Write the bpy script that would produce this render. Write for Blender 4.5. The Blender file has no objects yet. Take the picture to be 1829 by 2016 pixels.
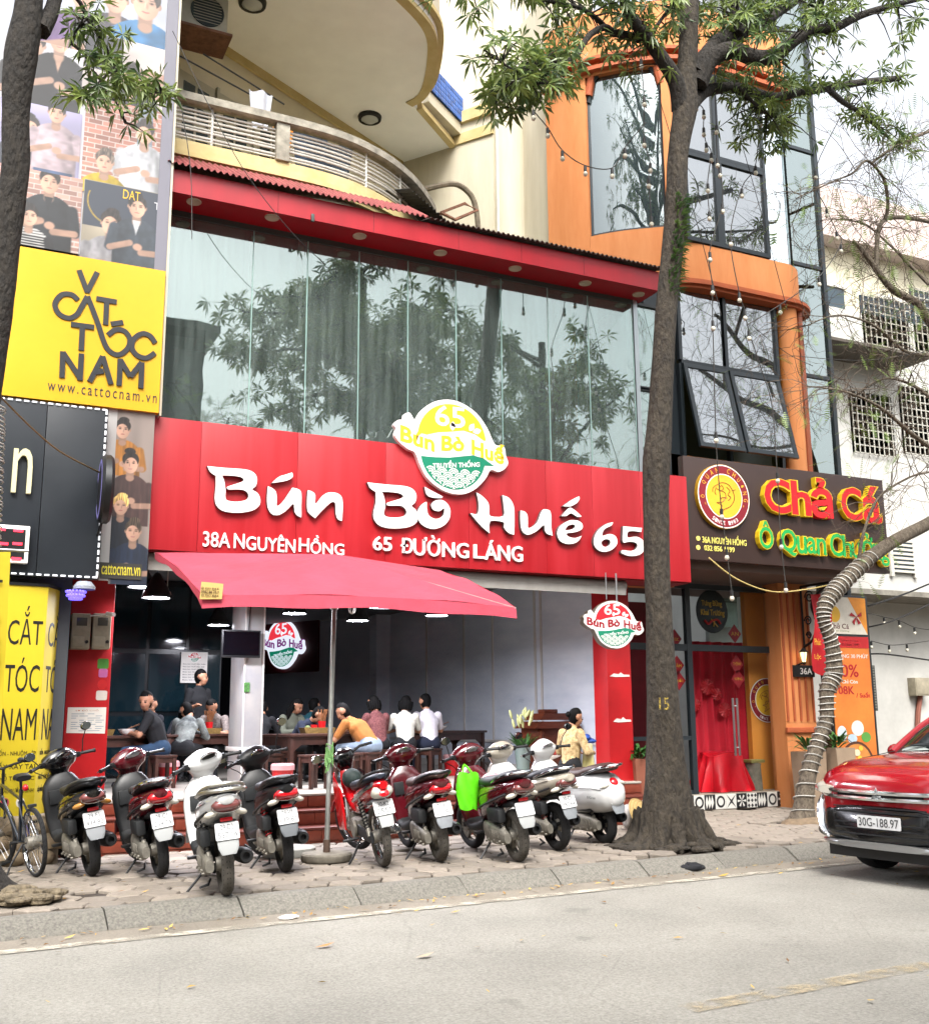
import bpy, bmesh, math, random
import numpy as np
from mathutils import Vector, Matrix, Euler
random.seed(7); np.random.seed(7)
R = math.radians
scene = bpy.context.scene
COL = scene.collection

# ---------------------------------------------------------------- camera
CAM_Z, PITCH, YAW, ROLL, FOC = 1.33, R(11.1), R(26.1), R(-.43), 1.15
cd = bpy.data.cameras.new('camera'); cam = bpy.data.objects.new('camera', cd); COL.objects.link(cam)
cd.sensor_fit = 'HORIZONTAL'; cd.sensor_width = 36; cd.lens = 36*FOC; cd.clip_start = .05; cd.clip_end = 900
_fw = Vector((math.sin(YAW)*math.cos(PITCH), math.cos(YAW)*math.cos(PITCH), math.sin(PITCH)))
_rt = Vector((math.cos(YAW), -math.sin(YAW), 0)); _up = _rt.cross(_fw)
_r2 = _rt*math.cos(ROLL) + _up*math.sin(ROLL); _u2 = -_rt*math.sin(ROLL) + _up*math.cos(ROLL)
mw = Matrix((( _r2.x, _u2.x, -_fw.x, 0), (_r2.y, _u2.y, -_fw.y, 0), (_r2.z, _u2.z, -_fw.z, CAM_Z), (0, 0, 0, 1)))
cam.matrix_world = mw
scene.camera = cam

# ---------------------------------------------------------------- sky, sun, exposure (bright overcast)
SUN_EL, SUN_AZ = R(52), R(200)          # azimuth of the sun measured from +Y clockwise
world = bpy.data.worlds.new('World'); scene.world = world; world.use_nodes = True
nt = world.node_tree; nt.nodes.clear()
sky = nt.nodes.new('ShaderNodeTexSky'); sky.sky_type = 'NISHITA'; sky.sun_disc = False
sky.sun_elevation = SUN_EL; sky.sun_rotation = SUN_AZ; sky.dust_density = 6; sky.air_density = 1.2; sky.ozone_density = 1.0
hs = nt.nodes.new('ShaderNodeHueSaturation'); hs.inputs['Saturation'].default_value = .22
bg = nt.nodes.new('ShaderNodeBackground'); bg.inputs['Strength'].default_value = .14
ow = nt.nodes.new('ShaderNodeOutputWorld')
nt.links.new(sky.outputs[0], hs.inputs['Color']); nt.links.new(hs.outputs[0], bg.inputs['Color']); nt.links.new(bg.outputs[0], ow.inputs[0])
sd = bpy.data.lights.new('sun', 'SUN'); sd.energy = 1.2; sd.angle = R(25); sd.color = (1, .96, .9)
sun = bpy.data.objects.new('sun', sd); COL.objects.link(sun)
_sd = Vector((math.sin(SUN_AZ)*math.cos(SUN_EL), math.cos(SUN_AZ)*math.cos(SUN_EL), math.sin(SUN_EL)))
sun.rotation_euler = (-_sd).to_track_quat('-Z', 'Y').to_euler()
vs = scene.view_settings; vs.view_transform = 'Standard'; vs.look = 'None'; vs.gamma = 1; vs.exposure = 1.78
vs.use_curve_mapping = False
cy = scene.cycles; cy.use_denoising = True; cy.max_bounces = 8; cy.diffuse_bounces = 4; cy.glossy_bounces = 4
cy.transparent_max_bounces = 12; cy.transmission_bounces = 4; cy.caustics_reflective = False; cy.caustics_refractive = False

# ---------------------------------------------------------------- helpers
VW, VH = 1829., 2016.
def at(u, v, X=None, Y=None, Z=None):
    """a point of the photograph carried out to a plane of the place (facade, floor, wall)"""
    d = _r2*((u-VW/2)/(FOC*VW)) - _u2*((v-VH/2)/(FOC*VW)) + _fw
    t = X/d.x if X is not None else Y/d.y if Y is not None else (Z-CAM_Z)/d.z
    return Vector((t*d.x, t*d.y, CAM_Z+t*d.z))

def lin(h):
    if not isinstance(h, str): return tuple(h)
    h = h.lstrip('#'); o = []
    for i in (0, 2, 4):
        c = int(h[i:i+2], 16)/255.
        o.append(c/12.92 if c <= .04045 else ((c+.055)/1.055)**2.4)
    return tuple(o)

MATS = {}
def M(key, c='#888888', rough=.6, metal=0., var=.0, vs=6., bump=0., bs=50., coat=0., emit=0., spec=.5, stretch=None, rnd=0., detail=4., c2=None, trans=0., ior=1.45, bdist=.01):
    if key in MATS: return MATS[key]
    m = bpy.data.materials.new(key); m.use_nodes = True; n = m.node_tree; p = n.nodes['Principled BSDF']; L = n.links.new
    c = lin(c); p.inputs['Roughness'].default_value = rough; p.inputs['Metallic'].default_value = metal
    p.inputs['Specular IOR Level'].default_value = spec; p.inputs['Coat Weight'].default_value = coat; p.inputs['Coat Roughness'].default_value = .06
    p.inputs['IOR'].default_value = ior; p.inputs['Transmission Weight'].default_value = trans
    p.inputs['Base Color'].default_value = (*c, 1)
    tc = mp = None
    if var or bump or c2:
        tc = n.nodes.new('ShaderNodeTexCoord'); mp = n.nodes.new('ShaderNodeMapping'); L(tc.outputs['Object'], mp.inputs[0])
        if stretch: mp.inputs['Scale'].default_value = stretch
    out = None
    if var or c2:
        nz = n.nodes.new('ShaderNodeTexNoise'); nz.inputs['Scale'].default_value = vs; nz.inputs['Detail'].default_value = detail; nz.inputs['Roughness'].default_value = .65
        L(mp.outputs[0], nz.inputs['Vector'])
        mr = n.nodes.new('ShaderNodeMapRange'); mr.inputs[1].default_value = .3; mr.inputs[2].default_value = .7; L(nz.outputs[0], mr.inputs[0])
        mx = n.nodes.new('ShaderNodeMix'); mx.data_type = 'RGBA'; L(mr.outputs[0], mx.inputs[0])
        hi = lin(c2) if c2 else tuple(min(1, x*(1+var)) for x in c); lo = c if c2 else tuple(x*(1-var) for x in c)
        mx.inputs[6].default_value = (*lo, 1); mx.inputs[7].default_value = (*hi, 1); out = mx.outputs[2]
        rr = n.nodes.new('ShaderNodeMapRange'); rr.inputs[3].default_value = max(.02, rough-.08); rr.inputs[4].default_value = min(1, rough+.1); L(nz.outputs[0], rr.inputs[0]); L(rr.outputs[0], p.inputs['Roughness'])
    if rnd:
        oi = n.nodes.new('ShaderNodeObjectInfo'); mr = n.nodes.new('ShaderNodeMapRange'); mr.inputs[3].default_value = 1-rnd; mr.inputs[4].default_value = 1+rnd; L(oi.outputs['Random'], mr.inputs[0])
        h2 = n.nodes.new('ShaderNodeHueSaturation'); L(mr.outputs[0], h2.inputs['Value'])
        if out: L(out, h2.inputs['Color'])
        else: h2.inputs['Color'].default_value = (*c, 1)
        out = h2.outputs[0]
    if out: L(out, p.inputs['Base Color'])
    if bump:
        nb = n.nodes.new('ShaderNodeTexNoise'); nb.inputs['Scale'].default_value = bs; nb.inputs['Detail'].default_value = 5; L(mp.outputs[0], nb.inputs['Vector'])
        bp = n.nodes.new('ShaderNodeBump'); bp.inputs['Strength'].default_value = bump; bp.inputs['Distance'].default_value = bdist; L(nb.outputs[0], bp.inputs['Height']); L(bp.outputs[0], p.inputs['Normal'])
    if emit:
        p.inputs['Emission Color'].default_value = (*c, 1); p.inputs['Emission Strength'].default_value = emit
    MATS[key] = m
    return m

def glass_mat(key, tint, refl=.3, rough=.01, gtint=(.9, .96, .95), wob=0., haze=0., hc=(.4,.5,.48), ior=1.5):
    """coated window glass: part mirror, part see-through"""
    if key in MATS: return MATS[key]
    m = bpy.data.materials.new(key); m.use_nodes = True; n = m.node_tree; n.nodes.clear(); L = n.links.new
    g = n.nodes.new('ShaderNodeBsdfGlossy'); g.inputs['Color'].default_value = (*gtint, 1); g.inputs['Roughness'].default_value = rough
    t = n.nodes.new('ShaderNodeBsdfTransparent'); t.inputs['Color'].default_value = (*tint, 1)
    fr = n.nodes.new('ShaderNodeFresnel'); fr.inputs['IOR'].default_value = ior
    ad = n.nodes.new('ShaderNodeMath'); ad.operation = 'ADD'; ad.use_clamp = True; ad.inputs[1].default_value = refl; L(fr.outputs[0], ad.inputs[0])
    mx = n.nodes.new('ShaderNodeMixShader'); o = n.nodes.new('ShaderNodeOutputMaterial')
    L(ad.outputs[0], mx.inputs[0]); L(t.outputs[0], mx.inputs[1]); L(g.outputs[0], mx.inputs[2]); L(mx.outputs[0], o.inputs[0])
    if haze:      # added diffuse veil brightening dark panes like light from the rooms, in streaks
        df = n.nodes.new('ShaderNodeBsdfDiffuse'); df.inputs['Color'].default_value = (*hc, 1); tc = n.nodes.new('ShaderNodeTexCoord'); mp = n.nodes.new('ShaderNodeMapping'); mp.inputs['Scale'].default_value = (9,1,.5); L(tc.outputs['Object'], mp.inputs[0])
        nz = n.nodes.new('ShaderNodeTexNoise'); nz.inputs['Scale'].default_value = 1.6; nz.inputs['Detail'].default_value = 6; L(mp.outputs[0], nz.inputs['Vector']); rg_ = n.nodes.new('ShaderNodeMapRange'); rg_.inputs[1].default_value = .3; rg_.inputs[2].default_value = .75; rg_.inputs[3].default_value = haze*.55; rg_.inputs[4].default_value = haze*1.6; L(nz.outputs[0], rg_.inputs[0])
        m2 = n.nodes.new('ShaderNodeMixShader'); L(rg_.outputs[0], m2.inputs[0]); L(mx.outputs[0], m2.inputs[1]); L(df.outputs[0], m2.inputs[2]); L(m2.outputs[0], o.inputs[0])
    if wob:
        tc = n.nodes.new('ShaderNodeTexCoord'); nz = n.nodes.new('ShaderNodeTexNoise'); nz.inputs['Scale'].default_value = 1.3; L(tc.outputs['Object'], nz.inputs['Vector'])
        bp = n.nodes.new('ShaderNodeBump'); bp.inputs['Strength'].default_value = wob; bp.inputs['Distance'].default_value = .02; L(nz.outputs[0], bp.inputs['Height']); L(bp.outputs[0], g.inputs['Normal'])
    MATS[key] = m
    return m

class MB:
    """collects geometry for ONE mesh object"""
    def __init__(s): s.v = []; s.f = []; s.m = []; s.mi = 0; s.T = None
    def add(s, vs, fs):
        b = len(s.v)
        for p in vs:
            p = Vector(p); s.v.append(tuple(s.T @ p) if s.T else tuple(p))
        for f in fs: s.f.append(tuple(b+i for i in f)); s.m.append(s.mi)
        return s
    def box(s, a, b):
        x0, y0, z0 = (min(a[i], b[i]) for i in range(3)); x1, y1, z1 = (max(a[i], b[i]) for i in range(3))
        return s.add([(x0,y0,z0),(x1,y0,z0),(x1,y1,z0),(x0,y1,z0),(x0,y0,z1),(x1,y0,z1),(x1,y1,z1),(x0,y1,z1)],
                     [(0,3,2,1),(4,5,6,7),(0,1,5,4),(1,2,6,5),(2,3,7,6),(3,0,4,7)])
    def cbox(s, a, b, r):
        """box with chamfered edges"""
        bm = bmesh.new(); bmesh.ops.create_cube(bm, size=1)
        c = [(a[i]+b[i])/2 for i in range(3)]; d = [abs(b[i]-a[i]) for i in range(3)]
        for v in bm.verts: v.co = Vector((c[i]+v.co[i]*d[i] for i in range(3)))
        bmesh.ops.bevel(bm, geom=bm.edges[:], offset=min(r, min(d)*.45), segments=2, affect='EDGES', profile=.6)
        bm.verts.index_update()
        s.add([v.co.copy() for v in bm.verts], [[v.index for v in f.verts] for f in bm.faces]); bm.free()
        return s
    def quad(s, a, b, c, d): return s.add([a, b, c, d], [(0,1,2,3)])
    def tube(s, pts, rad, n=8, caps=True, closed=False):
        pts = [Vector(p) for p in pts]; N = len(pts)
        if not hasattr(rad, '__len__'): rad = [rad]*N
        vs = []; fs = []; ref = None
        for i, p in enumerate(pts):
            if closed: d = pts[(i+1) % N] - pts[i-1]
            else: d = pts[min(i+1, N-1)] - pts[max(i-1, 0)]
            if d.length < 1e-9: d = Vector((0,0,1))
            d.normalize()
            if ref is None: ref = d.orthogonal().normalized()
            ref = ref - d*ref.dot(d)
            if ref.length < 1e-6: ref = d.orthogonal()
            ref.normalize(); w = d.cross(ref)
            for k in range(n):
                a = 2*math.pi*k/n; vs.append(p + (ref*math.cos(a) + w*math.sin(a))*rad[i])
        for i in range(N if closed else N-1):
            j = (i+1) % N
            for k in range(n):
                q = (k+1) % n; fs.append((i*n+k, i*n+q, j*n+q, j*n+k))
        if caps and not closed: fs.append(tuple(range(n-1, -1, -1))); fs.append(tuple((N-1)*n+k for k in range(n)))
        return s.add(vs, fs)
    def cyl(s, p0, p1, r, r1=None, n=16): return s.tube([p0, p1], [r, r if r1 is None else r1], n)
    def lathe(s, prof, n=24, T=None, ang=None):
        """(radius, height) profile spun about z of T"""
        T = T or Matrix.Identity(4); full = ang is None; A = 2*math.pi if full else ang
        cols = n if full else n+1; vs = []; fs = []
        for r, z in prof:
            for k in range(cols):
                a = A*k/n; vs.append(T @ Vector((r*math.cos(a), r*math.sin(a), z)))
        for i in range(len(prof)-1):
            for k in range(n):
                q = (k+1) % cols; fs.append((i*cols+k, i*cols+q, (i+1)*cols+q, (i+1)*cols+k))
        return s.add(vs, fs)
    def ball(s, c, r, nu=14, nv=9, T=None):
        if not hasattr(r, '__len__'): r = (r, r, r)
        vs = []; fs = []; T = T or Matrix.Identity(4); c = Vector(c)
        for j in range(1, nv):
            th = math.pi*j/nv
            for k in range(nu):
                a = 2*math.pi*k/nu; vs.append(c + T @ Vector((r[0]*math.sin(th)*math.cos(a), r[1]*math.sin(th)*math.sin(a), r[2]*math.cos(th))))
        vs.append(c + T @ Vector((0,0,r[2]))); vs.append(c + T @ Vector((0,0,-r[2]))); t = len(vs)-2
        for j in range(nv-2):
            for k in range(nu):
                q = (k+1) % nu; fs.append((j*nu+k, (j+1)*nu+k, (j+1)*nu+q, j*nu+q))
        for k in range(nu):
            q = (k+1) % nu; fs.append((t, k, q)); fs.append((t+1, (nv-2)*nu+q, (nv-2)*nu+k))
        return s.add(vs, fs)
    def prism(s, poly, d0, d1, O=(0,0,0), U=(1,0,0), V=(0,0,1), N=(0,-1,0)):
        """outline in the U,V plane pushed from d0 to d1 along N"""
        O, U, V, N = map(Vector, (O, U, V, N)); n = len(poly)
        ar = sum(poly[i][0]*poly[(i+1) % n][1] - poly[(i+1) % n][0]*poly[i][1] for i in range(n))
        if (ar < 0) != (U.cross(V).dot(N) < 0): poly = poly[::-1]
        vs = [O + U*x + V*y + N*d0 for x, y in poly] + [O + U*x + V*y + N*d1 for x, y in poly]
        fs = [tuple(range(n-1, -1, -1)), tuple(range(n, 2*n))] + [(i, (i+1) % n, n+(i+1) % n, n+i) for i in range(n)]
        return s.add(vs, fs)
    def loft(s, secs, n=16, caps=True):
        """rings along x: (x, yc, zc, half width, half height up, half height down, squareness)"""
        vs = []; fs = []
        for (x, yc, zc, w, hu, hd, e) in secs:
            for k in range(n):
                a = 2*math.pi*k/n; ca, sa = math.cos(a), math.sin(a)
                y = math.copysign(abs(ca)**(2/e), ca)*w; z = math.copysign(abs(sa)**(2/e), sa)*(hu if sa > 0 else hd)
                vs.append((x, yc+y, zc+z))
        for i in range(len(secs)-1):
            for k in range(n):
                q = (k+1) % n; fs.append((i*n+k, i*n+q, (i+1)*n+q, (i+1)*n+k))
        if caps: fs.append(tuple(range(n-1, -1, -1))); fs.append(tuple((len(secs)-1)*n+k for k in range(n)))
        return s.add(vs, fs)
    def grid(s, fn, nu, nv):
        vs = [fn(i/nu, j/nv) for j in range(nv+1) for i in range(nu+1)]
        fs = [(j*(nu+1)+i, j*(nu+1)+i+1, (j+1)*(nu+1)+i+1, (j+1)*(nu+1)+i) for j in range(nv) for i in range(nu)]
        return s.add(vs, fs)
    def mesh(s, name, mats, smooth=35):
        nv_ = len(s.v); s.f, s.m = (lambda k: ([f for f, ok in zip(s.f, k) if ok], [m_ for m_, ok in zip(s.m, k) if ok]))([max(f) < nv_ and len(f) > 2 for f in s.f])
        me = bpy.data.meshes.new(name); me.from_pydata(s.v, [], s.f)
        mats = mats if isinstance(mats, (list, tuple)) else [mats]
        for m in mats: me.materials.append(m)
        if len(mats) > 1: me.polygons.foreach_set('material_index', s.m)
        if smooth:
            me.polygons.foreach_set('use_smooth', [True]*len(me.polygons)); me.set_sharp_from_angle(angle=R(smooth))
        me.update()
        return me

def tag(o, label=None, cat=None, group=None, kind=None):
    if label: o['label'] = label
    if cat: o['category'] = cat
    if group: o['group'] = group
    if kind: o['kind'] = kind
    return o
INV = {}
def put(name, me, parent=None):
    o = bpy.data.objects.new(name, me); COL.objects.link(o)
    if parent:
        o.parent = parent
        if parent.name in INV: o.matrix_parent_inverse = INV[parent.name]
    return o
def obj(name, mb, mats, parent=None, smooth=35): return put(name, mb.mesh(name, mats, smooth), parent)
def thing(name, label, cat, loc=(0,0,0), rot=(0,0,0), group=None, local=False):
    """an Empty at the thing's base; parts are given in world coordinates unless local"""
    o = bpy.data.objects.new(name, None); COL.objects.link(o); o.location = loc; o.rotation_euler = rot; o.empty_display_size = .1
    if not local: INV[o.name] = (Matrix.Translation(Vector(loc)) @ Euler(rot).to_matrix().to_4x4()).inverted()
    return tag(o, label, cat, group)
def struct(name, mb, mats, smooth=35): return tag(obj(name, mb, mats, None, smooth), kind='structure')
def dup(root, parent=None):
    c = root.copy(); COL.objects.link(c)
    if parent: c.parent = parent
    for ch in list(root.children): dup(ch, c)
    return c

_tc = {}
def glyphs(txt, bold=0., space=1., shear=0.):
    """outline of a line of lettering as flat triangles in a 1 x 1 box, with its own aspect"""
    k = (txt, bold, space, shear)
    if k in _tc: return _tc[k]
    cu = bpy.data.curves.new('t', 'FONT'); cu.body = txt; cu.offset = bold; cu.space_character = space; cu.shear = shear; cu.resolution_u = 3; cu.fill_mode = 'FRONT'
    ob = bpy.data.objects.new('t', cu); me = ob.to_mesh()
    vs = [(v.co.x, v.co.y) for v in me.vertices]; fs = [tuple(p.vertices) for p in me.polygons]
    ob.to_mesh_clear(); bpy.data.objects.remove(ob); bpy.data.curves.remove(cu)
    x0 = min(v[0] for v in vs); x1 = max(v[0] for v in vs); y0 = min(v[1] for v in vs); y1 = max(v[1] for v in vs)
    r = ([((x-x0)/(x1-x0), (y-y0)/(y1-y0)) for x, y in vs], fs, (x1-x0)/(y1-y0)); _tc[k] = r
    return r
def extrude_tris(mb, pts, fs, depth, O, U, V, N, back=0.):
    """flat faces pts/fs (world-size 2D) raised off the plane as a solid"""
    O, U, V, N = map(Vector, (O, U, V, N)); n = len(pts)
    flip = U.cross(V).dot(N) < 0
    fr = [O + U*x + V*y + N*depth for x, y in pts]
    cnt = {}
    F = []
    for f in fs:
        a = sum(pts[f[i]][0]*pts[f[(i+1) % len(f)]][1] - pts[f[(i+1) % len(f)]][0]*pts[f[i]][1] for i in range(len(f)))
        if (a < 0) != flip: f = f[::-1]
        F.append(tuple(f))
        for i in range(len(f)): cnt[(f[i], f[(i+1) % len(f)])] = 1
    if depth-back > .0025:
        bk = [O + U*x + V*y + N*back for x, y in pts]
        sd = [(b, a, a+n, b+n) for (a, b) in cnt if (b, a) not in cnt]
        return mb.add(fr+bk, F+sd)
    return mb.add(fr, F)
FX = ((1,0,0), (0,0,1), (0,-1,0))        # a street-facing plane: right, up, outward
def letter(name, txt, O, w, h, mat, parent=None, depth=.004, axes=FX, bold=0., space=1., shear=0., warp=None):
    """lettering whose lower left corner is O, w wide, h tall"""
    p, f, asp = glyphs(txt, bold, space, shear)
    if w is None: w = h*asp
    pts = [(x*w, y*h) for x, y in p]
    if warp: pts = [warp(x, y) for x, y in pts]
    mb = MB(); extrude_tris(mb, pts, f, depth, O, *axes)
    return obj(name, mb, mat, parent, 0)
def pbox(u0, v0, u1, v1, Y):
    """pixel box -> lower left corner, width and height on the plane Y"""
    um, vm = (u0+u1)/2, (v0+v1)/2
    a, b = at(u0, vm, Y=Y), at(u1, vm, Y=Y); t, q = at(um, v0, Y=Y), at(um, v1, Y=Y)
    return Vector((a.x, Y, q.z)), b.x-a.x, t.z-q.z
def ellipse(cx, cy, rx, ry, n=28, a0=0., a1=2*math.pi): return [(cx+rx*math.cos(a0+(a1-a0)*i/n), cy+ry*math.sin(a0+(a1-a0)*i/n)) for i in range(n if abs(a1-a0) > 6.28 else n+1)]
def rrect(x0, y0, x1, y1, r, n=4):
    o = []
    for cx, cy, a in ((x1-r, y1-r, 0), (x0+r, y1-r, 90), (x0+r, y0+r, 180), (x1-r, y0+r, 270)):
        o += [(cx+r*math.cos(R(a+90*i/n)), cy+r*math.sin(R(a+90*i/n))) for i in range(n+1)]
    return o
def spl(pts, n=6, closed=False):
    """smooth curve through points (Catmull-Rom)"""
    P = [Vector(p) for p in pts]; N = len(P); o = []
    for i in range(N if closed else N-1):
        if closed: a, b, c, d = P[i-1], P[i], P[(i+1) % N], P[(i+2) % N]
        else: a, b, c, d = P[max(i-1, 0)], P[i], P[i+1], P[min(i+2, N-1)]
        for k in range(n):
            t = k/n; o.append(.5*((2*b) + (c-a)*t + (2*a-5*b+4*c-d)*t*t + (3*b-a-3*c+d)*t**3))
    if not closed: o.append(P[-1])
    return o

# ================================================================ THE GROUND
ZR = -.13
def asphalt(key, base, lightc):
    m = bpy.data.materials.new(key); m.use_nodes = True; n = m.node_tree; L = n.links.new; p = n.nodes['Principled BSDF']
    tc = n.nodes.new('ShaderNodeTexCoord')
    a = n.nodes.new('ShaderNodeTexNoise'); a.inputs['Scale'].default_value = 48; a.inputs['Detail'].default_value = 5; a.inputs['Roughness'].default_value = .8; L(tc.outputs['Object'], a.inputs['Vector'])
    b = n.nodes.new('ShaderNodeTexNoise'); b.inputs['Scale'].default_value = .9; b.inputs['Detail'].default_value = 6; L(tc.outputs['Object'], b.inputs['Vector'])
    v = n.nodes.new('ShaderNodeTexVoronoi'); v.inputs['Scale'].default_value = 85; L(tc.outputs['Object'], v.inputs['Vector'])
    r1 = n.nodes.new('ShaderNodeMapRange'); r1.inputs[1].default_value = .3; r1.inputs[2].default_value = .7; L(a.outputs[0], r1.inputs[0])
    m1 = n.nodes.new('ShaderNodeMix'); m1.data_type = 'RGBA'; m1.inputs[6].default_value = (*lin(base), 1); m1.inputs[7].default_value = (*lin(lightc), 1); L(r1.outputs[0], m1.inputs[0])
    r2 = n.nodes.new('ShaderNodeMapRange'); r2.inputs[1].default_value = .3; r2.inputs[2].default_value = .7; r2.inputs[3].default_value = .84; r2.inputs[4].default_value = 1.13; L(b.outputs[0], r2.inputs[0])
    # hairline cracks and dark oil spots
    cw = n.nodes.new('ShaderNodeMapping'); nd = n.nodes.new('ShaderNodeMix'); nd.data_type = 'RGBA'; nd.inputs[0].default_value = .12; L(tc.outputs['Object'], nd.inputs[6]); L(b.outputs['Color'], nd.inputs[7])
    cv = n.nodes.new('ShaderNodeTexVoronoi'); cv.feature = 'DISTANCE_TO_EDGE'; cv.inputs['Scale'].default_value = .75; L(nd.outputs[2], cv.inputs['Vector']); cr_ = n.nodes.new('ShaderNodeMapRange'); cr_.inputs[1].default_value = .0; cr_.inputs[2].default_value = .006; cr_.inputs[3].default_value = .87; cr_.inputs[4].default_value = 1.; L(cv.outputs['Distance'], cr_.inputs[0])
    os_ = n.nodes.new('ShaderNodeTexNoise'); os_.inputs['Scale'].default_value = 2.3; os_.inputs['Detail'].default_value = 2; L(tc.outputs['Object'], os_.inputs['Vector']); om = n.nodes.new('ShaderNodeMapRange'); om.inputs[1].default_value = .66; om.inputs[2].default_value = .74; om.inputs[3].default_value = 1.; om.inputs[4].default_value = .8; L(os_.outputs[0], om.inputs[0])
    k1 = n.nodes.new('ShaderNodeMath'); k1.operation = 'MULTIPLY'; L(cr_.outputs[0], k1.inputs[0]); L(om.outputs[0], k1.inputs[1]); k2 = n.nodes.new('ShaderNodeMath'); k2.operation = 'MULTIPLY'; L(k1.outputs[0], k2.inputs[0]); L(r2.outputs[0], k2.inputs[1])
    h = n.nodes.new('ShaderNodeHueSaturation'); L(m1.outputs[2], h.inputs['Color']); L(k2.outputs[0], h.inputs['Value']); L(h.outputs[0], p.inputs['Base Color'])
    p.inputs['Roughness'].default_value = .85
    bp = n.nodes.new('ShaderNodeBump'); bp.inputs['Strength'].default_value = .55; bp.inputs['Distance'].default_value = .006; L(v.outputs['Distance'], bp.inputs['Height']); L(bp.outputs[0], p.inputs['Normal'])
    return m
mASPH = asphalt('asphalt', '#68665f', '#97948c')
mGUT = asphalt('gutter concrete', '#676158', '#857d70')
mSOIL = M('soil in the joints', '#352d26', .95, var=.35, vs=14, bump=.6, bs=40)
mGRAN = M('kerb granite', '#67645d', .8, var=.4, vs=45, bump=.35, bs=160, rnd=.09)
mPAV = M('red brown paver', '#71695f', .85, var=.22, vs=16, bump=.5, bs=90, rnd=.22, c2='#837a70')
mTERR = M('terracotta step tile', '#7c3b2b', .35, var=.25, vs=5, rnd=.08)
mTERR2 = M('terracotta nosing', '#5e2c22', .4, var=.2, vs=8)

g = MB(); g.quad((-400,-400,-.22), (400,-400,-.22), (400,400,-.22), (-400,400,-.22)); struct('ground', g, mSOIL, 0)
def worn(key, c, amt, sc):
    m = bpy.data.materials.new(key); m.use_nodes = True; n = m.node_tree; L = n.links.new; p = n.nodes['Principled BSDF']; o = n.nodes['Material Output']
    p.inputs['Base Color'].default_value = (*lin(c), 1); p.inputs['Roughness'].default_value = .8
    tc = n.nodes.new('ShaderNodeTexCoord'); a = n.nodes.new('ShaderNodeTexNoise'); a.inputs['Scale'].default_value = sc; a.inputs['Detail'].default_value = 8; a.inputs['Roughness'].default_value = .75; L(tc.outputs['Object'], a.inputs['Vector'])
    r = n.nodes.new('ShaderNodeMapRange'); r.inputs[1].default_value = amt-.12; r.inputs[2].default_value = amt+.12; L(a.outputs[0], r.inputs[0])
    t = n.nodes.new('ShaderNodeBsdfTransparent'); mx = n.nodes.new('ShaderNodeMixShader'); L(r.outputs[0], mx.inputs[0]); L(p.outputs[0], mx.inputs[1]); L(t.outputs[0], mx.inputs[2]); L(mx.outputs[0], o.inputs[0])
    return m
RA = R(4.1)
def kerb_pt(x, y, z): return (1.3+x*math.cos(RA)-y*math.sin(RA), 8.6+x*math.sin(RA)+y*math.cos(RA), z)      # along / across the kerb line
def strip(x0, x1, y0, y1, z): return MB().quad(kerb_pt(x0,y0,z), kerb_pt(x1,y0,z), kerb_pt(x1,y1,z), kerb_pt(x0,y1,z))
mLINE = worn('worn white paint', '#a8a294', .52, 5.); mYEL = worn('worn yellow paint', '#a3967c', .47, 6.)
struct('road', strip(-200, 200, -7.6, .5, ZR), mASPH, 0)
struct('gutter', strip(-60, 60, -.62, .1, ZR+.004), mGUT, 0)
rm = thing('road_marking', 'worn white edge line painted along the kerb', 'road marking', (5, 8.1, ZR)); rm['kind'] = 'structure'
obj('edge_line', strip(-60, 60, -.66, -.53, ZR+.008), mLINE, rm, 0)
rm = thing('road_marking', 'faded yellow dashes along the middle of the road', 'road marking', (4.4, 4.8, ZR)); rm['kind'] = 'structure'
for x in (-4.0, 2.0, 8.0, 14.): obj('dash', strip(x, x+1.95, -4.06, -3.9, ZR+.006), mYEL, rm, 0)

# far side pavement (behind the photographer)
g = MB(); g.box((-60,-6,-.2), (60,1.1,0)); struct('far_pavement', g, M('far pavement', '#8d857b', .9, var=.2, vs=2), 0)

# kerb of bevelled granite stones
kb = bpy.data.objects.new('kerb', None); COL.objects.link(kb); kb['kind'] = 'structure'; kb.location = (1.3, 8.6, 0); kb.rotation_euler = (0, 0, RA)
km = []
for L_ in (1.0, .96):
    b = MB(); prof = [(y_-9.1, z_) for y_, z_ in ((8.9, -.2), (8.9, -.125), (8.925, -.095), (9.06, -.012), (9.1, 0.), (9.19, 0.), (9.19, -.2))]
    n = len(prof); nx = 4; vs = []
    for i in range(nx+1):
        x = L_*i/nx
        for k, (y, z) in enumerate(prof): vs.append((x, y+random.uniform(-.006, .006), z+random.uniform(-.004, .004)))
    fs = [(i*n+k, i*n+(k+1) % n, (i+1)*n+(k+1) % n, (i+1)*n+k) for i in range(nx) for k in range(n)]
    fs += [tuple(range(n)), tuple(nx*n+k for k in range(n-1, -1, -1))]; b.add(vs, fs); km.append(b.mesh('kerb_stone', mGRAN, 40))
x = -8.0
for i in range(26):
    k = i % 2; o = put('kerb_stone', km[k], kb); o.location = (x, random.uniform(-.01, .01), random.uniform(-.008, .006)); o.rotation_euler = (random.uniform(-.01, .01), 0, random.uniform(-.006, .006)); x += (1.0, .96)[k]+.012

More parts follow.
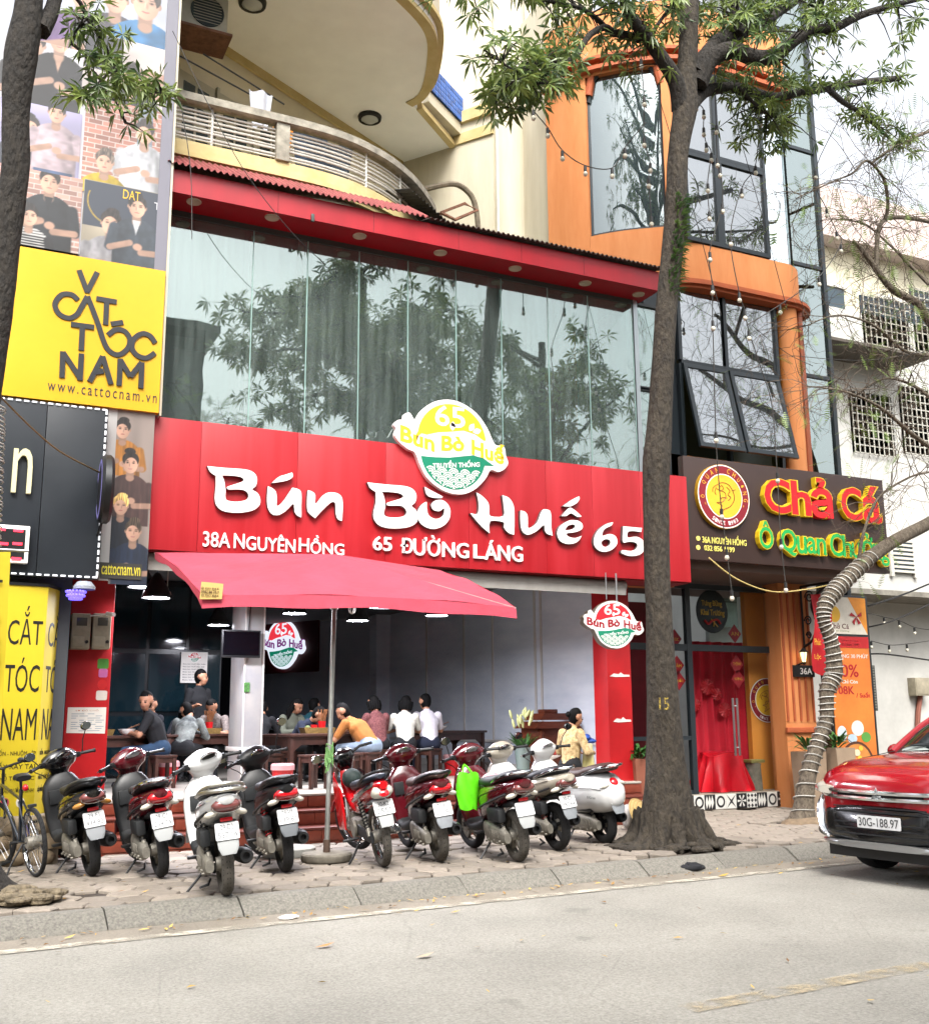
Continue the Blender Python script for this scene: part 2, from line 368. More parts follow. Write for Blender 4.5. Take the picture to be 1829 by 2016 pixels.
# hexagonal pavers
sw = bpy.data.objects.new('sidewalk', None); COL.objects.link(sw); sw['kind'] = 'structure'
obj('bedding', strip(-20, 40, .1, 24, -.028), mSOIL, sw, 0)
hm = []
for s_ in range(5):
    r = .16; b = MB(); a0 = random.uniform(-.03, .03)
    rr = [r*random.uniform(.95, 1.0) for _ in range(6)]
    top = [((q-.012)*math.cos(math.pi*i/3+a0), (q-.012)*math.sin(math.pi*i/3+a0), random.uniform(-.002, .003)) for i, q in enumerate(rr)]
    mid = [(q*math.cos(math.pi*i/3+a0), q*math.sin(math.pi*i/3+a0), -.011) for i, q in enumerate(rr)]
    bot = [(x_, y_, -.05) for x_, y_, z_ in mid]
    b.add(top+mid+bot, [tuple(range(6))] + [(6+i, 6+(i+1) % 6, (i+1) % 6, i) for i in range(6)] + [(12+i, 12+(i+1) % 6, 6+(i+1) % 6, 6+i) for i in range(6)])
    hm.append(b)
hmesh = [b.mesh('paver', mPAV, 30) for b in hm]
TREES = [((7.25, 9.82), .62), ((10.33, 11.04), .38), ((.1, 9.2), .5)]
spots = []
for i in range(-16, 72):
    for j in range(0, 19):
        X_, Y_, _ = kerb_pt(i*.247, .235 + j*.2858 + (.1429 if i % 2 else 0), 0)
        lim = 12.0 if 1.25 < X_ < 8.75 else 13.25
        if X_ > 12.6: lim = 17
        if Y_ > lim: continue
        if any((X_-t[0])**2+(Y_-t[1])**2 < r*r for t, r in TREES): continue
        spots.append((X_, Y_))
def vis(s):     # the ones that show largest in the photograph come first
    d = Vector((s[0], s[1], 0)) - Vector((0, 0, CAM_Z)); u = d.dot(_r2)/d.dot(_fw)*FOC
    return (0 if -.53 < u < .53 else 1e3) + d.length
spots.sort(key=vis)
rest = MB()
for k, (X_, Y_) in enumerate(spots):
    near = min(math.hypot(X_-t[0], Y_-t[1])-r for t, r in TREES); amp = .045 if near < .35 else .014
    if X_ > 8 and near > .35: amp = .03
    rot = (random.uniform(-amp, amp), random.uniform(-amp, amp), random.choice(range(6))*math.pi/3 + RA + random.uniform(-.04, .04))
    loc = (X_, Y_, random.uniform(-.008, .004) + (random.uniform(0, .02) if near < .35 else 0))
    if random.random() < .012: continue
    if k < 299:
        o = put('paver', hmesh[k % 5], sw); o.location = loc; o.rotation_euler = rot
    else:
        rest.T = Matrix.Translation(loc) @ Euler(rot).to_matrix().to_4x4(); b = hm[k % 5]; rest.add(b.v, b.f)
tag(obj('more_pavers', rest, mPAV, sw, 30), kind='stuff')

# ================================================================ THE RESTAURANT
mRED = M('red sign sheet', '#960914', .45, vs=1.2, stretch=(4,1,.22), c2='#a8202a', detail=7)
mREDW = M('red wall paint', '#a90f16', .5, var=.12, vs=4)
mREDF = M('red fascia sheet', '#97111f', .38, var=.12, vs=1.5, stretch=(2.5,1,.4))
mWHITE = M('white acrylic', '#e9e7e4', .35, var=.05, vs=5)
mWHITES = M('letter side', '#5b4f4f', .5)
mMARB = M('grey marble sheet', '#bdc5d1', .3, var=.16, vs=1.6, stretch=(1,.6,2.5), c2='#d3d8e0')
mTRIM = M('white trim', '#bdb9b4', .45, var=.06)
mFLOOR = M('pale floor tile', '#a59f95', .3, var=.12, vs=3)
mDKW = M('dark brown wood', '#3a2119', .45, var=.35, vs=9, stretch=(1,6,1))
mBLK = M('black plastic', '#101113', .42, var=.3, vs=9)
mBLKM = M('matt black metal', '#0c0d0f', .5)
mCEIL = M('dark ceiling', '#6c6f72', .8, var=.1)
mSTEEL = M('brushed steel', '#b9bbbc', .28, 1.)
mGREYP = M('grey paint', '#8d8f91', .5, var=.1)

YS, YF = 11.9, 12.5
rb = thing('restaurant_building', 'red fronted noodle restaurant with a glazed upper storey', 'building', (5.1, 12.5, 0))
# steps
for i, (y, z) in enumerate(((11.98, .17), (12.24, .34), (12.5, .51))):
    st = obj('step', MB().box((1.25,y,-.03), (8.78,y+(.27 if i < 2 else .1),z-.03)), mTERR, rb, 0)
    obj('nosing', MB().cbox((1.25,y-.025,z-.03), (8.78,y+.28,z), .012), mTERR2 if i < 2 else mFLOOR, st)
    for k in range(19):
        X_ = 1.27+k*.396; obj('riser_tile', MB().cbox((X_,y-.012,z-.15), (X_+.388,y+.004,z-.034), .004), mTERR, st)
obj('floor', MB().box((1.3,12.77,.3), (8.95,26,.507)), mFLOOR, rb, 0)
obj('ceiling', MB().box((1.2,12.2,3.62), (8.95,26,3.75)), mCEIL, rb, 0)
# side walls and the slanted back wall
wr = obj('wall', MB().box((8.76,12.9,.2), (8.9,21.6,3.62)), mMARB, rb, 0)
for y in (13.35, 15.05, 15.25, 16.75, 17.9, 19.6): obj('moulding', MB().box((8.735,y,.51), (8.757,y+.045,3.6)), mTRIM, wr, 0)
obj('dado_rail', MB().cbox((8.72,12.95,.97), (8.757,21.5,1.02), .01), mTRIM, wr); obj('skirting', MB().box((8.74,12.95,.51), (8.757,21.5,.63)), mTRIM, wr, 0)
b = MB(); b.box((8.45,21.6,.5), (8.9,22.0,3.62)); obj('pilaster', b, mMARB, rb, 0)
D = Vector((-.46,.888,0)); c0 = Vector((8.5,21.9,.5))
mMARB2 = M('blue grey marble sheet', '#a9b3c2', .32, var=.14, vs=1.4, c2='#bcc3cc')
b = MB(); e = c0+D*4.6; b.quad(c0, e, e+Vector((0,0,3.1)), c0+Vector((0,0,3.1))); obj('wall', b, mMARB2, rb, 0)
obj('wall', MB().box((1.2,25.9,.5), (8.0,26.1,3.62)), M('dark interior paint', '#272c33', .7), rb, 0)
obj('wall', MB().box((1.2,12.75,.0), (1.3,26,3.62)), M('dark interior paint', '#272c33', .7), rb, 0)
# dark glazed kitchen partition
pt = obj('partition', MB().box((1.3,17.52,.5), (4.15,17.6,3.6)), M('dark panel', '#0d1318', .25), rb, 0)
mPG = M('dark partition glass', '#12232a', .08, spec=.7)
for i, x in enumerate((1.35, 2.22, 3.0, 3.62)):
    x1 = (2.16, 2.94, 3.57, 4.12)[i]
    for z0, z1 in ((.55,1.45), (1.52,2.42), (2.5,3.5)): obj('pane', MB().box((x,17.49,z0), (x1,17.515,z1)), mPG, pt, 0)
# concrete column in front of the tables
cl = obj('column', MB().cbox((3.49,13.5,.5), (3.74,14.2,3.62), .012), M('column marble', '#85868a', .35, var=.12, vs=2, c2='#9c9994'), rb)
obj('collar', MB().cbox((3.46,13.47,.98), (3.77,14.23,1.03), .008), mTRIM, cl)
for x in (3.485, 3.725): obj('edge_strip', MB().box((x,13.49,.5), (x+.02,13.499,3.6)), mTRIM, cl, 0)
# red pillars
pl = obj('pillar', MB().cbox((1.28,12.55,-.02), (1.74,12.95,3.5), .01), mREDW, rb)
pr_ = obj('pillar', MB().cbox((8.36,12.6,.36), (8.76,12.95,3.5), .01), mREDW, rb)
obj('plinth', MB().cbox((8.34,12.55,-.02), (9.62,13.05,.36), .012), M('brown plinth tile', '#7b5a50', .5, var=.15, vs=4), rb)
# torn paper left on the right pillar
mPAPER = M('white paper', '#d6d3cd', .7, var=.05)
for (x, z, w, h) in ((8.4,1.93,.33,.045), (8.43,1.31,.3,.05)):
    pts = [(0,0),(w*.3,-h*.2),(w,.0),(w*.98,h*.55),(w*.7,h*.6),(w*.55,h*1.25),(w*.45,h*.7),(w*.2,h*.9)]
    obj('torn_paper', MB().prism(pts, .0, .004, O=(x,12.598,z)), mPAPER, pr_, 0)
# header beam with folded awning rail above the opening
obj('header', MB().box((1.3,12.2,3.3), (8.9,12.7,3.62)), M('header grey', '#3b3a3a', .7), rb, 0)
aw = thing('folded_awning', 'grey folded roller awning under the red sign board', 'awning', (5, 12.05, 3.1))
obj('roller', MB().cyl((2.0,12.1,3.13), (8.35,12.1,3.13), .075, n=14), M('awning grey cloth', '#8e8b86', .7, var=.1), aw)
obj('valance', MB().box((2.0,12.03,3.0), (8.33,12.05,3.12)), M('awning grey cloth', '#8e8b86', .7), aw, 0)
# ---- glazed upper storey
YG = 12.32; Z0, Z1 = 4.55, 7.46
obj('backing', MB().box((1.9,12.4,3.2), (9.35,12.5,4.7)), M('backing sheet', '#6b2226', .7), rb, 0)
ups = obj('upper_floor', MB().box((1.95,12.4,4.52), (8.95,17.5,4.68)), M('upper floor', '#7c8277', .5), rb, 0)
obj('upper_ceiling', MB().box((1.95,12.4,7.5), (8.95,17.5,7.62)), M('upper ceiling', '#9fb0a9', .7), rb, 0)
obj('upper_wall', MB().box((1.95,17.4,4.68), (8.95,17.5,7.5)), M('upper wall green', '#5d7169', .7, var=.15, vs=1), rb, 0)
obj('upper_wall', MB().box((1.9,12.4,4.68), (1.98,17.4,7.5)), M('upper wall green', '#5d7169', .7), rb, 0)
obj('upper_wall', MB().box((8.9,12.6,4.68), (8.98,17.4,7.5)), M('upper wall green', '#5d7169', .7), rb, 0)
obj('upper_column', MB().box((6.55,13.5,4.68), (7.75,13.7,6.6)), M('pale green panel', '#aab08a', .6, var=.1), rb, 0)
obj('upper_column', MB().box((8.0,13.4,4.75), (8.45,13.5,6.55)), M('orange board', '#b0703f', .6, var=.1), rb, 0)
mG1 = glass_mat('upper storey glass', (.5,.6,.57), .17, .014, (.84,.93,.91), .05, .11, (.42,.52,.49))
us = [330, 494, 603, 706, 803, 898, 987, 1079, 1158, 1245]
xs = [at(u, 650, Y=YG).x for u in us]; xs[0] = 1.99
mGE = M('glass edge', '#7d9a93', .2, spec=.8)
for i in range(9):
    p_ = obj('pane', MB().box((xs[i]+.008,YG,Z0), (xs[i+1]-.008,YG+.012,Z1)), mG1, rb, 0)
    obj('edge_seal', MB().box((xs[i+1]-.007,YG-.004,Z0), (xs[i+1]+.007,YG+.014,Z1)), mGE, p_, 0)
    if i in (0,1,3,5,7): obj('fin', MB().box((xs[i+1]-.05,YG+.02,Z0), (xs[i+1]-.035,YG+.26,Z1)), mGE, p_, 0)
mALU = M('aluminium frame', '#9aa0a3', .35, .8)
obj('end_post', MB().box((8.83,YG-.02,4.6), (8.9,YG+.1,7.46)), mALU, rb, 0)
obj('head_rail', MB().box((1.98,YG-.015,7.38), (8.9,YG+.03,7.46)), M('dark rail', '#39423f', .5), rb, 0)
# narrow side window between the glass front and the tree
for z0, z1 in ((4.75,6.1), (6.16,7.42)):
    o = obj('side_window', MB().box((8.96,YG+.1,z0), (9.4,YG+.112,z1)), mG1, rb, 0)
    obj('frame', MB().box((8.92,YG+.06,z0-.05), (9.44,YG+.1,z0)).box((8.92,YG+.06,z1), (9.44,YG+.1,z1+.04)).box((9.4,YG+.06,z0), (9.46,YG+.1,z1)), M('dark frame', '#25292b', .4), o, 0)
# ---- red fascia with downlights and the sheet roof
obj('fascia', MB().box((1.98,11.86,7.45), (8.99,11.9,7.74)), mREDF, rb, 0)
for x in (3.3, 4.55, 5.75, 6.7, 7.7): obj('fascia_seam', MB().box((x,11.857,7.46), (x+.006,11.8605,7.73)), M('seam dark', '#5c0d16', .6), rb, 0)
sf = obj('soffit', MB().box((1.98,11.9,7.45), (8.99,12.4,7.48)), mREDF, rb, 0)
for (u, v) in ((383,394), (537,426), (708,464), (867,497), (1014,528), (1152,557), (1257,579)):
    p_ = at(u, v, Z=7.447); d_ = obj('downlight', MB().lathe([(.0,0),(.07,-.004),(.085,-.012),(.09,-.002),(.09,.01)], 20, Matrix.Translation((p_.x,min(12.28,max(12.0,p_.y)),7.448))), M('downlight glass', '#b9b7a0', .4), sf)
obj('fascia_clip', MB().cbox((3.72,11.83,7.42), (3.76,11.86,7.52), .004), M('dark rail', '#39423f', .5), rb)
mROOF = M('red brown roof sheet', '#7d3f3f', .6, var=.25, vs=3, stretch=(4,1,1)); mROOFD = M('rusty dark roof sheet', '#4a3f3a', .75, var=.4, vs=6)
def corr(x0, x1, y0, z0, y1, z1, pitch=.075, amp=.017):
    b = MB(); n = int((x1-x0)/pitch*8); vs = []
    for j, (y, z) in enumerate(((y0, z0), ((y0+y1)/2, (z0+z1)/2), (y1, z1))):
        for i in range(n+1): x = x0+(x1-x0)*i/n; vs.append((x, y, z+amp*math.sin(2*math.pi*(x-x0)/pitch)))
    b.add(vs, [(j*(n+1)+i, j*(n+1)+i+1, (j+1)*(n+1)+i+1, (j+1)*(n+1)+i) for j in range(2) for i in range(n)])
    m = len(b.v); b.add([(v[0], v[1], v[2]-.006) for v in b.v], [tuple(reversed(f)) for f in b.f])
    b.add([], [])
    return b
obj('roof_sheet', corr(1.95,5.3,11.76,7.77,12.46,8.24), mROOF, rb, 60)
obj('roof_sheet', corr(5.31,9.05,11.76,7.77,13.6,8.32), mROOFD, rb, 60)
obj('flashing', MB().box((1.98,11.93,7.73), (9.0,11.97,7.76)), mBLKM, rb, 0)

# ---------------------------------------------------------------- main sign board
sg = thing('sign_board', 'long red sign board with white brush lettering over the restaurant opening', 'sign', (5.6, 12.0, 3.21))
seams = [1.93] + [at(u, 1000, Y=YS).x for u in (391, 584, 759, 923, 1075)] + [at(1168, 1050, Y=YS).x, at(1262,1050,Y=YS).x, 9.34]
for i in range(len(seams)-1): obj('panel', MB().cbox((seams[i]+.0015,YS,3.21), (seams[i+1]-.0015,YS+.06,4.72), .003), mRED, sg)
obj('side_return', MB().box((1.93,YS+.06,3.2), (9.34,YS+.5,3.23)), M('sign underside', '#7c1219', .6), sg, 0)
obj('side_return', MB().box((9.3,YS+.061,3.24), (9.338,YS+.5,4.7)), mRED, sg, 0)
# hand drawn letter outlines, traced in a letter sheet of 1829 x 1071 units
CU, CV, CS = 480., 1000., 2.2305
def sheet(x, y):      # letter sheet -> facade plane
    p = at((CU+x/CS)*.78633, (CV+y/CS)*.78633, Y=YS); return (p.x, p.z)
def smooth_loop(lp, res):
    """closed outline; points with a third value are sharp corners"""
    k = [i for i, p in enumerate(lp) if len(p) > 2]; P = [(p[0], p[1], 0) for p in lp]
    if not res: return [Vector(p) for p in P]
    if not k: return spl(P, res, True)
    P = P[k[0]:]+P[:k[0]]; k = [i-k[0] for i in k]+[len(P)]; P = P+[P[0]]; o = []
    for a, b in zip(k[:-1], k[1:]): o += spl(P[a:b+1], res)[:-1]
    return o
def curve_fill(loops, res=3):
    cu = bpy.data.curves.new('c', 'CURVE'); cu.dimensions = '2D'; cu.fill_mode = 'FRONT'
    for lp in loops:
        pts = smooth_loop(lp, res)
        s = cu.splines.new('POLY'); s.points.add(len(pts)-1); s.use_cyclic_u = True
        for i, q in enumerate(pts): s.points[i].co = (q.x, q.y, 0, 1)
    ob = bpy.data.objects.new('c', cu); me = ob.to_mesh()
    r = [(v.co.x, v.co.y) for v in me.vertices], [tuple(p.vertices) for p in me.polygons]
    ob.to_mesh_clear(); bpy.data.objects.remove(ob); bpy.data.curves.remove(cu)
    return r
BO = [(80,378,1),(180,388),(290,396),(340,415),(358,450),(350,490),(330,508),(362,530),(376,566),(366,602),(325,628),(250,638),(175,630),(136,604),(122,560),(128,490),(128,432,1),(98,412)]
BI = [(163,430,1),(225,432),(268,440),(284,456),(262,470),(205,488),(190,496),(200,508),(262,508),(298,520),(310,545),(296,566),(250,576),(200,572),(182,556),(182,510),(176,465)]
UA = [(440,472,1),(478,438),(520,424),(552,413,1),(558,432),(545,448),(510,462)]
U_ = [(418,490,1),(440,500),(462,520),(468,560),(468,600),(500,578),(540,520),(555,498,1),(590,508),(604,530),(604,600),(604,664,1),(580,652),(566,630),(560,588),(520,625),(478,650),(440,645),(418,610),(413,560)]
N_ = [(640,512,1),(664,520),(682,540),(682,590),(720,545),(755,525),(800,528),(828,550),(835,600),(830,684,1),(806,672),(796,640),(792,585),(770,580),(730,615),(680,668,1),(640,630),(636,570)]
B2O = [(x*.985+892+(0 if y < 520 else -8), y*.98+98+(x-80)*.012) + tuple(t) for x, y, *t in BO]
B2I = [(x*.985+892+(0 if y < 520 else -8), y*.98+98+(x-80)*.012) + tuple(t) for x, y, *t in BI]
OG = [(1290,492,1),(1330,515),(1392,548,1),(1380,556),(1330,552),(1300,535)]
O_ = [(1318,572,1),(1275,590),(1252,625),(1252,670),(1280,708),(1330,727),(1385,718),(1425,680),(1434,630),(1418,585),(1390,567,1),(1380,585),(1398,610),(1385,640),(1350,650),(1325,630),(1312,612),(1310,590)]
O_ = [(1300,576),(1262,605),(1250,650),(1270,700),(1325,727),(1380,718),(1422,682),(1434,632),(1420,590),(1385,566),(1345,572),(1326,595),(1340,622),(1375,628),(1398,612),(1392,655),(1350,672),(1312,650),(1302,610)]
# H u e are shaped in the same sheet beyond its right edge
H_ = [(1578,525,1),(1605,540),(1640,575),(1650,610),(1655,655),(1728,655),(1730,600),(1722,540,1),(1760,555),(1786,600),(1790,680),(1788,760,1),(1755,748),(1732,720),(1728,690),(1655,685),(1652,752,1),(1620,725),(1585,690),(1545,640,1),(1585,642),(1590,580)]
U2 = [(x+1393, y+105) + tuple(t) for x, y, *t in [(430,520,1),(455,526),(470,548),(472,590),(476,618),(520,590),(545,530),(560,512,1),(594,520),(602,560),(602,610),(610,660,1),(580,650),(566,630),(560,600),(520,635),(470,655),(438,630),(430,575)]]
E_ = [(2075,690),(2040,715),(2028,755),(2045,795),(2090,812),(2140,800),(2165,765,1),(2130,778),(2090,770),(2082,752),(2130,745),(2166,728),(2168,700),(2145,682),(2105,678)]
EI = [(2075,735),(2085,712),(2112,702),(2128,710),(2115,728)]
EC = [(2052,655,1),(2085,618),(2105,610),(2135,630),(2165,658,1),(2140,660),(2105,640),(2080,655)]
EA = [(2060,600,1),(2105,568),(2150,545,1),(2152,562),(2135,585),(2100,602)]
S6 = [(2340,690,1),(2300,700),(2255,735),(2232,785),(2240,830),(2280,855),(2330,845),(2362,810),(2355,770),(2320,755),(2280,765),(2290,730),(2330,708)]
S6I = [(2275,800),(2295,785),(2320,790),(2322,812),(2300,828),(2280,820)]
S5 = [(2395,712,1),(2500,722,1),(2496,745,1),(2428,740),(2422,775),(2470,770),(2510,795),(2515,840),(2485,872),(2430,878),(2385,862,1),(2390,845),(2440,850),(2470,835),(2472,810),(2440,798),(2400,805,1),(2392,790)]
def sign_letter(name, loops, parent, fn, Y, depth=.05, res=3, mats=None):
    loops = [[fn(q[0], q[1])+tuple(q[2:]) for q in l] for l in loops]
    p, f = curve_fill(loops, res)
    b = MB(); extrude_tris(b, p, f, depth, (0,Y,0), *FX)
    for i, fc in enumerate(b.f): b.m[i] = 1 if len(fc) == 4 and i >= len(f) else 0
    return obj(name, b, mats or [mWHITE, mWHITES], parent, 0)
for lp in ([BO, BI], [UA], [U_], [N_], [B2O, B2I], [OG], [O_], [H_], [U2], [E_, EI], [EC], [EA], [S6, S6I], [S5]): sign_letter('letter', lp, sg, sheet, YS, .06)
for s_, box in (('38A', (399,1048,453,1078)), ('N', (460,1051,481,1080)), ('GUYÊN', (484,1052,581,1086)), ('H', (588,1060,608,1087)), ('ỒNG', (611,1056,677,1092))):
    O, w, h = pbox(*box, YS); letter('letter', s_, O, w, h, mWHITE, sg, .02, bold=.008)
for s_, box in (('65', (733,1057,770,1085)), ('Đ', (788,1060,811,1090)), ('ƯỜNG', (813,1056,921,1097)), ('L', (931,1073,952,1100)), ('ÁNG', (953,1066,1027,1105))):
    O, w, h = pbox(*box, YS); letter('letter', s_, O, w, h, mWHITE, sg, .035, bold=.009)

# ---------------------------------------------------------------- the round noodle logo (unit: half width = 1)
mGRN = M('logo green', '#0e7a5c', .4); mLYEL = M('logo yellow', '#e8bf2a', .4); mLRED = M('logo red', '#c01f2b', .4); mLPUR = M('logo purple', '#8d2f8d', .4)
RIM = [(-1,.29),(-.93,.37),(-.84,.39),(-.82,.48),(-.73,.51),(-.67,.43),(-.63,.40),(-.54,.56),(-.34,.73),(-.07,.81),(.18,.78),(.43,.65),(.62,.43),(.72,.23),(.79,.15),(.93,.14),(.96,0),(1,-.12),(.94,-.22),(.82,-.29),(.68,-.27),(.58,-.43),(.37,-.63),(.12,-.72),(-.16,-.68),(-.41,-.53),(-.54,-.34),(-.64,-.12),(-.75,-.08),(-.9,.02),(-.98,.12),(-.96,.23)]
def logo(parent, fn, T, scale, top, word, depth=.03, lit=0, back=0.):
    """T = (O,U,V,N); layers sit a few mm in front of each other"""
    O, U, V, N = map(Vector, T)
    def layer(name, loops, mat, d, res=2, thick=None):
        p, f = curve_fill([[(x*scale, y*scale) for x, y in l] for l in loops], res)
        b = MB(); extrude_tris(b, p, f, d, O, U, V, N, back=(d-thick) if thick else d-.001); return obj(name, b, mat, parent, 0)
    wm = M('lit logo white', '#dfe6f2', .4, emit=.33) if lit else mWHITE
    gm = M('lit logo green', '#0e8a6c', .4, emit=.2) if lit else mGRN
    rim = layer('rim', [RIM], [wm], depth, 3, depth-back)
    tm = top
    dome = ellipse(.0, .14, .6, .6, 26, R(6), R(170)); wave_up = [(-.58,.21),(-.44,.19),(-.25,.25),(0,.29),(.2,.33),(.4,.29),(.56,.2)]
    layer('dome', [dome + wave_up], tm, depth+.003, 0)
    bow = ellipse(.02, -.06, .57, .59, 26, R(190), R(345)); wave_dn = [(.74,-.2),(.55,-.09),(.37,-.06),(.15,-.1),(-.05,-.14),(-.3,-.16)]
    layer('bowl', [bow + wave_dn], gm, depth+.003, 0)
    for k, (x, s) in enumerate(((-.3,'6'), (-.02,'5'))):
        letter('numeral', s, O+U*(x*scale)+V*(.36-.0*k)*scale, .25*scale, .34*scale, wm, parent, depth+.006, (U, V, N), bold=.01)
    for (x, y, a) in ((.3,.33,1.0), (.36,.32,.3), (.0,.3,1.5)):
        lf = [(x+.16*t*math.cos(a)+(.05*math.sin(math.pi*t))*math.sin(a)*s_, y+.16*t*math.sin(a)-(.05*math.sin(math.pi*t))*math.cos(a)*s_) for s_, seq in ((1, (0,.25,.5,.75,1)), (-1, (.75,.5,.25))) for t in seq]
        layer('leaf', [lf], wm, depth+.006, 0)
    bend = lambda x, y: (x, y + .16*scale*math.sin((x/scale/1.66)*math.pi*1.5-.5) - .02*scale)
    for s_, x0, w, h, y0 in (('Bún', -.89, .58, .26, -.02), ('Bò', -.19, .4, .25, -.03), ('Huế', .34, .59, .33, -.11)):
        p, f, _ = glyphs(s_, .03); b = MB()
        sl = {'Bún': -.2, 'Bò': .08, 'Huế': -.2}[s_]
        extrude_tris(b, [((x0+x*w)*scale, (y0+y*h+(x-.5)*w*sl)*scale) for x, y in p], f, depth+.006, O, U, V, N); obj('word', b, word, parent, 0)
    p, f, _ = glyphs('TRUYỀN THỐNG', .02); b = MB(); extrude_tris(b, [((-.34+x*.82)*scale, (-.29+y*.12+.1*(x-.5))*scale) for x, y in p], f, depth+.006, O, U, V, N); obj('word', b, wm, parent, 0)
    wv = MB()
    for r, row in enumerate((-.38, -.45, -.52, -.59, -.66)):
        for c in range(-4, 5):
            cx, cy = .02+c*.2+(.1 if r % 2 else 0), row-.02
            for rad in (.095, .062, .03):
                pts = [(cx+rad*math.cos(math.pi*i/8), cy+rad*math.sin(math.pi*i/8)) for i in range(9)]
                inn = [(cx+(x-cx)*(1-.018/rad), cy+(y-cy)*(1-.018/rad)) for x, y in pts]; d_ = depth+.005+.0004*r
                for i in range(8):
                    if all((x-.02)**2/.54**2+(y+.06)**2/.57**2 < 1 and not (r < 4 and min((x-.02-(c2*.2+(0 if r % 2 else .1)))**2+(y-row+.09)**2 for c2 in range(-5, 6)) < .0092) for x, y in (pts[i], pts[i+1])): wv.quad(*[O+U*x*scale+V*y*scale+N*d_ for x, y in (pts[i], pts[i+1], inn[i+1], inn[i])])
    obj('waves', wv, wm, parent, 0)
    return rim
lg = thing('logo_sign', 'round yellow and green noodle logo mounted over the red sign board', 'sign', (5.66, 11.83, 4.17))
logo(lg, None, (Vector((5.63,YS-.001,4.71)), (1,0,0), (0,0,1), (0,-1,0)), .80, mLYEL, mLYEL, .07)
# hanging two-sided lightbox on the right pillar
hg = thing('hanging_sign', 'red and green shaped lightbox hanging at the right end of the awning', 'sign', (7.85, 11.7, 2.1))
c_ = Vector((7.83,11.62,2.53)); U_h = Vector((.95,-.31,0)).normalized(); N_h = Vector((-U_h.y*-1, 0, 0)); N_h = Vector((0,0,1)).cross(U_h)*-1
logo(hg, None, (c_, U_h, (0,0,1), N_h), .40, mLRED, M('logo dark red', '#8c1220', .4), .012)
b = MB(); p, f = curve_fill([[(x*.41, y*.41) for x, y in RIM]], 3); extrude_tris(b, p, f, .0, c_, U_h, (0,0,1), N_h, back=-.17)
extrude_tris(b, p, f, .17, c_, U_h, (0,0,1), -N_h, back=.16); obj('case', b, M('sign case steel', '#8f8578', .4, .6, var=.2, vs=5), hg)
obj('hanger', MB().cyl(c_+Vector((.1,.05,.33)), c_+Vector((.1,.05,.7)), .012).cyl(c_+Vector((-.06,.05,.35)), c_+Vector((-.06,.05,.7)), .008), mSTEEL, hg)

# ================================================================ THE CREAM HOUSE ABOVE
mCRM = M('cream render', '#b3ab96', .8, var=.12, vs=1.5, bump=.12, bs=30, stretch=(2.2,2.2,.35), c2='#c3bca9'); mCRM2 = M('yellow moulding', '#b09c66', .75, var=.3, vs=3, c2='#bfae82')
mSOF = M('white soffit render', '#eeeeee', .85, var=.06, vs=1); mCONC = M('weathered concrete rail', '#8b867a', .9, var=.4, vs=7, bump=.3, bs=60)
mWPIPE = M('white painted pipe', '#b9b6ae', .45, var=.12, vs=6)
ch = thing('cream_house', 'cream rendered house with curved balconies behind the restaurant', 'building', (5, 15, 0))
def slab(poly, z0, z1): return MB().prism([(p[0], p[1]) for p in poly], z0, z1, U=(1,0,0), V=(0,1,0), N=(0,0,1))
def offs(pts, d):
    o = []
    for i, p in enumerate(pts):
        a = Vector(pts[max(i-1, 0)][:2]); b = Vector(pts[min(i+1, len(pts)-1)][:2]); t = (b-a).normalized(); o.append((p[0]+t.y*d, p[1]-t.x*d))
    return o
bc = [(v.x, v.y) for v in spl([(1.0,12.5,0),(2.6,12.5,0),(4.1,12.52,0),(4.9,12.74,0),(5.54,13.14,0),(6.1,13.7,0),(6.38,14.15,0),(6.5,14.9,0)], 5)]
back = [(6.5,16.6), (1.0,13.9)]
for z0, z1, d, m in ((8.1,8.2,-.04,mCRM), (8.2,8.27,.02,mCRM2), (8.27,8.33,.06,mCRM2), (8.33,8.5,.02,mCRM2)): obj('balcony_slab', slab(offs(bc, d)+back, z0, z1), m, ch, 0)
rl = obj('top_rail', MB(), mCONC, ch); rl.data = (lambda b: (b.add([(p[0], p[1], z) for p in offs(bc, d) for z in ()], []), b)[1])(MB()).mesh('top_rail', mCONC) if False else rl.data
def ribbon(pts, w, z0, z1):
    if len(pts) < 2: return MB()
    a, b = offs(pts, w/2), offs(pts, -w/2); n = len(pts); vs = []
    for i in range(n): vs += [(*a[i], z0), (*a[i], z1), (*b[i], z1), (*b[i], z0)]
    fs = [(i*4+k, i*4+(k+1) % 4, (i+1)*4+(k+1) % 4, (i+1)*4+k) for i in range(n-1) for k in range(4)] + [(0,1,2,3), ((n-1)*4+3, (n-1)*4+2, (n-1)*4+1, (n-1)*4)]
    return MB().add(vs, fs)
bpy.data.objects.remove(rl)
rl = obj('top_rail', ribbon(bc, .17, 9.03, 9.13), mCONC, ch)
for i, z in enumerate((8.56, 8.6, 8.68, 8.72, 8.78, 8.84, 8.9, 8.95)): obj('bar', MB().tube([(*p, z) for p in offs(bc, -.02)], .017 if i % 3 else .012, 6), mWPIPE, rl)
obj('post', MB().cbox((3.42,12.44,8.5), (3.6,12.62,9.04), .01), mCONC, rl)
for k in (14, 19, 24, 27, 30): 
    p = offs(bc, -.02)[k]; obj('baluster', MB().cyl((*p, 8.5), (*p, 9.04), .018, n=8), mWPIPE, rl)
obj('baluster', MB().cyl((2.6,12.52,8.5), (2.6,12.52,9.04), .018, n=8), mWPIPE, rl)
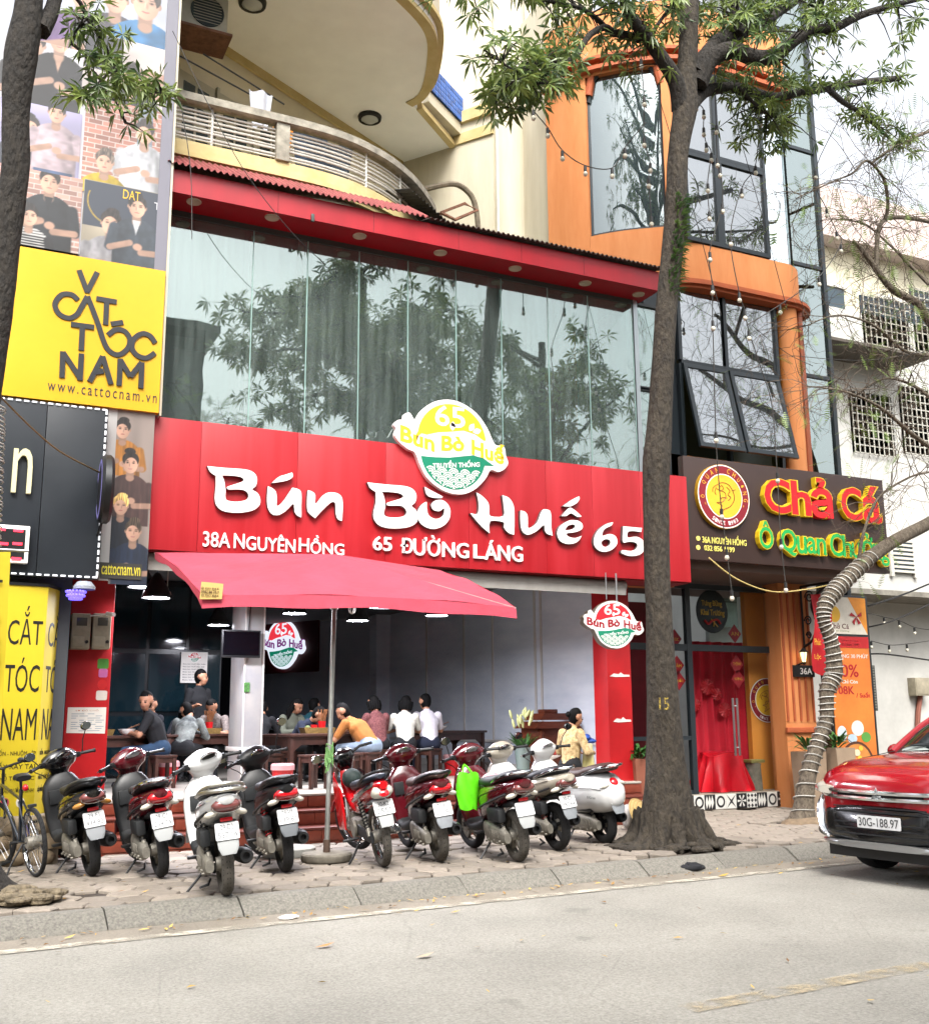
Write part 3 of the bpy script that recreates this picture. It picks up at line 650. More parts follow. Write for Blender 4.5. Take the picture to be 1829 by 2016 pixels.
# upper balcony: big white soffit
uc = [(v.x, v.y) for v in spl([(1.0,12.3,0),(3.0,12.32,0),(4.5,12.5,0),(5.38,12.95,0),(6.05,13.46,0),(6.4,14.14,0),(6.65,15.0,0),(6.55,15.42,0)], 5)]
uback = [(6.79,15.5), (7.87,16.4), (7.2,17.3), (3.09,15.1), (1.0,13.98)]
obj('soffit', slab(uc+uback, 11.8, 12.0), mSOF, ch, 0)
for z0, z1, d, m in ((11.78,11.86,.0,mCRM2), (11.86,11.95,.05,mSOF), (11.95,12.03,.1,mCRM2), (12.0,12.9,.03,mCRM)): obj('soffit_moulding', ribbon(uc, .16, z0, z1) if z0 < 11.9 else ribbon(offs(uc, d), .16, z0, z1), m, ch)
obj('beam', MB().tube([(6.75,15.45,11.83), (7.9,16.42,11.83)], .08, 4), mCRM2, ch, 0)
for k, (u, v) in enumerate(((728,229), (497,2))):
    p = at(u, v, Z=11.8); d_ = obj('ceiling_lamp', MB().lathe([(0,-.1),(.1,-.09),(.15,-.05),(.16,0)], 20, Matrix.Translation((p.x, p.y, 11.8))), M('opal lamp glass', '#aeb2b2', .3), ch)
    obj('rim', MB().lathe([(.15,-.06),(.2,-.055),(.21,0)], 20, Matrix.Translation((p.x, p.y, 11.799))), mBLKM, d_)
W0, W1 = Vector((1.0,13.98,0)), Vector((7.2,17.3,0)); wd = (W1-W0).normalized(); wn = Vector((wd.y, -wd.x, 0))
def wq(a, b, z0, z1, th=.05, off=0.):
    """panel on the slanted balcony wall, a..b metres along it"""
    P0, P1 = W0+wd*a+wn*off, W0+wd*b+wn*off; m = MB()
    q = [P0, P1, P1-wn*th, P0-wn*th]; m.add([(p.x, p.y, z0) for p in q]+[(p.x, p.y, z1) for p in q], [(0,3,2,1),(4,5,6,7),(0,1,5,4),(1,2,6,5),(2,3,7,6),(3,0,4,7)])
    return m
obj('wall', wq(-1, 7.05, 8.3, 11.8, .2), M('pale cream render', '#cfc8b4', .8, var=.08, vs=1.5), ch, 0)
mDOORW = M('weathered white door', '#a9a595', .6, var=.1, vs=5); mPANE = M('dark window pane', '#22323a', .12, spec=.8)
for k, a in enumerate((.95, 1.72, 2.5, 3.28)):
    d_ = obj('door', wq(a, a+.7, 8.5, 10.95, .03, .04), mDOORW, ch, 0)
    obj('door_frame', wq(a-.05, a+.0, 8.5, 11.0, .05, .07), mDOORW, d_, 0)
    for r in range(6):
        for c in range(2): obj('pane', wq(a+.1+c*.27, a+.32+c*.27, 8.95+r*.32, 9.2+r*.32, .008, .05), mPANE, d_, 0)
obj('cornice', wq(-1, 7.0, 11.66, 11.8, .05, .06), mCRM2, ch, 0)
# the return wall, pilaster and street-facing wall at the right
def vwall(name, a, b, z0, z1, m, th=.2):
    a, b = Vector((*a, 0)), Vector((*b, 0)); t = (b-a).normalized(); n = Vector((-t.y, t.x, 0)); q = [a, b, b+n*th, a+n*th]
    return obj(name, MB().add([(p.x, p.y, z0) for p in q]+[(p.x, p.y, z1) for p in q], [(0,3,2,1),(4,5,6,7),(0,1,5,4),(1,2,6,5),(2,3,7,6),(3,0,4,7)]), m, ch, 0)
vwall('wall', (7.2,17.3), (8.3,15.65), 7.5, 19, mCRM); vwall('wall', (8.3,15.7), (10.6,15.7), 7.5, 20, mCRM)
vwall('cornice', (7.82,16.32), (8.27,15.62), 11.8, 12.0, mCRM2, .12); vwall('cornice', (7.79,16.32), (8.22,15.62), 12.2, 12.42, mCRM2, .12); vwall('cornice', (7.85,16.35), (8.3,15.65), 12.0, 12.2, mCRM, .12)
p = at(1008, 300, Y=15.6); obj('pilaster', MB().cyl((p.x,15.72,7.5), (p.x,15.72,20), .34, n=28), mCRM, ch)
obj('gutter_pipe', MB().cyl((8.36,15.6,7.6), (8.36,15.6,19), .035, n=8), M('white plastic pipe', '#bdbab2', .5), ch)
# blue mosaic parapet: rows of small tiles on a ledge
A, B_ = at(846, 140, Y=15.45), at(923, 192, Y=16.35); t = (B_-A); t.z = 0; L_ = t.length; t.normalize(); z_ = A.z-.35
obj('ledge', MB().prism([(0,0),(L_,0),(L_,-.22),(0,-.22)], -.02, -.6, O=(A.x,A.y,z_), U=t, V=(0,0,1), N=(t.y,-t.x,0)), mCRM, ch, 0)
led = obj('ledge', MB().prism([(0,0),(L_,0),(L_,.52),(0,.52)], -.02, -.5, O=(A.x,A.y,z_), U=t, V=(0,0,1), N=(t.y,-t.x,0)), M('grout blue', '#27406e', .7), ch, 0)
mTB = M('blue mosaic tile', '#24539c', .25, rnd=.3, spec=.6); tm_ = MB().cbox((0,0,0), (L_/16-.008, .02, .095), .004).mesh('tile', mTB)
ang = math.atan2(t.y, t.x)
for i in range(16):
    for j in range(5):
        o = put('tile', tm_, led); o.matrix_parent_inverse = INV.get(led.name, Matrix()) if False else led.matrix_parent_inverse.inverted() @ led.matrix_parent_inverse; o.location = (A.x+t.x*i*L_/16+t.y*.02, A.y+t.y*i*L_/16-t.x*.02, z_+.01+j*.102); o.rotation_euler = (0,0,ang)
# old conduit, rusty bracket and little roof at the foot of the wall
def lump(name, label, cat, mb, mat, group=None): return tag(obj(name, mb, mat), label, cat, group)
q = [at(u, v, Y=15.4) for u, v in ((835,372),(880,362),(905,365),(928,385),(938,415),(942,455))]
lump('conduit', 'grey lagged pipe bending down the cream wall', 'pipe', MB().tube(spl(q, 5), .05, 8), M('lagged pipe', '#6f6657', .9, var=.3, vs=9, bump=.5, bs=40))
mRUST = M('rusty iron', '#6b4a3a', .9, var=.4, vs=12)
q = [at(u, v, Y=15.2) for u, v in ((868,418),(915,400),(940,413),(896,432))]
lump('bracket', 'rusty square iron bracket on the cream wall', 'bracket', MB().tube(q+[q[0]], .03, 4).cyl(q[0], q[0]+Vector((0,.4,-.25)), .025), mRUST)
b = corr(-1.0,1.0,0,0,1.1,.35); b.v = [tuple(Matrix.Translation((6.3,13.1,8.42)) @ Matrix.Rotation(R(24),4,'Z') @ Matrix.Rotation(R(14),4,'Y') @ Vector(v)) for v in b.v]
lump('roof_patch', 'loose dark corrugated sheet lying below the curved balcony', 'roof sheet', b, M('dark corrugated sheet', '#333333', .6, var=.3, vs=4))
# air conditioner hung under the soffit
ac = thing('air_conditioner', 'white outdoor air conditioner under the balcony soffit', 'air conditioner', at(385,90,Y=14.0))
p = at(383, 50, Y=14.3); x, z = p.x, p.z
obj('case', MB().cbox((x-.45,13.9,z-.3), (x+.4,14.25,z+.3), .03), M('old white metal', '#a9a698', .5, var=.1), ac)
obj('fan_grille', MB().lathe([(0,.0),(.22,.0),(.235,.015),(.24,.0)], 28, Matrix.Translation((x+.1,13.895,z)) @ Matrix.Rotation(R(90),4,'X')), M('dark grille', '#26343a', .4), ac)
for k in range(-4, 5): obj('grille_bar', MB().box((x+.1-.2,13.872,z+k*.045-.004), (x+.1+.2,13.876,z+k*.045+.004)), M('old white metal', '#a9a698', .5), ac, 0)
obj('tray', MB().box((x-.5,13.8,z-.36), (x+.45,14.4,z-.32)), mRUST, ac, 0)
# washing on the balcony
for k, (u, v, w, h, c, nm) in enumerate(((513,215,.34,.55,'#b9bcc4','pale grey'), (558,262,.3,.4,'#c77a2c','orange'), (610,310,.5,.75,'#1f2c3c','navy'), (655,325,.6,.7,'#17202b','black'))):
    p = at(u, v, Y=13.3)
    def fn(a, b, p=p, w=w, h=h, k=k): return (p.x+(a-.5)*w*(1-.35*(1-b)), 13.3+.05*math.sin(a*9+k), p.z+(b-.5)*h)
    lump('washing', nm+' cloth drying behind the balcony rail', 'laundry', MB().grid(fn, 10, 6), M('cloth '+nm, c, .9, var=.1), 'washing on the balcony')
b = MB()
for s_ in ((400,105,560,205), (352,108,520,200)): b.cyl(at(s_[0], s_[1], Y=13.6), at(s_[2], s_[3], Y=13.6), .012, n=6)
lump('drying_pole', 'dark drying pole slung across the balcony', 'pole', b, mBLKM)

# ================================================================ THE BARBER SHOP ON THE LEFT
YC = 11.8
bs_ = thing('barber_building', 'tall dark barber shop building behind the billboards', 'building', (-1, 13, 0))
obj('wall', MB().box((-6,12.0,-.1), (1.22,16,14)), M('barber wall', '#3f4248', .8, var=.1), bs_, 0)
obj('wall', MB().box((1.22,12.4,3.7), (1.93,16,14)), M('barber wall', '#3f4248', .8, var=.1), bs_, 0)
rw = obj('rubble_wall', MB().box((-4,11.55,-.05), (1.2,12.0,.45)), M('rubble mortar', '#7d7263', .95, var=.3, vs=8), bs_, 0)
mRUB = M('rubble stone', '#8a7a63', .9, var=.3, vs=9, bump=.6, bs=30, rnd=.25)
rs = []
for k in range(4):
    b = MB(); b.ball((0,0,0), (.15,.07,.09), 9, 6); b.v = [(x*random.uniform(.85,1.1), y, z*random.uniform(.85,1.12)) for x, y, z in b.v]; rs.append(b.mesh('stone', mRUB, 50))
for i in range(13):
    for j in range(3):
        o = put('stone', rs[(i+j) % 4], rw); o.matrix_parent_inverse = Matrix(); o.location = (-2.2+i*.27+(.13 if j % 2 else 0), 11.55, .06+j*.155); o.rotation_euler = (0, random.uniform(-.25,.25), 0)
# photo billboard
bb = thing('photo_billboard', 'tall billboard of barber shop portraits in a grey frame', 'billboard', (.8, YC, 6.4))
obj('backing', MB().box((-2.4,YC,6.42), (1.98,YC+.12,13.5)), M('billboard white', '#a9a8ae', .6), bb, 0)
obj('frame', MB().box((1.86,YC-.012,6.36), (1.99,YC-.0,13.5)), M('frame grey', '#6d6c76', .5), bb, 0)
obj('frame', MB().box((-2.4,YC-.012,6.36), (1.858,YC-.001,6.44)), M('frame dark', '#2b2a31', .5), bb, 0)
obj('edge_angle', MB().box((1.995,YC-.02,4.7), (2.02,YC+.1,13.5)), M('cream angle', '#b5ae9a', .5), bb, 0)
mSK = M('print skin', '#b98d74', .6)
def prnt(c): return M('print '+c, c, .5, var=.12, vs=7, detail=6)
mPRINT = bpy.data.materials.new('photographic print'); mPRINT.use_nodes = True; _n = mPRINT.node_tree; _p = _n.nodes['Principled BSDF']; _p.inputs['Roughness'].default_value = .45
_a = _n.nodes.new('ShaderNodeAttribute'); _a.attribute_name = 'ink'; _n.links.new(_a.outputs['Color'], _p.inputs['Base Color'])
def rgb(h): return np.array([int(h[i:i+2], 16)/255 for i in (1, 3, 5)])
class Photo:
    """a printed photograph: a fine sheet whose points carry the ink colours"""
    def __init__(s, u0, v0, u1, v1, Y, bg, res=100, seed=1):
        O, w, h = pbox(u0, v0, u1, v1, Y); s.O, s.w, s.h, s.Y = O, w, h, Y; s.nx, s.nz = max(8, int(w*res)), max(8, int(h*res)); s.rg = np.random.RandomState(seed)
        s.X, s.Z = np.meshgrid(np.linspace(O.x, O.x+w, s.nx+1), np.linspace(O.z, O.z+h, s.nz+1)); s.img = np.ones(s.X.shape+(3,))*rgb(bg); s.img *= (.86+.3*s.noise(4))[..., None]
    def noise(s, cells, ax=1., az=1.):
        g = s.rg.rand(int(cells*az)+3, int(cells*ax)+3); x = (s.X-s.O.x)/s.w*cells*ax; z = (s.Z-s.O.z)/s.h*cells*az; i, j = x.astype(int), z.astype(int); f, t = x-i, z-j; f = f*f*(3-2*f); t = t*t*(3-2*t)
        return (g[j, i]*(1-f)+g[j, i+1]*f)*(1-t)+(g[j+1, i]*(1-f)+g[j+1, i+1]*f)*t
    def mix(s, m, c): m = np.clip(m, 0, 1)[..., None]; s.img = s.img*(1-m)+np.asarray(c)*m
    def ell(s, cx, cz, rx, rz, soft=.25): return np.clip((1-((s.X-cx)/rx)**2-((s.Z-cz)/rz)**2)/soft, 0, 1)
    def cap(s, a, b, r, soft=.3):
        d = np.array(b)-np.array(a); t = np.clip(((s.X-a[0])*d[0]+(s.Z-a[1])*d[1])/max(d@d, 1e-9), 0, 1); q = np.hypot(s.X-a[0]-t*d[0], s.Z-a[1]-t*d[1]); return np.clip((1-q/r)/soft, 0, 1)
    def bricks(s, c='#a5614f'):
        r = np.floor((s.Z-s.O.z)/.06); f = ((s.X+(r % 2)*.07)/.15) % 1; m = ((s.Z-s.O.z)/.06 % 1 > .2)*(f > .1); k = s.rg.rand(400)[(np.abs(r*37+np.floor((s.X+(r % 2)*.07)/.15)*11).astype(int)) % 400]; s.mix(m*.85, rgb(c)*(.75+.5*k)[..., None])
    def rect(s, x0, z0, x1, z1, c, a=1.): s.mix(a*((s.X > s.O.x+x0*s.w)*(s.X < s.O.x+x1*s.w)*(s.Z > s.O.z+z0*s.h)*(s.Z < s.O.z+z1*s.h)), rgb(c))
    def man(s, u, v, f, shirt, torso=3.2, hair='#1d1816', skin='#c99d84', side=1, arms=True, collar=None, stripes=0, quiff=.1, legs=None):
        p = at(u, v, Y=s.Y); cx, cz = p.x, p.z; sh = rgb(shirt); sk = rgb(skin); dx, dz = (s.X-cx)/f, (s.Z-cz)/f; fold = s.noise(16, 1.2, .8)*.5+s.noise(30)*.25
        drop = np.clip((-.62-dz)/.5, 0, 1); wd = .3+.72*drop**.6; m = np.clip((wd-np.abs(dx))/.06, 0, 1)*(dz < -.6)*(dz > -torso); tone = (.68+.5*fold-.16*dx*side-.1*np.abs(dx))[..., None]; cl = sh*tone
        if stripes: cl = np.where(((dz*7) % 1 > .5)[..., None], cl, np.array([.85,.85,.84])*tone)
        s.mix(m, cl)
        if legs: s.mix(np.clip((.9-np.abs(dx))/.08, 0, 1)*(dz < -torso+.6), rgb(legs)*tone)
        if arms:
            for q in (-1, 1): s.mix(s.cap((cx+q*.95*f, cz-1.15*f), (cx+q*1.12*f, cz-2.1*f), .26*f), sh*(.62+.5*fold)[..., None]); s.mix(s.cap((cx+q*1.1*f, cz-2.15*f), (cx+q*.25*f, cz-2.0*f-.2*f*q), .17*f), sk*(.75+.25*fold)[..., None])
            s.mix(s.ell(cx+.1*f, cz-1.95*f, .24*f, .2*f, .5), sk*.95)
        s.mix(s.cap((cx, cz-.35*f), (cx, cz-.75*f), .23*f), sk*.78); 
        if collar: s.mix(np.clip((.2-np.abs(dx)-(-.7-dz)*.25)/.05, 0, 1)*(dz < -.68)*(dz > -1.7), rgb(collar)*(.8+.3*fold)[..., None])
        else: s.mix(s.ell(cx, cz-.78*f, .22*f, .16*f, .4), sk*.85)
        for q in (-1, 1): s.mix(s.ell(cx+q*.37*f, cz-.02*f, .07*f, .13*f, .5), sk*.82)
        fm = s.ell(cx, cz-.03*f, .375*f, .52*f, .16); s.mix(fm, np.clip(sk*(1.1-.26*np.clip(dx*side*1.6+.1, -.2, 1)-.16*np.clip(-dz-.25, 0, 1))[..., None], 0, 1))
        for q in (-1, 1): s.mix(.45*s.ell(cx+q*.15*f, cz+.03*f, .12*f, .08*f, .8), sk*.5); s.mix(s.ell(cx+q*.15*f, cz+.02*f, .06*f, .028*f, .6), [.1,.07,.06]); s.mix(.8*s.ell(cx+q*.16*f, cz+.115*f, .1*f, .022*f, .7), rgb(hair)); s.mix(.3*s.ell(cx+q*.2*f, cz-.12*f, .11*f, .09*f, .9), [.9,.66,.56])
        s.mix(.5*s.ell(cx+.035*f*side, cz-.09*f, .05*f, .12*f, .8), sk*.7); s.mix(.5*s.ell(cx-.02*f*side, cz-.07*f, .022*f, .12*f, .9), [.95,.82,.74]); s.mix(.85*s.ell(cx, cz-.285*f, .13*f, .04*f, .7), [.62,.33,.3]); s.mix(.4*s.ell(cx, cz-.275*f, .1*f, .014*f, .7), [.95,.92,.9])
        hm = np.maximum(s.ell(cx, cz+.2*f, .43*f, .40*f, .15), s.ell(cx+.05*f*side, cz+(.42+quiff)*f, .3*f, .2*f, .3))*(1-s.ell(cx-.03*f*side, cz-.12*f, .335*f, .44*f, .18)); hm *= (dz > -.12); s.mix(hm, rgb(hair)*(.6+1.3*s.noise(60, 1.6, .5))[..., None])
    def done(s, parent, d=.004):
        im = np.clip(s.img*.9+.075, 0, 1); lc = np.where(im <= .04045, im/12.92, ((im+.055)/1.055)**2.4)*.64; n = s.nx+1
        me = bpy.data.meshes.new('photo_print'); me.from_pydata(np.stack([s.X.ravel(), np.full(s.X.size, s.Y-d), s.Z.ravel()], 1).tolist(), [], [(j*n+i, j*n+i+1, (j+1)*n+i+1, (j+1)*n+i) for j in range(s.nz) for i in range(s.nx)]); me.materials.append(mPRINT)
        at_ = me.color_attributes.new('ink', 'FLOAT_COLOR', 'POINT'); at_.data.foreach_set('color', np.concatenate([lc.reshape(-1, 3), np.ones((s.X.size, 1))], 1).ravel().astype(np.float32)); me.update(); return put('photo_print', me, parent)
P = Photo(-150,-150,331,92,YC,'#b9bfd0'); P.man(163,-12,.36,'#6d4a86'); P.man(228,-4,.36,'#4a4450',side=-1); P.man(288,6,.42,'#3a86c4',quiff=.0,arms=False); P.done(bb,.003)
P = Photo(-150,62,163,205,YC,'#cfcdd4',seed=2); P.man(68,86,.29,'#1b1b20',3); P.man(118,79,.29,'#17171b',3.4,side=-1,collar='#c99d84'); P.done(bb,.006)
P = Photo(163,78,331,208,YC,'#c5b9b4',seed=3); P.rect(0,.45,.45,1,'#2a2a33'); P.rect(.45,.2,1,.6,'#b58a78'); P.man(258,150,.27,'#26262c',3,collar='#d7b090'); P.done(bb,.0075)
P = Photo(-150,190,160,332,YC,'#a39dc0',seed=4); P.rect(0,.0,1,.3,'#8a86a0',.6); P.man(58,250,.25,'#2c3242',3,side=-1); P.man(112,222,.235,'#d3bcc4',3.6,legs='#4a6490',quiff=.16); P.done(bb,.009)
P = Photo(163,205,331,392,YC,'#c9bdb4',seed=5); P.bricks(); P.rect(.62,.3,.8,1,'#5d7f96',.7); P.man(285,262,.26,'#dfe1e6',4,legs='#23242a',quiff=.12); P.man(206,318,.25,'#d9b81c',1.9,hair='#4a4038',arms=False); P.done(bb,.0105)
P = Photo(-150,322,160,494,YC,'#c4b4ac',seed=6); P.bricks('#b57f70'); P.man(98,358,.265,'#23272c',4,collar='#1b1e22',legs='#2a3350',quiff=.22); P.man(58,425,.22,'#1d1d20',3,stripes=1,side=-1); P.done(bb,.012)
P = Photo(160,368,331,530,YC,'#a59a84',seed=7); P.rect(0,.45,1,1,'#2c3442'); q = at(222,400,Y=YC); r_ = np.hypot(P.X-q.x, P.Z-q.z); P.mix(np.clip(1-np.abs(r_-.27)/.012, 0, 1)*(P.Z < q.z+.1), rgb('#cfa51f')); P.man(218,440,.27,'#a5a3a8',3,collar='#8d8b92'); P.man(270,408,.25,'#38434f',4,collar='#d9dade',side=-1,quiff=.16); P.done(bb,.0135)
O, w, h = pbox(242,376,276,394,YC); letter('word', 'DAT', O, w, h, prnt('#c9a21e'), bb, .0155)
O, w, h = pbox(303,400,318,414,YC); letter('word', 'TI', O, w, h, prnt('#b9b9bd'), bb, .0155)
obj('frame', MB().box((1.86,YC-.022,6.36), (1.99,YC-.013,13.5)), M('frame grey', '#6d6c76', .5), bb, 0)
# yellow sign
mSY = M('yellow sign sheet', '#cf9f10', .4, var=.05, vs=1.5); mSK2 = M('charcoal lettering', '#26282c', .45)
ys = thing('barber_sign', 'square yellow sign with black scissors lettering', 'sign', (1.0, YC, 4.7))
b = MB(); n = 18; vs = []
for j in range(2):
    for i in range(n+1):
        z = 4.72+(6.4-4.72)*i/n; x0 = .22+.16*math.sin((z-4.4)*1.9); vs += [(x0 if j == 0 else 1.985, YC-.05, z)]
b.add(vs, [(i, n+1+i, n+2+i, i+1) for i in range(n)]); nb = len(b.v); b.add([(v[0], YC+.05, v[2]) for v in b.v], [])
b.add([], []); rim = list(range(n+1))+[2*n+1-i for i in range(n+1)]
b.f += [(rim[i], rim[(i+1) % len(rim)], nb+rim[(i+1) % len(rim)], nb+rim[i]) for i in range(len(rim))]; b.m += [0]*len(rim)
obj('panel', b, mSY, ys, 20)
SX, SZ = 2.24, None
def yz(x, y): p = at(x/2.24*.78633, (600+y/2.24)*.78633, Y=YC-.05); return (p.x, p.z)
def stroke(name, pts, w, parent, mat, Y, d=.012, fn=yz, res=6, n=2):
    q = [fn(*p) for p in pts]; q = [(v.x, v.y) for v in spl([(a, b, 0) for a, b in q], res)] if len(q) > 2 else q
    a, c = offs(q, w/2), offs(q, -w/2); b = MB()
    vs = []
    for i in range(len(q)): vs += [(a[i][0], Y-.0005, a[i][1]), (a[i][0], Y-d, a[i][1]), (c[i][0], Y-d, c[i][1]), (c[i][0], Y-.0005, c[i][1])]
    m = len(q); b.add(vs, [(i*4+k, i*4+(k+1) % 4, (i+1)*4+(k+1) % 4, (i+1)*4+k) for i in range(m-1) for k in range(4)]+[(0,1,2,3), ((m-1)*4+3,(m-1)*4+2,(m-1)*4+1,(m-1)*4)])
    return obj(name, b, mat, parent, 0)
for pts in ([(443,170),(490,296)], [(545,182),(487,296)], [(437,338),(400,308),(345,310),(308,360),(330,415),(385,440),(430,420),(455,380),(490,318)], [(490,318),(545,460),(585,580),(620,630),(668,645),(715,610),(728,560),(700,515),(650,505),(605,535)],
            [(540,330),(655,350)], [(598,342),(592,478)], [(622,474),(690,464)], [(398,475),(528,492)], [(462,484),(455,622)], [(870,580),(840,540),(795,528),(748,560),(740,610),(770,650),(820,664),(868,635)],
            [(347,775),(352,628)], [(352,632),(450,780)], [(448,790),(456,640)], [(502,798),(575,655)], [(575,655),(622,812)], [(530,745),(580,738)], [(667,820),(674,670)], [(674,675),(730,770)], [(730,770),(793,690)], [(789,835),(795,690)]):
    SD_ = globals().get('SD_', .010)+.0006; stroke('stroke', pts, .056, ys, mSK2, YC-.05, SD_)
a0, a1 = yz(265,850), yz(878,918); letter('web_address', 'www.cattocnam.vn', (a0[0],YC-.05,a1[1]+.0), a1[0]-a0[0], .1, mSK2, ys, .004, space=1.35)
# dark board with the letter n and its string of light dashes
mDK = M('charcoal sign sheet', '#24282d', .35, var=.1, vs=2)
ds = thing('dark_sign', 'charcoal sign board with a cream letter beside the photo strip', 'sign', (.6, 11.6, 2.8))
obj('panel', MB().cbox((-2.5,11.6,2.81), (.82,11.7,4.65), .006), mDK, ds); obj('panel', MB().cbox((.825,11.6,2.81), (1.43,11.7,4.65), .006), mDK, ds)
O, w, h = pbox(24,884,63,972,11.6); letter('letter', 'n', O, w, h, M('cream acrylic', '#cfc9a0', .4), ds, .05, bold=.0)
mLED = M('led white', '#d7dade', .4, emit=.25)
for k in range(24):
    z = 2.84+k*.076; obj('light_dash', MB().cbox((1.405,11.585,z), (1.425,11.6,z+.05), .003), mLED, ds)
for k in range(16):
    x = .2+k*.078; obj('light_dash', MB().cbox((x,11.585,2.82), (x+.05,11.6,2.838), .003), mLED, ds); obj('light_dash', MB().cbox((x,11.585,4.63), (x+.05,11.6,4.648), .003), mLED, ds)
ld = thing('led_display', 'small white framed dot matrix display with red digits', 'display', (.4, 11.5, 3.0))
O, w, h = pbox(-30,1034,57,1108,11.55); obj('frame', MB().cbox((O.x,11.52,O.z), (O.x+w,11.6,O.z+h), .01), mWHITE, ld); obj('screen', MB().box((O.x+.04,11.515,O.z+.04), (O.x+w-.04,11.519,O.z+h-.04)), mBLK, ld, 0)
mLR = M('led red', '#ff2a3c', .4, emit=1.2)
for k, (x, z) in enumerate(((.62,.1), (.62,.5), (.62,.85), (.3,.48), (.22,.86))): obj('lit_row', MB().box((O.x+w*x,11.51,O.z+h*z-.01), (O.x+w*x+.09,11.514,O.z+h*z+.016)), mLR, ld, 0)
# narrow photo strip
fs_ = thing('photo_strip', 'narrow upright banner of smiling customers beside the red sign', 'banner', (1.7, 11.8, 2.85))
obj('panel', MB().box((1.46,11.8,2.83), (1.9,11.84,4.72)), M('strip white', '#a8a6a4', .5), fs_, 0)
P = Photo(222,806,297,1152,11.8,'#8d8078',150,9); P.man(242,845,.2,'#d98a2f',2.6); P.man(257,912,.215,'#4b3330',3.2,quiff=.2,side=-1); P.man(238,995,.2,'#1d2430',3,hair='#c09a55',arms=False); P.man(262,1046,.21,'#1e2c48',3,hair='#3a3026',quiff=.14); P.done(fs_, .004)
obj('foot_band', MB().box((1.465,11.785,2.85), (1.895,11.795,3.02)), prnt('#3a3833'), fs_, 0); letter('web_address', 'cattocnam.vn', (1.48,11.785,2.89), .4, .11, prnt('#d7c93a'), fs_, .003, bold=.006)
# round sign seen from the side
rd = thing('round_sign', 'round black lit sign projecting edge-on beside the photo strip', 'sign', (1.45, 11.3, 3.4))
T = Matrix.Translation((1.42,11.35,3.72)) @ Matrix.Rotation(R(-3),4,'Z') @ Matrix.Rotation(R(90),4,'Y'); obj('case', MB().lathe([(0,-.06),(.33,-.06),(.36,-.03),(.36,.03),(.33,.06),(0,.06)], 36, T), mBLK, rd)
obj('lit_ring', MB().lathe([(.27,-.061),(.29,-.066),(.31,-.061)], 36, T), M('ring blue', '#5f5a8a', .4, emit=.3), rd); obj('arm', MB().cyl((1.42,11.35,3.72), (1.42,11.8,3.72), .02), mBLKM, rd)
obj('arm', MB().cyl((1.4,11.35,3.37), (1.4,11.8,3.2), .015), mBLKM, rd)
# spinning disco lamp under the dark sign
dl = thing('party_lamp', 'small round party lamp with blue and red leds under the dark sign', 'lamp', (1.2, 11.6, 2.5))
p = at(158, 1160, Y=11.6); obj('dome', MB().lathe([(.0,.09),(.07,.08),(.11,.03),(.11,0)], 18, Matrix.Translation((p.x+.04,11.62,p.z))), M('lamp grey', '#8b8f99', .4), dl)
b = MB(); 
for a in range(16):
    for c in range(3): b.ball((p.x-.04+.09*math.cos(a*.39)*math.cos(c*.45), 11.6+.09*math.sin(a*.39)*math.cos(c*.45), p.z-.03-.09*math.sin(c*.45)), .016, 6, 4); 
obj('led_lenses', b, M('led blue', '#5a4bd8', .3, emit=.9), dl); obj('stem', MB().cyl((p.x,11.62,p.z+.05), (p.x,11.62,p.z+.3), .012), mBLKM, dl)
# standing yellow light box, three faces of lettering
mYB = M('yellow vinyl', '#c2ac20', .5, var=.05, vs=2, bump=.1, bs=4); mBT = M('black vinyl print', '#17160f', .5)
lb = thing('lightbox', 'tall yellow barber light box with black lettering on two faces', 'sign', (.85, 11.8, .3))
A, B_, C_ = Vector((.25,11.62,.36)), Vector((.96,11.7,.36)), Vector((1.24,12.3,.36)); Hb = 2.36
for s_, e_, nm in ((A, B_, 'front_face'), (B_, C_, 'side_face')):
    d = (e_-s_); L_ = d.length; d.normalize(); n_ = Vector((d.y, -d.x, 0))
    f_ = obj(nm, MB().prism([(0,0),(L_,0),(L_,Hb),(0,Hb)], -.03, 0, O=s_, U=d, V=(0,0,1), N=n_), mYB, lb, 0)
    for i, (t_, z0, h_) in enumerate((('CẮT',1.8,.46), ('TÓC',1.33,.4), ('NAM',.86,.36))): letter('word', t_, s_+d*(L_*(.5 if nm == 'front_face' else .12))+Vector((0,0,z0-.04)), L_*(.46 if nm == 'front_face' else .72), h_*.86, mBT, f_, .003, (d, Vector((0,0,1)), n_), bold=0)
    for i, (t_, z0) in enumerate((('UỐN - NHUỘM - ÉP',.7), ('LẤY RÁY TAI',.58), ('NHỔ TÓC BẠC',.46), ('GỘI ĐẦU DƯỠNG SINH',.34))): letter('word', t_, s_+d*(L_*(.46 if nm == 'front_face' else .1))+Vector((0,0,z0-.04)), L_*.52, .075, mBT, f_, .003, (d, Vector((0,0,1)), n_))
    if nm == 'front_face':
        for i, (c, x) in enumerate((('#2452a4',.42), ('#b7395a',.62), ('#d9d4cc',.82))): obj('round_icon', MB().prism(ellipse(L_*x, .22, .04, .05, 16), 0, .003, O=s_, U=d, V=(0,0,1), N=n_), prnt(c), f_, 0)
        for x, t_, c in ((.405,'f','#e8e8e8'), (.605,'o','#e8e8e8'), (.8,'M','#c0392b')): letter('icon_letter', t_, s_+d*(L_*x)+Vector((0,0,.19)), .03, .06, prnt(c), f_, .005, (d, Vector((0,0,1)), n_))
    obj('top_edge', MB().prism([(0,0),(L_,0),(L_,.03),(0,.03)], -.04, .012, O=s_+Vector((0,0,Hb)), U=d, V=(0,0,1), N=n_), mBLKM, f_, 0)
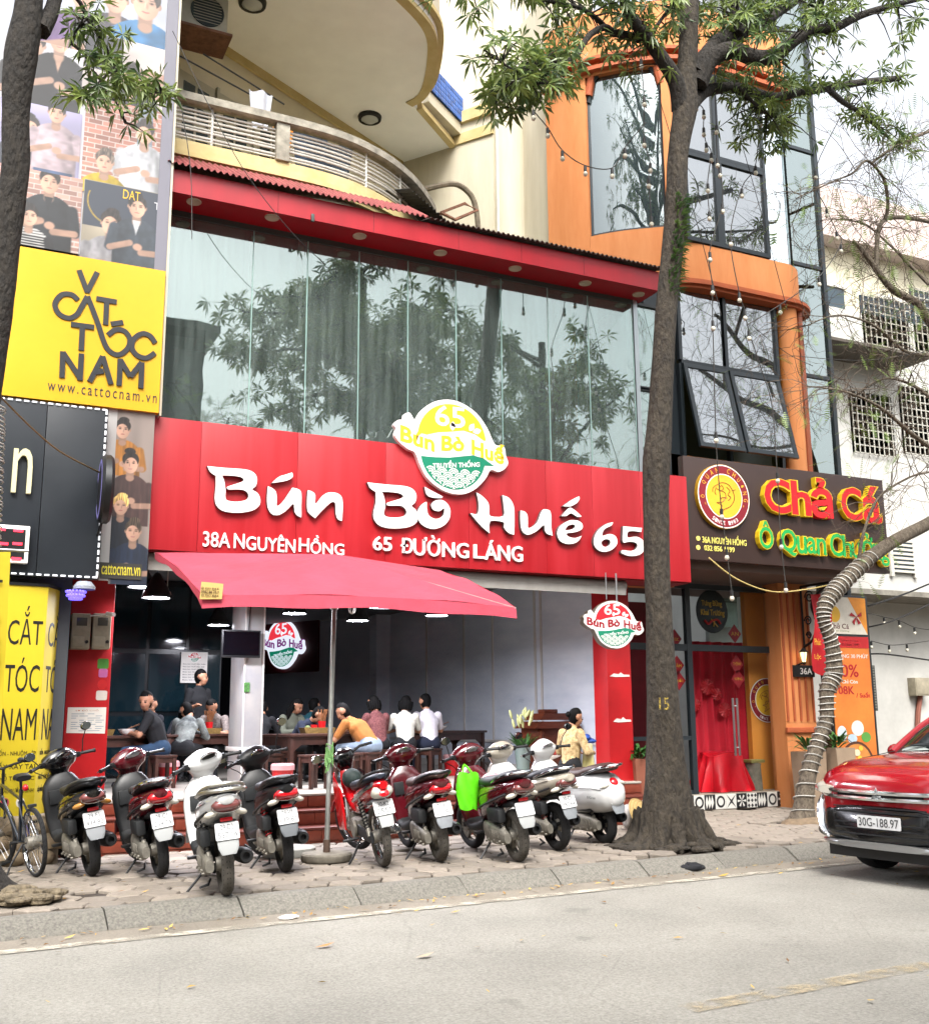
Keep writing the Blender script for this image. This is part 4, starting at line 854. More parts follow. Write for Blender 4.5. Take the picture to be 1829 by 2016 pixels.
# hanging yellow flag at the very left
fl = thing('flag_banner', 'yellow cloth banner with black and red words at the left edge', 'banner', (.4, 10.3, 1.4))
def fn(a, b): return (-.35+a*.86+.03*(1-b), 10.35+.03*math.sin(a*8+b*5), 1.42+b*1.45+.02*math.sin(a*6))
obj('cloth', MB().grid(fn, 14, 14), mYB, fl)
for t_, z0, h_, c in (('CẮT',2.4,.32,mBT), ('TÓC',2.05,.3,mBT), ('NAM',1.72,.28,mBT), ('ĐÓN TẾT',1.52,.15,M('print red','#c0181f',.5))): letter('word', t_, (-.2,10.3,z0), .66, h_, c, fl, .003)
obj('rod', MB().cyl((-.4,10.36,2.88), (.66,10.36,2.88), .012), mSTEEL, fl); obj('rod', MB().cyl((-.3,10.36,0), (-.3,10.36,2.9), .014), mSTEEL, fl)
# meters, camera, stickers and notice on the left red pillar
mMET = M('weathered meter box', '#8d8674', .7, var=.2, vs=8)
for k, (u0, u1) in enumerate(((140,178), (182,218))):
    O, w, h = pbox(u0, 1208, u1, 1278, 12.4); e_ = thing('meter_box', ('left' if k == 0 else 'right')+' hand one of two grey electricity meter boxes on the red pillar', 'meter box', (O.x+w/2, 12.45, O.z), group='electricity meters')
    obj('case', MB().cbox((O.x,12.38,O.z), (O.x+w,12.55,O.z+h), .015), mMET, e_); obj('window', MB().cbox((O.x+w*.25,12.372,O.z+h*.65), (O.x+w*.8,12.379,O.z+h*.88), .003), M('meter window', '#4b4b45', .2), e_)
    obj('cover', MB().cbox((O.x+w*.08,12.368,O.z+h*.06), (O.x+w*.7,12.38,O.z+h*.34), .004), mMET, e_); obj('seal', MB().cyl((O.x+w*.82,12.36,O.z+h*.2), (O.x+w*.82,12.38,O.z+h*.2), .018), mBLK, e_)
cm = thing('security_camera', 'small white bullet camera beside the meter boxes', 'camera', (1.74, 12.4, 2.3)); p = at(217, 1208, Y=12.3)
obj('arm', MB().cyl((p.x-.22,12.4,p.z-.03), (p.x,12.3,p.z), .008), mWHITE, cm); obj('body', MB().cyl((p.x-.03,12.33,p.z), (p.x+.03,12.22,p.z-.02), .022), mWHITE, cm)
for (u0, v0, u1, v1, c, nm, rd_) in ((192,1297,214,1317,'#4f8f3a','green delivery sticker',0), (194,1317,212,1334,'#c46aa6','pink sticker',0), (192,1338,211,1358,'#c01f22','round red sticker',1), (189,1360,211,1379,'#cfc9c2','blank white sticker',0)):
    O, w, h = pbox(u0, v0, u1, v1, 12.55); lump('sticker', nm+' on the left red pillar', 'sticker', MB().prism(ellipse(w/2, h/2, w/2, h/2, 18) if rd_ else rrect(0, 0, w, h, .02), .001, .004, O=O), prnt(c), 'stickers on the red pillar')
nb_ = thing('notice', 'white printed queue notice on the left red pillar', 'notice', (1.5, 12.55, 1.1)); O, w, h = pbox(132, 1393, 208, 1445, 12.55)
obj('sheet', MB().prism([(0,.01),(w,0),(w,h),(0,h)], .001, .004, O=O), mPAPER, nb_, 0)
b = MB()
for r in range(9):
    for c in range(4):
        if (r*7+c*3) % 5: b.quad(*[(O.x+w*(.1+c*.21)+x, 12.545, O.z+h*(.1+r*.08)+z) for x, z in ((0,0), (.05+.02*((r+c) % 3),0), (.05+.02*((r+c) % 3),.007), (0,.007))])
obj('lines', b, M('print blue grey', '#8091a0', .6), nb_, 0)
letter('word', 'SƠ ĐỒ CHỖ', (O.x+w*.2,12.546,O.z+h*.85), w*.6, .022, M('print rust', '#b06a55', .6), nb_, .002)

# ================================================================ THE ORANGE RESTAURANT ON THE RIGHT
mOR = M('orange render', '#bd7440', .8, var=.12, vs=2, bump=.1, bs=20, stretch=(2,2,.4), c2='#c98553'); mORD = M('dark orange moulding', '#a1502c', .7, var=.15, vs=4)
mFR = M('anthracite frame', '#1f262b', .4); mG2 = glass_mat('street window glass', (.3,.38,.38), .26, .006, (.95,.98,1.), .06, .04, (.5,.56,.58))
mG3 = glass_mat('clear shop glass', (.93,.95,.95), -.004, .0, (1,1,1), ior=1.16)
YD = 13.2
ob_ = thing('orange_building', 'orange rendered restaurant with a curved glazed bay and dark framed windows', 'building', (10.5, 13.5, 0))
path = spl([(8.78,14.45,0),(8.95,13.85,0),(9.28,13.4,0),(9.72,13.02,0),(10.2,12.74,0),(10.9,12.7,0),(11.9,12.7,0),(12.3,12.72,0),(12.6,12.95,0),(12.72,13.4,0),(12.74,14.6,0)], 8)
PL = [(p.x, p.y) for p in path]
def pidx(u, v=400):   # path index seen at image column u
    best = min(range(int(len(PL)*.78)), key=lambda i: abs((lambda d: VW/2+FOC*VW*d.dot(_r2)/d.dot(_fw))(Vector((*PL[i], 9))-Vector((0,0,CAM_Z)))-u)); return best
def band(i0, i1, z0, z1, w=.2, out=0.): return ribbon(offs(PL[i0:i1+1], out), w, z0, z1)
N_ = len(PL)-1
zb0, zb1 = at(1440,590,Y=12.7).z, at(1440,500,Y=12.7).z          # orange band between the storeys
obj('band', band(0, N_, zb0+.12, zb1), mOR, ob_); 
for dz, o in ((0,.1), (.05,.16), (.1,.1)): obj('cornice', band(0, N_, zb0+dz, zb0+dz+.055, .2, o), mORD, ob_)
zt = at(1440,165,Y=12.7).z
obj('band', band(0, N_, zt, zt+1.2), mOR, ob_); obj('cornice', band(0, N_, zt+.05, zt+.12, .2, .1), mORD, ob_); obj('cornice', band(0, N_, zt+.22, zt+.28, .2, .12), mORD, ob_)
ia, ib, ic, id_, ie = pidx(1163), pidx(1312), pidx(1345), pidx(1508), pidx(1560)
obj('wall', band(0, ia, 4.4, zt), mOR, ob_); obj('wall', band(ib, max(ib+1, ic-1), zb1, zt), mOR, ob_)
zs = at(1235,462,Y=13.3).z; za = at(1235,140,Y=13.3).z
obj('sill', band(ia, ib, zb1, zs), mOR, ob_)
# curved arched window
mG5 = glass_mat('curved bay glass', (.42,.5,.5), .1, .01, (.9,.95,.96), .3, .05, (.4,.48,.5)); obj('curved_pane', band(ia, ib, zs, za+.1, .01), mG5, ob_); 
obj('frame', band(ia, ib, zs, zs+.05, .06, .02), mFR, ob_)
b = MB(); k0, k1 = Vector(PL[ia]), Vector(PL[ib]); m = ib-ia
for i in range(m+1):      # arch head: orange infill over the curve
    pass
arch = []
for i in range(m+1):
    t = i/m; x, y = offs(PL[ia:ib+1], .02)[i]; arch.append((x, y, za-.55+.6*math.sqrt(max(0, 1-(2*t-1)**2))**.8))
vs = []
for (x, y, z) in arch: vs += [(x, y, z), (x, y, zt+.1)]
obj('arch_infill', MB().add(vs, [(i*2, i*2+2, i*2+3, i*2+1) for i in range(m)]), mOR, ob_); obj('arch_moulding', MB().tube([(x, y-.03, z+.12) for x, y, z in arch], .07, 8), mORD, ob_); obj('arch_frame', MB().tube([(x, y-.02, z) for x, y, z in arch], .035, 6), mFR, ob_)
for i in (ia, ib): obj('jamb', MB().cyl((*PL[i], zs), (*PL[i], za-.5), .035, n=6), mFR, ob_)
# flat upper windows
def win(u0, v0, u1, v1, Y, parent, mg=None, fw=.05):
    O, w, h = pbox(u0, v0, u1, v1, Y); p_ = obj('pane', MB().box((O.x,Y,O.z), (O.x+w,Y+.01,O.z+h)), mg or mG2, parent, 0)
    b = MB(); y0, y1 = Y-.04, Y+.03
    b.box((O.x-fw/2,y0,O.z-fw/2), (O.x+w+fw/2,y1,O.z+fw/2)).box((O.x-fw/2,y0+.002,O.z+h-fw/2), (O.x+w+fw/2,y1+.002,O.z+h+fw/2)).box((O.x-fw/2,y0+.004,O.z+fw/2), (O.x+fw/2,y1-.002,O.z+h-fw/2)).box((O.x+w-fw/2,y0+.004,O.z+fw/2), (O.x+w+fw/2,y1-.002,O.z+h-fw/2))
    obj('frame', b, mFR, p_, 0); return p_
xw = [at(u, 400, Y=12.62).x for u in (1347, 1415, 1508)]; zw = [zb1+.02, at(1440,322,Y=12.62).z, zt-.02]
for i in range(2):
    for j in range(2):
        p_ = obj('pane', MB().box((xw[i],12.62,zw[j]), (xw[i+1],12.63,zw[j+1])), mG2, ob_, 0); f_ = .05 if j else .07
        b = MB(); b.box((xw[i],12.58,zw[j]), (xw[i+1],12.66,zw[j]+f_)).box((xw[i],12.582,zw[j+1]-f_), (xw[i+1],12.658,zw[j+1])).box((xw[i],12.584,zw[j]+f_), (xw[i]+f_,12.656,zw[j+1]-f_)).box((xw[i+1]-f_,12.584,zw[j]+f_), (xw[i+1],12.656,zw[j+1]-f_)); obj('frame', b, mFR, p_, 0)
obj('curved_pane', band(id_, N_, zb1, zt, .01), mG5, ob_); obj('curved_pane', band(id_+2, N_-6, 4.6, zb0, .01, -.15), mG5, ob_)
# first floor windows, two sashes propped open
x1 = [at(u, 700, Y=12.68).x for u in (1338, 1428, 1528)]; zt1 = zb0-.02; zm1 = at(1435,728,Y=12.68).z; zb1_ = at(1440,905,Y=12.68).z
for i in range(2):
    p_ = obj('pane', MB().box((x1[i],12.68,zm1), (x1[i+1],12.69,zt1)), mG2, ob_, 0)
    b = MB().box((x1[i],12.64,zm1-.03), (x1[i+1],12.72,zm1+.03)).box((x1[i]-.03,12.642,zm1+.03), (x1[i]+.03,12.718,zt1)).box((x1[i+1]-.03,12.644,zm1+.03), (x1[i+1]+.03,12.716,zt1)); obj('frame', b, mFR, p_, 0)
    T = Matrix.Translation((0,12.64,zm1-.03)) @ Matrix.Rotation(R(-13),4,'X'); h_ = zm1-.03-zb1_; b = MB(); b.T = T; b.box((x1[i]+.03,0,-h_), (x1[i+1]-.03,.01,0)); s_ = obj('sash', b, mG2, ob_, 0)
    b = MB(); b.T = T; b.box((x1[i]+.02,-.02,-h_), (x1[i+1]-.02,.03,-h_+.07)).box((x1[i]+.02,-.018,-.07), (x1[i+1]-.02,.028,0)).box((x1[i]+.02,-.016,-h_+.07), (x1[i]+.09,.026,-.07)).box((x1[i+1]-.09,-.016,-h_+.07), (x1[i+1]-.02,.026,-.07)); obj('sash_frame', b, mFR, s_, 0)
for x in x1: obj('mullion', MB().box((x-.03,12.66,zb1_-.1), (x+.03,12.74,zm1-.03)), mFR, ob_, 0)
obj('corner_post', MB().cyl((12.2,12.7,4.5), (12.2,12.7,zb0), .16, n=18), mOR, ob_); obj('drain_pipe', MB().cyl((12.42,12.66,4.6), (12.42,12.66,zb0), .06, n=10), M('brown pipe', '#8a4526', .5), ob_)
obj('left_post', MB().box((9.35,12.75,4.2), (9.98,12.95,zb0)), mFR, ob_, 0)
obj('apron', MB().box((9.3,12.75,4.3), (12.3,12.9,zb1_)), mOR, ob_, 0)
# rooms behind the windows
obj('room_wall', MB().box((9.0,15.2,3.6), (12.7,15.3,14)), M('room dark', '#3c4446', .8), ob_, 0); obj('room_floor', MB().box((9.0,13.2,zb0+.2), (12.7,15.3,zb0+.4)), M('room dark', '#3c4446', .8), ob_, 0)
obj('side_wall', MB().box((8.78,14.4,3.6), (8.9,15.68,14)), mCRM, ob_, 0); obj('room_wall', MB().box((8.91,14.4,3.6), (9.0,15.2,14)), M('room dark', '#3c4446', .8), ob_, 0)
# two yellow lanterns hanging behind the first floor glass
for k, (u, v) in enumerate(((1365,700), (1452,712))):
    p = at(u, v, Y=12.95); ln = thing('lantern', ('left' if k == 0 else 'right')+' hand yellow silk lantern behind the first floor window', 'lantern', (p.x, 12.95, p.z-.2), group='yellow lanterns')
    obj('shade', MB().lathe([(.05,.2),(.14,.14),(.2,.02),(.19,-.08),(.1,-.18),(.05,-.2)], 16, Matrix.Translation(p)), M('lit yellow silk', '#d9b91c', .6, emit=1.3), ln); obj('cap', MB().lathe([(0,.22),(.06,.22),(.06,.19)], 12, Matrix.Translation(p)), mBLK, ln)
    obj('tassel', MB().cyl((p.x,12.95,p.z-.2), (p.x,12.95,p.z-.4), .015), M('yellow silk', '#c9a91c', .6), ln)
# ---- glass tower beside it
gt = thing('glass_tower', 'slim glass fronted stair tower beside the orange building', 'building', (13, 13, 0)); mG4 = glass_mat('pale tower glass', (.5,.6,.58), .28, .01, (.88,1.,.97))
zz = [3.0, 4.9, 7.0, 9.0, 11.2, 13.5, 16]
for i in range(6):
    p_ = obj('pane', MB().box((12.62,12.9,zz[i]), (13.27,12.91,zz[i+1])), mG4, gt, 0); obj('frame', MB().box((12.6,12.87,zz[i]-.03), (13.3,12.93,zz[i]+.03)), mFR, p_, 0)
    p_ = obj('pane', MB().box((12.75,15.6,zz[i]), (13.27,15.61,zz[i+1])), mG4, gt, 0)
obj('corner_post', MB().box((13.25,12.86,2.5), (13.33,12.96,16)), mFR, gt, 0); obj('stair_wall', MB().box((12.75,15.8,0), (13.6,15.9,16)), M('stair wall', '#8b918c', .8, var=.1), gt, 0)
obj('side_wall', MB().box((13.3,12.96,3.6), (13.36,15.8,16)), M('stair wall', '#8b918c', .8, var=.1), gt, 0)
# ---- shop front
obj('slab', MB().box((9.3,12.15,3.45), (12.6,15,3.6)), M('canopy underside', '#5d4a42', .7), ob_, 0); obj('fill', MB().box((8.8,12.7,3.25), (9.65,13.0,4.6)), mOR, ob_, 0)
fl_ = obj('shop_floor', MB().box((8.78,YD,.0), (12.2,17,.24)), M('shop floor tile', '#8d8478', .4), ob_, 0)
mTW = M('tile white', '#bdbdb8', .3); mTK = M('tile black', '#1c1d20', .3)
tms = []
for k in range(5):
    b = MB(); b.mi = k % 2; b.cbox((.003,0,.003), (.197,.012,.217), .003); b.mi = 1-k % 2
    def dq(pts): b.prism([(x*.2, y*.22) for x, y in pts], 0, .001, O=(0,-.0005,0))
    if k == 0:
        for x in range(3):
            for y in range(3): dq([(x/3+.16,y/3+.02),(x/3+.3,y/3+.16),(x/3+.16,y/3+.3),(x/3+.03,y/3+.16)])
    elif k == 1:
        for a in range(6): dq([(.5,.5),(.5+.42*math.cos(a*1.05+.2),.5+.42*math.sin(a*1.05+.2)),(.5+.42*math.cos(a*1.05-.2),.5+.42*math.sin(a*1.05-.2))])
    elif k == 2: dq(ellipse(.5,.5,.4,.4,16)); b.mi = 0; b.prism([(x*.2, y*.22) for x, y in ellipse(.5,.5,.25,.25,14)], 0, .0018, O=(0,-.0005,0))
    elif k == 3:
        for a in (.15, .4, .65): dq([(a,.05),(a+.2,.45),(a+.05,.95),(a-.08,.5)])
    else: dq([(.05,.05),(.5,.4),(.95,.05),(.6,.5),(.95,.95),(.5,.6),(.05,.95),(.4,.5)])
    tms.append(b.mesh('plinth_tile', [mTW, mTK], 0))
for i in range(17): o = put('plinth_tile', tms[(0,1,0,0,4,1,3,2,3,2,4,1,0,3,2,1,4)[i]], ob_); o.matrix_parent_inverse = INV['orange_building']; o.location = (8.8+i*.2, YD-.014, .01)
xa, xb, xc = at(1237,1400,Y=YD).x, at(1365,1400,Y=YD).x, at(1537,1400,Y=YD).x; zt2, ztop = at(1400,1276,Y=YD).z, 3.4
fr = MB()
for x, w in ((xa-.04,.07), (xb-.04,.09), (xc-.03,.07)): fr.box((x,YD+.02,.24), (x+w,YD+.1,ztop))
fr.box((xa,YD+.024,zt2-.05), (xc,YD+.096,zt2+.05)).box((xa,YD+.022,ztop-.08), (xc,YD+.098,ztop)).box((xa,YD+.026,.24), (xb,YD+.094,.3)).box((xa,YD+.025,1.03), (xb,YD+.095,1.09)); obj('shop_frame', fr, mFR, ob_, 0)
for (x0, x1_, z0, z1) in ((xa,xb,zt2+.05,ztop-.08), (xb,xc,zt2+.05,ztop-.08), (xa,xb,.3,zt2-.05)): obj('pane', MB().box((x0+.03,YD+.05,z0), (x1_-.03,YD+.06,z1)), mG3, ob_, 0)
dr = obj('glass_door', MB().box((xb+.3,YD+.04,.26), (xc-.03,YD+.052,zt2-.06)), mG3, ob_, 0)
ph0, ph1 = at(1441,1375,Y=YD), at(1447,1488,Y=YD)
obj('pull_handle', MB().cyl((ph0.x-.03,YD-.05,ph1.z), (ph0.x-.03,YD-.05,ph0.z), .018).cyl((ph0.x+.05,YD-.05,ph1.z), (ph0.x+.05,YD-.05,ph0.z), .018).cyl((ph0.x-.03,YD-.05,ph0.z-.12), (ph0.x+.05,YD-.05,ph0.z-.12), .01).cyl((ph0.x-.03,YD-.05,ph1.z+.12), (ph0.x+.05,YD-.05,ph1.z+.12), .01), mSTEEL, dr)
obj('inner_wall', MB().box((8.8,16.5,.2), (12.2,16.6,3.5)), M('inner red wall', '#8e2733', .8, var=.2, vs=2), ob_, 0)
obj('inner_wall', MB().box((at(1478,1400,Y=13.6).x,13.6,.2), (12.3,13.7,3.4)), M('inner orange wall', '#cf8434', .7, var=.08, vs=1.5), ob_, 0)
obj('inner_wall', MB().box((8.8,13.3,.2), (8.84,16.5,3.5)), M('inner side wall', '#7b5a4c', .7), ob_, 0)
# red curtain, gathered folds
mCUR = M('dark red velvet', '#b5142a', .7, var=.15, vs=3, stretch=(6,1,.3))
def fn(a, b): return (at(1360,1400,Y=13.8).x+a*(at(1480,1400,Y=13.8).x-at(1360,1400,Y=13.8).x), 13.8+.05*math.sin(a*34)+.02*math.sin(a*71+b), .26+b*2.3)
lump('curtain', 'dark red velvet curtain behind the open glass door', 'curtain', MB().grid(fn, 90, 6), mCUR)
# draped red table
def fn(a, b):
    t = a*2*math.pi; s_ = .40+.17*(1-b)*(1+.75*math.sin(t*9+1.3*math.sin(t*2))); r_ = 1/max(abs(math.cos(t)), abs(math.sin(t)))**.6
    return (at(1425,1500,Y=13.5).x+s_*.8*r_*math.cos(t), 13.56+s_*.5*r_*math.sin(t), .25+b*.55+.03*math.sin(t*3)*b)
b = MB().grid(fn, 72, 8); ctr = (at(1425,1500,Y=13.5).x, 13.52, .83); n0 = len(b.v); b.add([ctr], []); b.f += [(8*73+i, 8*73+i+1, n0) for i in range(72)]; b.m += [0]*72
lump('draped_table', 'low table wholly draped in shiny red satin inside the door', 'table', b, M('red satin', '#b8101f', .3, var=.1, vs=4))
p = at(1492,1545,Y=13.42); b = MB(); b.tube([(p.x,13.5,.24),(p.x+.01,13.5,.4),(p.x-.01,13.5,.6),(p.x,13.5,.66)], [.13,.115,.12,.125], 16)
st_ = thing('stump_stool', 'grey weathered tree stump standing by the orange inner wall', 'stool', (p.x, 13.5, .24)); obj('trunk', b, M('stump bark', '#6e675c', .9, var=.35, vs=9, bump=.7, bs=25), st_); obj('pad', MB().cbox((p.x-.14,13.38,.66), (p.x+.14,13.62,.71), .01), M('brass pad', '#7d7343', .5), st_)
# fish medallion (sign and glass decal share the design)
mMAR = M('maroon print', '#7c1622', .5); mMY = M('medallion yellow', '#d9a92c', .45); mMG = M('fish line', '#7a3a1c', .5); mGOLD = M('gold side', '#b98d1f', .35, .3)
def medallion(parent, c, r, depth=.05, axes=FX):
    U, V, N = map(Vector, axes); c = Vector(c)
    def disc(nm, rr, d, m, th=.002): b = MB(); b.prism(ellipse(0, 0, rr, rr, 40), d-th, d, O=c, U=U, V=V, N=N); return obj(nm, b, m, parent, 0)
    disc('case', r, depth-.004, mGOLD, depth-.005); disc('white_ring', r*.985, depth, mWHITE); disc('maroon_ring', r*.95, depth+.003, mMAR); disc('white_ring', r*.70, depth+.006, mWHITE); disc('yellow_disc', r*.67, depth+.009, mMY)
    fish = [[(-.28,.33),(-.05,.42),(.2,.36),(.36,.12),(.36,-.1),(.2,-.3),(-.02,-.4),(-.22,-.52),(-.1,-.3),(-.3,-.22),(-.08,-.18),(.05,-.02),(.02,.12),(-.15,.16),(-.3,.22)], [(-.28,.33),(-.42,.22),(-.44,.1)], [(-.3,.25),(-.36,.1),(-.32,.02)], [(.1,.3),(.22,.18),(.14,.06),(.24,-.02),(.14,-.12)], [(-.1,.34),(-.02,.24),(-.12,.16)], [(.1,-.05),(-.1,-.05),(-.16,-.16)], [(.3,.2),(.44,.24)], [(-.15,.3),(-.12,.29)]]
    b = MB()
    for l in fish:
        pts = spl([(x, y, 0) for x, y in l], 4); b.tube([c+U*p.x*r+V*p.y*r+N*(depth+.0105) for p in pts], r*.012, 4)
    obj('fish_drawing', b, mMG, parent)
    def arc(txt, a0, a1, rad, h, flip=False):
        n = len(txt)
        for i, ch_ in enumerate(txt):
            if ch_ == ' ': continue
            a = a0+(a1-a0)*i/(n-1); u_ = U*math.cos(a-math.pi/2)+V*math.sin(a-math.pi/2); v_ = -U*math.sin(a-math.pi/2)+V*math.cos(a-math.pi/2)
            if flip: u_, v_ = -u_, -v_
            o = c+(U*math.cos(a)+V*math.sin(a))*rad*r; w = h*.62*r
            letter('ring_letter', ch_, o-u_*w/2-v_*h*r/2, w if ch_ not in '-*' else w*.7, h*r if ch_ not in '-*' else h*r*.3, mMY if not flip else mWHITE, parent, depth+.0045, (u_, v_, N))
    arc('*Ô QUAN CHƯỞNG*', R(200), R(-20), .83, .16); arc('SINCE 1983', R(238), R(302), .83, .12, True)
# ---- brown sign board
YB = 11.98
mBRN = M('dark brown sheet', '#33231f', .5, var=.1, vs=2); cs = thing('brown_sign', 'dark brown sign board with red and green raised letters over the shop door', 'sign', (11, YB, 3.5))
O, w, h = Vector((at(1349,1000,Y=YB).x, YB, 3.55)), at(1745,1040,Y=YB).x-at(1349,1000,Y=YB).x, 0
z0, z1 = at(1349,1100,Y=YB).z, at(1349,897,Y=YB).z
obj('panel', MB().cbox((O.x,YB,z0), (O.x+w,YB+.12,z1), .006), mBRN, cs)
c_ = at(1419, 979, Y=YB); rr = (at(1470,979,Y=YB).x-at(1368,979,Y=YB).x)/2; medallion(cs, (c_.x, YB, c_.z), rr, .07)
mLR2 = M('sign letter red', '#c4141c', .4); mLG2 = M('sign letter green', '#1b9a4a', .4); mEDGE = M('letter yellow edge', '#d6b31f', .4)
def fat(txt, box, face, parent, bold, Y, depth=.09):
    O, w, h = pbox(*box, Y); g_ = .012
    letter('letter_edge', txt, O-Vector((g_,0,g_)), w+2*g_, h+2*g_, mEDGE, parent, depth-.004, bold=bold+.028); letter('letter_face', txt, O, w, h, face, parent, depth, bold=bold)
for t_, bx, m_ in (('C',(1497,945,1548,1012),mLR2), ('h',(1550,950,1588,1016),mLR2), ('ả',(1588,944,1630,1022),mLR2), ('C',(1648,962,1688,1026),mLR2), ('á',(1690,960,1726,1032),mLR2),
                   ('Ô',(1487,1028,1514,1082),mLG2), ('Q',(1530,1044,1560,1096),mLG2), ('u',(1561,1058,1580,1092),mLG2), ('a',(1581,1060,1599,1092),mLG2), ('n',(1600,1062,1618,1094),mLG2), ('C',(1626,1052,1650,1097),mLG2), ('h',(1651,1056,1668,1098),mLG2), ('ư',(1669,1064,1688,1100),mLG2), ('ở',(1689,1052,1710,1102),mLG2), ('n',(1711,1072,1725,1104),mLG2), ('g',(1726,1074,1742,1116),mLG2)): fat(t_, bx, m_, cs, .022 if bx[0] < 1740 and m_ is mLR2 else .012, YB)
for t_, bx in (('36A NGUYÊN HỒNG',(1382,1048,1468,1072)), ('032 856 1199',(1386,1073,1445,1086))): O, w, h = pbox(*bx, YB); letter('small_word', t_, O, w, h*.8, M('pale yellow acrylic', '#d9cf6a', .4), cs, .012, bold=.006)
for v in (1060, 1078): p = at(1374, v, Y=YB); obj('round_icon', MB().prism(ellipse(p.x, p.z, .035, .035, 14), 0, .01, O=(0,YB,0)), M('pale yellow acrylic', '#d9cf6a', .4), cs, 0)
obj('foot_lamps', MB().box((O.x-2,YB+.02,z0-.03), (O.x-1.98,YB+.04,z0-.01)), mFR, cs, 0) if False else None
# door decals
dc = thing('door_decal', 'yellow and maroon fish medallion stuck on the orange wall by the door', 'decal', at(1510,1379,Y=13.59)); p = at(1510, 1379, Y=13.59); medallion(dc, (p.x,13.59,p.z), (at(1544,1379,Y=13.59).x-at(1476,1379,Y=13.59).x)/2, .006)
go = thing('opening_notice', 'round black grand opening notice with gold words behind the transom glass', 'notice', at(1400,1200,Y=13.32)); p = at(1402, 1204, Y=13.32); rr = .31
obj('disc', MB().prism(ellipse(p.x, p.z, rr, rr*1.1, 30), 0, .006, O=(0,13.33,0)), mBLK, go, 0); mGW = M('gold words', '#c99a2c', .4)
letter('word', 'Tưng Bừng', (p.x-.2,13.324,p.z+.06), .4, .12, mGW, go, .006, bold=.01); letter('word', 'Khai Trương', (p.x-.22,13.324,p.z-.09), .46, .12, mGW, go, .006, bold=.01)
obj('ribbon', MB().tube(spl([(p.x-.16,13.31,p.z-.14),(p.x-.1,13.3,p.z-.2),(p.x-.02,13.31,p.z-.15),(p.x+.08,13.3,p.z-.13),(p.x+.14,13.31,p.z-.19)],5), .018, 5), M('print red','#c0181f',.5), go)
obj('scissors', MB().cyl((p.x-.04,13.305,p.z-.12), (p.x+.08,13.3,p.z-.24), .008).cyl((p.x+.03,13.305,p.z-.12), (p.x-.0,13.3,p.z-.24), .008), mGW, go)
# red diamond wishes strung on the glass
for k, (u, v, t_) in enumerate(((1333,1310,'NĂM'), (1336,1340,'MỚI'), (1450,1308,'THỊNH'), (1453,1337,'VƯỢNG'), (1446,1248,'AN'), (1328,1258,'CHÚC'))):
    p = at(u, v, Y=13.32); w_ = thing('wish_card', 'red diamond card reading '+t_+' hung behind the shop glass', 'card', p, group='red diamond wish cards'); obj('card', MB().prism([(-.13,0),(0,-.15),(.13,0),(0,.15)], 0, .004, O=p), M('card red', '#8f1420', .5), w_, 0)
    letter('word', t_, p+Vector((-.075,-.004,-.03)), .15, .06, mGW, w_, .002)
# paper fans, peach blossom and lilies inside
for k, (u, v, r_) in enumerate(((1393,1352,.13), (1370,1388,.1), (1412,1367,.1), (1428,1398,.12))):
    p = at(u, v, Y=13.7); b = MB(); n = 24; b.add([p]+[p+Vector((r_*math.cos(i*2*math.pi/n)*(1 if i % 2 else .97), .02*(i % 2), r_*math.sin(i*2*math.pi/n)*(1 if i % 2 else .97))) for i in range(n)], [(0, 1+i, 1+(i+1) % n) for i in range(n)])
    lump('paper_fan', ('top','left','middle','right')[k]+'most of the red pleated paper rosettes on the curtain', 'paper fan', b, M('fan red', '#a3141f', .6), 'paper rosettes')
# fluted orange pillar with lamp, number plate, bracket and tet banner
X0, X1 = at(1543,1350,Y=12.95).x, at(1602,1350,Y=12.95).x
pf = obj('pillar', MB().box((X0,12.95,-.02), (X1,13.3,3.45)), mOR, ob_, 0)
for k in range(5): x = X0+.04+k*(X1-X0-.08)/4; obj('flute', MB().cyl((x,12.94,1.3), (x,12.94,3.3), .022, n=8), mORD, pf)
obj('base_moulding', MB().cbox((X0-.02,12.9,1.12), (X1+.02,12.96,1.2), .01), mORD, pf)
wl = thing('wall_lantern', 'small lit black carriage lamp on the fluted orange pillar', 'lamp', at(1580,1295,Y=12.85)); p = at(1582, 1292, Y=12.8)
obj('glass', MB().lathe([(.03,-.09),(.055,.06)], 6, Matrix.Translation(p)), M('lamp glow', '#ffd98a', .3, emit=1.6), wl); b = MB().lathe([(.0,.14),(.03,.11),(.08,.06),(.07,.055)], 6, Matrix.Translation(p)).lathe([(.035,-.09),(.03,-.12),(0,-.14)], 6, Matrix.Translation(p)).cyl(p+Vector((0,0,-.1)), p+Vector((-.02,.16,-.14)), .014)
for a in range(6): b.cyl(p+Vector((.03*math.cos(a*1.047),.03*math.sin(a*1.047),-.09)), p+Vector((.057*math.cos(a*1.047),.057*math.sin(a*1.047),.06)), .005, n=5)
obj('frame', b, mBLKM, wl)
np_ = thing('number_plate', 'black house number plate below the carriage lamp', 'sign', at(1580,1322,Y=12.9)); O, w, h = pbox(1562,1310,1604,1333,12.9); obj('plate', MB().cbox((O.x,12.9,O.z), (O.x+w,12.94,O.z+h), .006), mBLK, np_); letter('number', '36A', O+Vector((w*.32,0,h*.22)), w*.55, h*.55, mWHITE, np_, .004, bold=.01)
ib_ = thing('iron_bracket', 'ornate black iron scroll bracket under the brown sign', 'bracket', (X1, 12.6, 2.6)); b = MB(); xx = (X0+X1)/2+.12
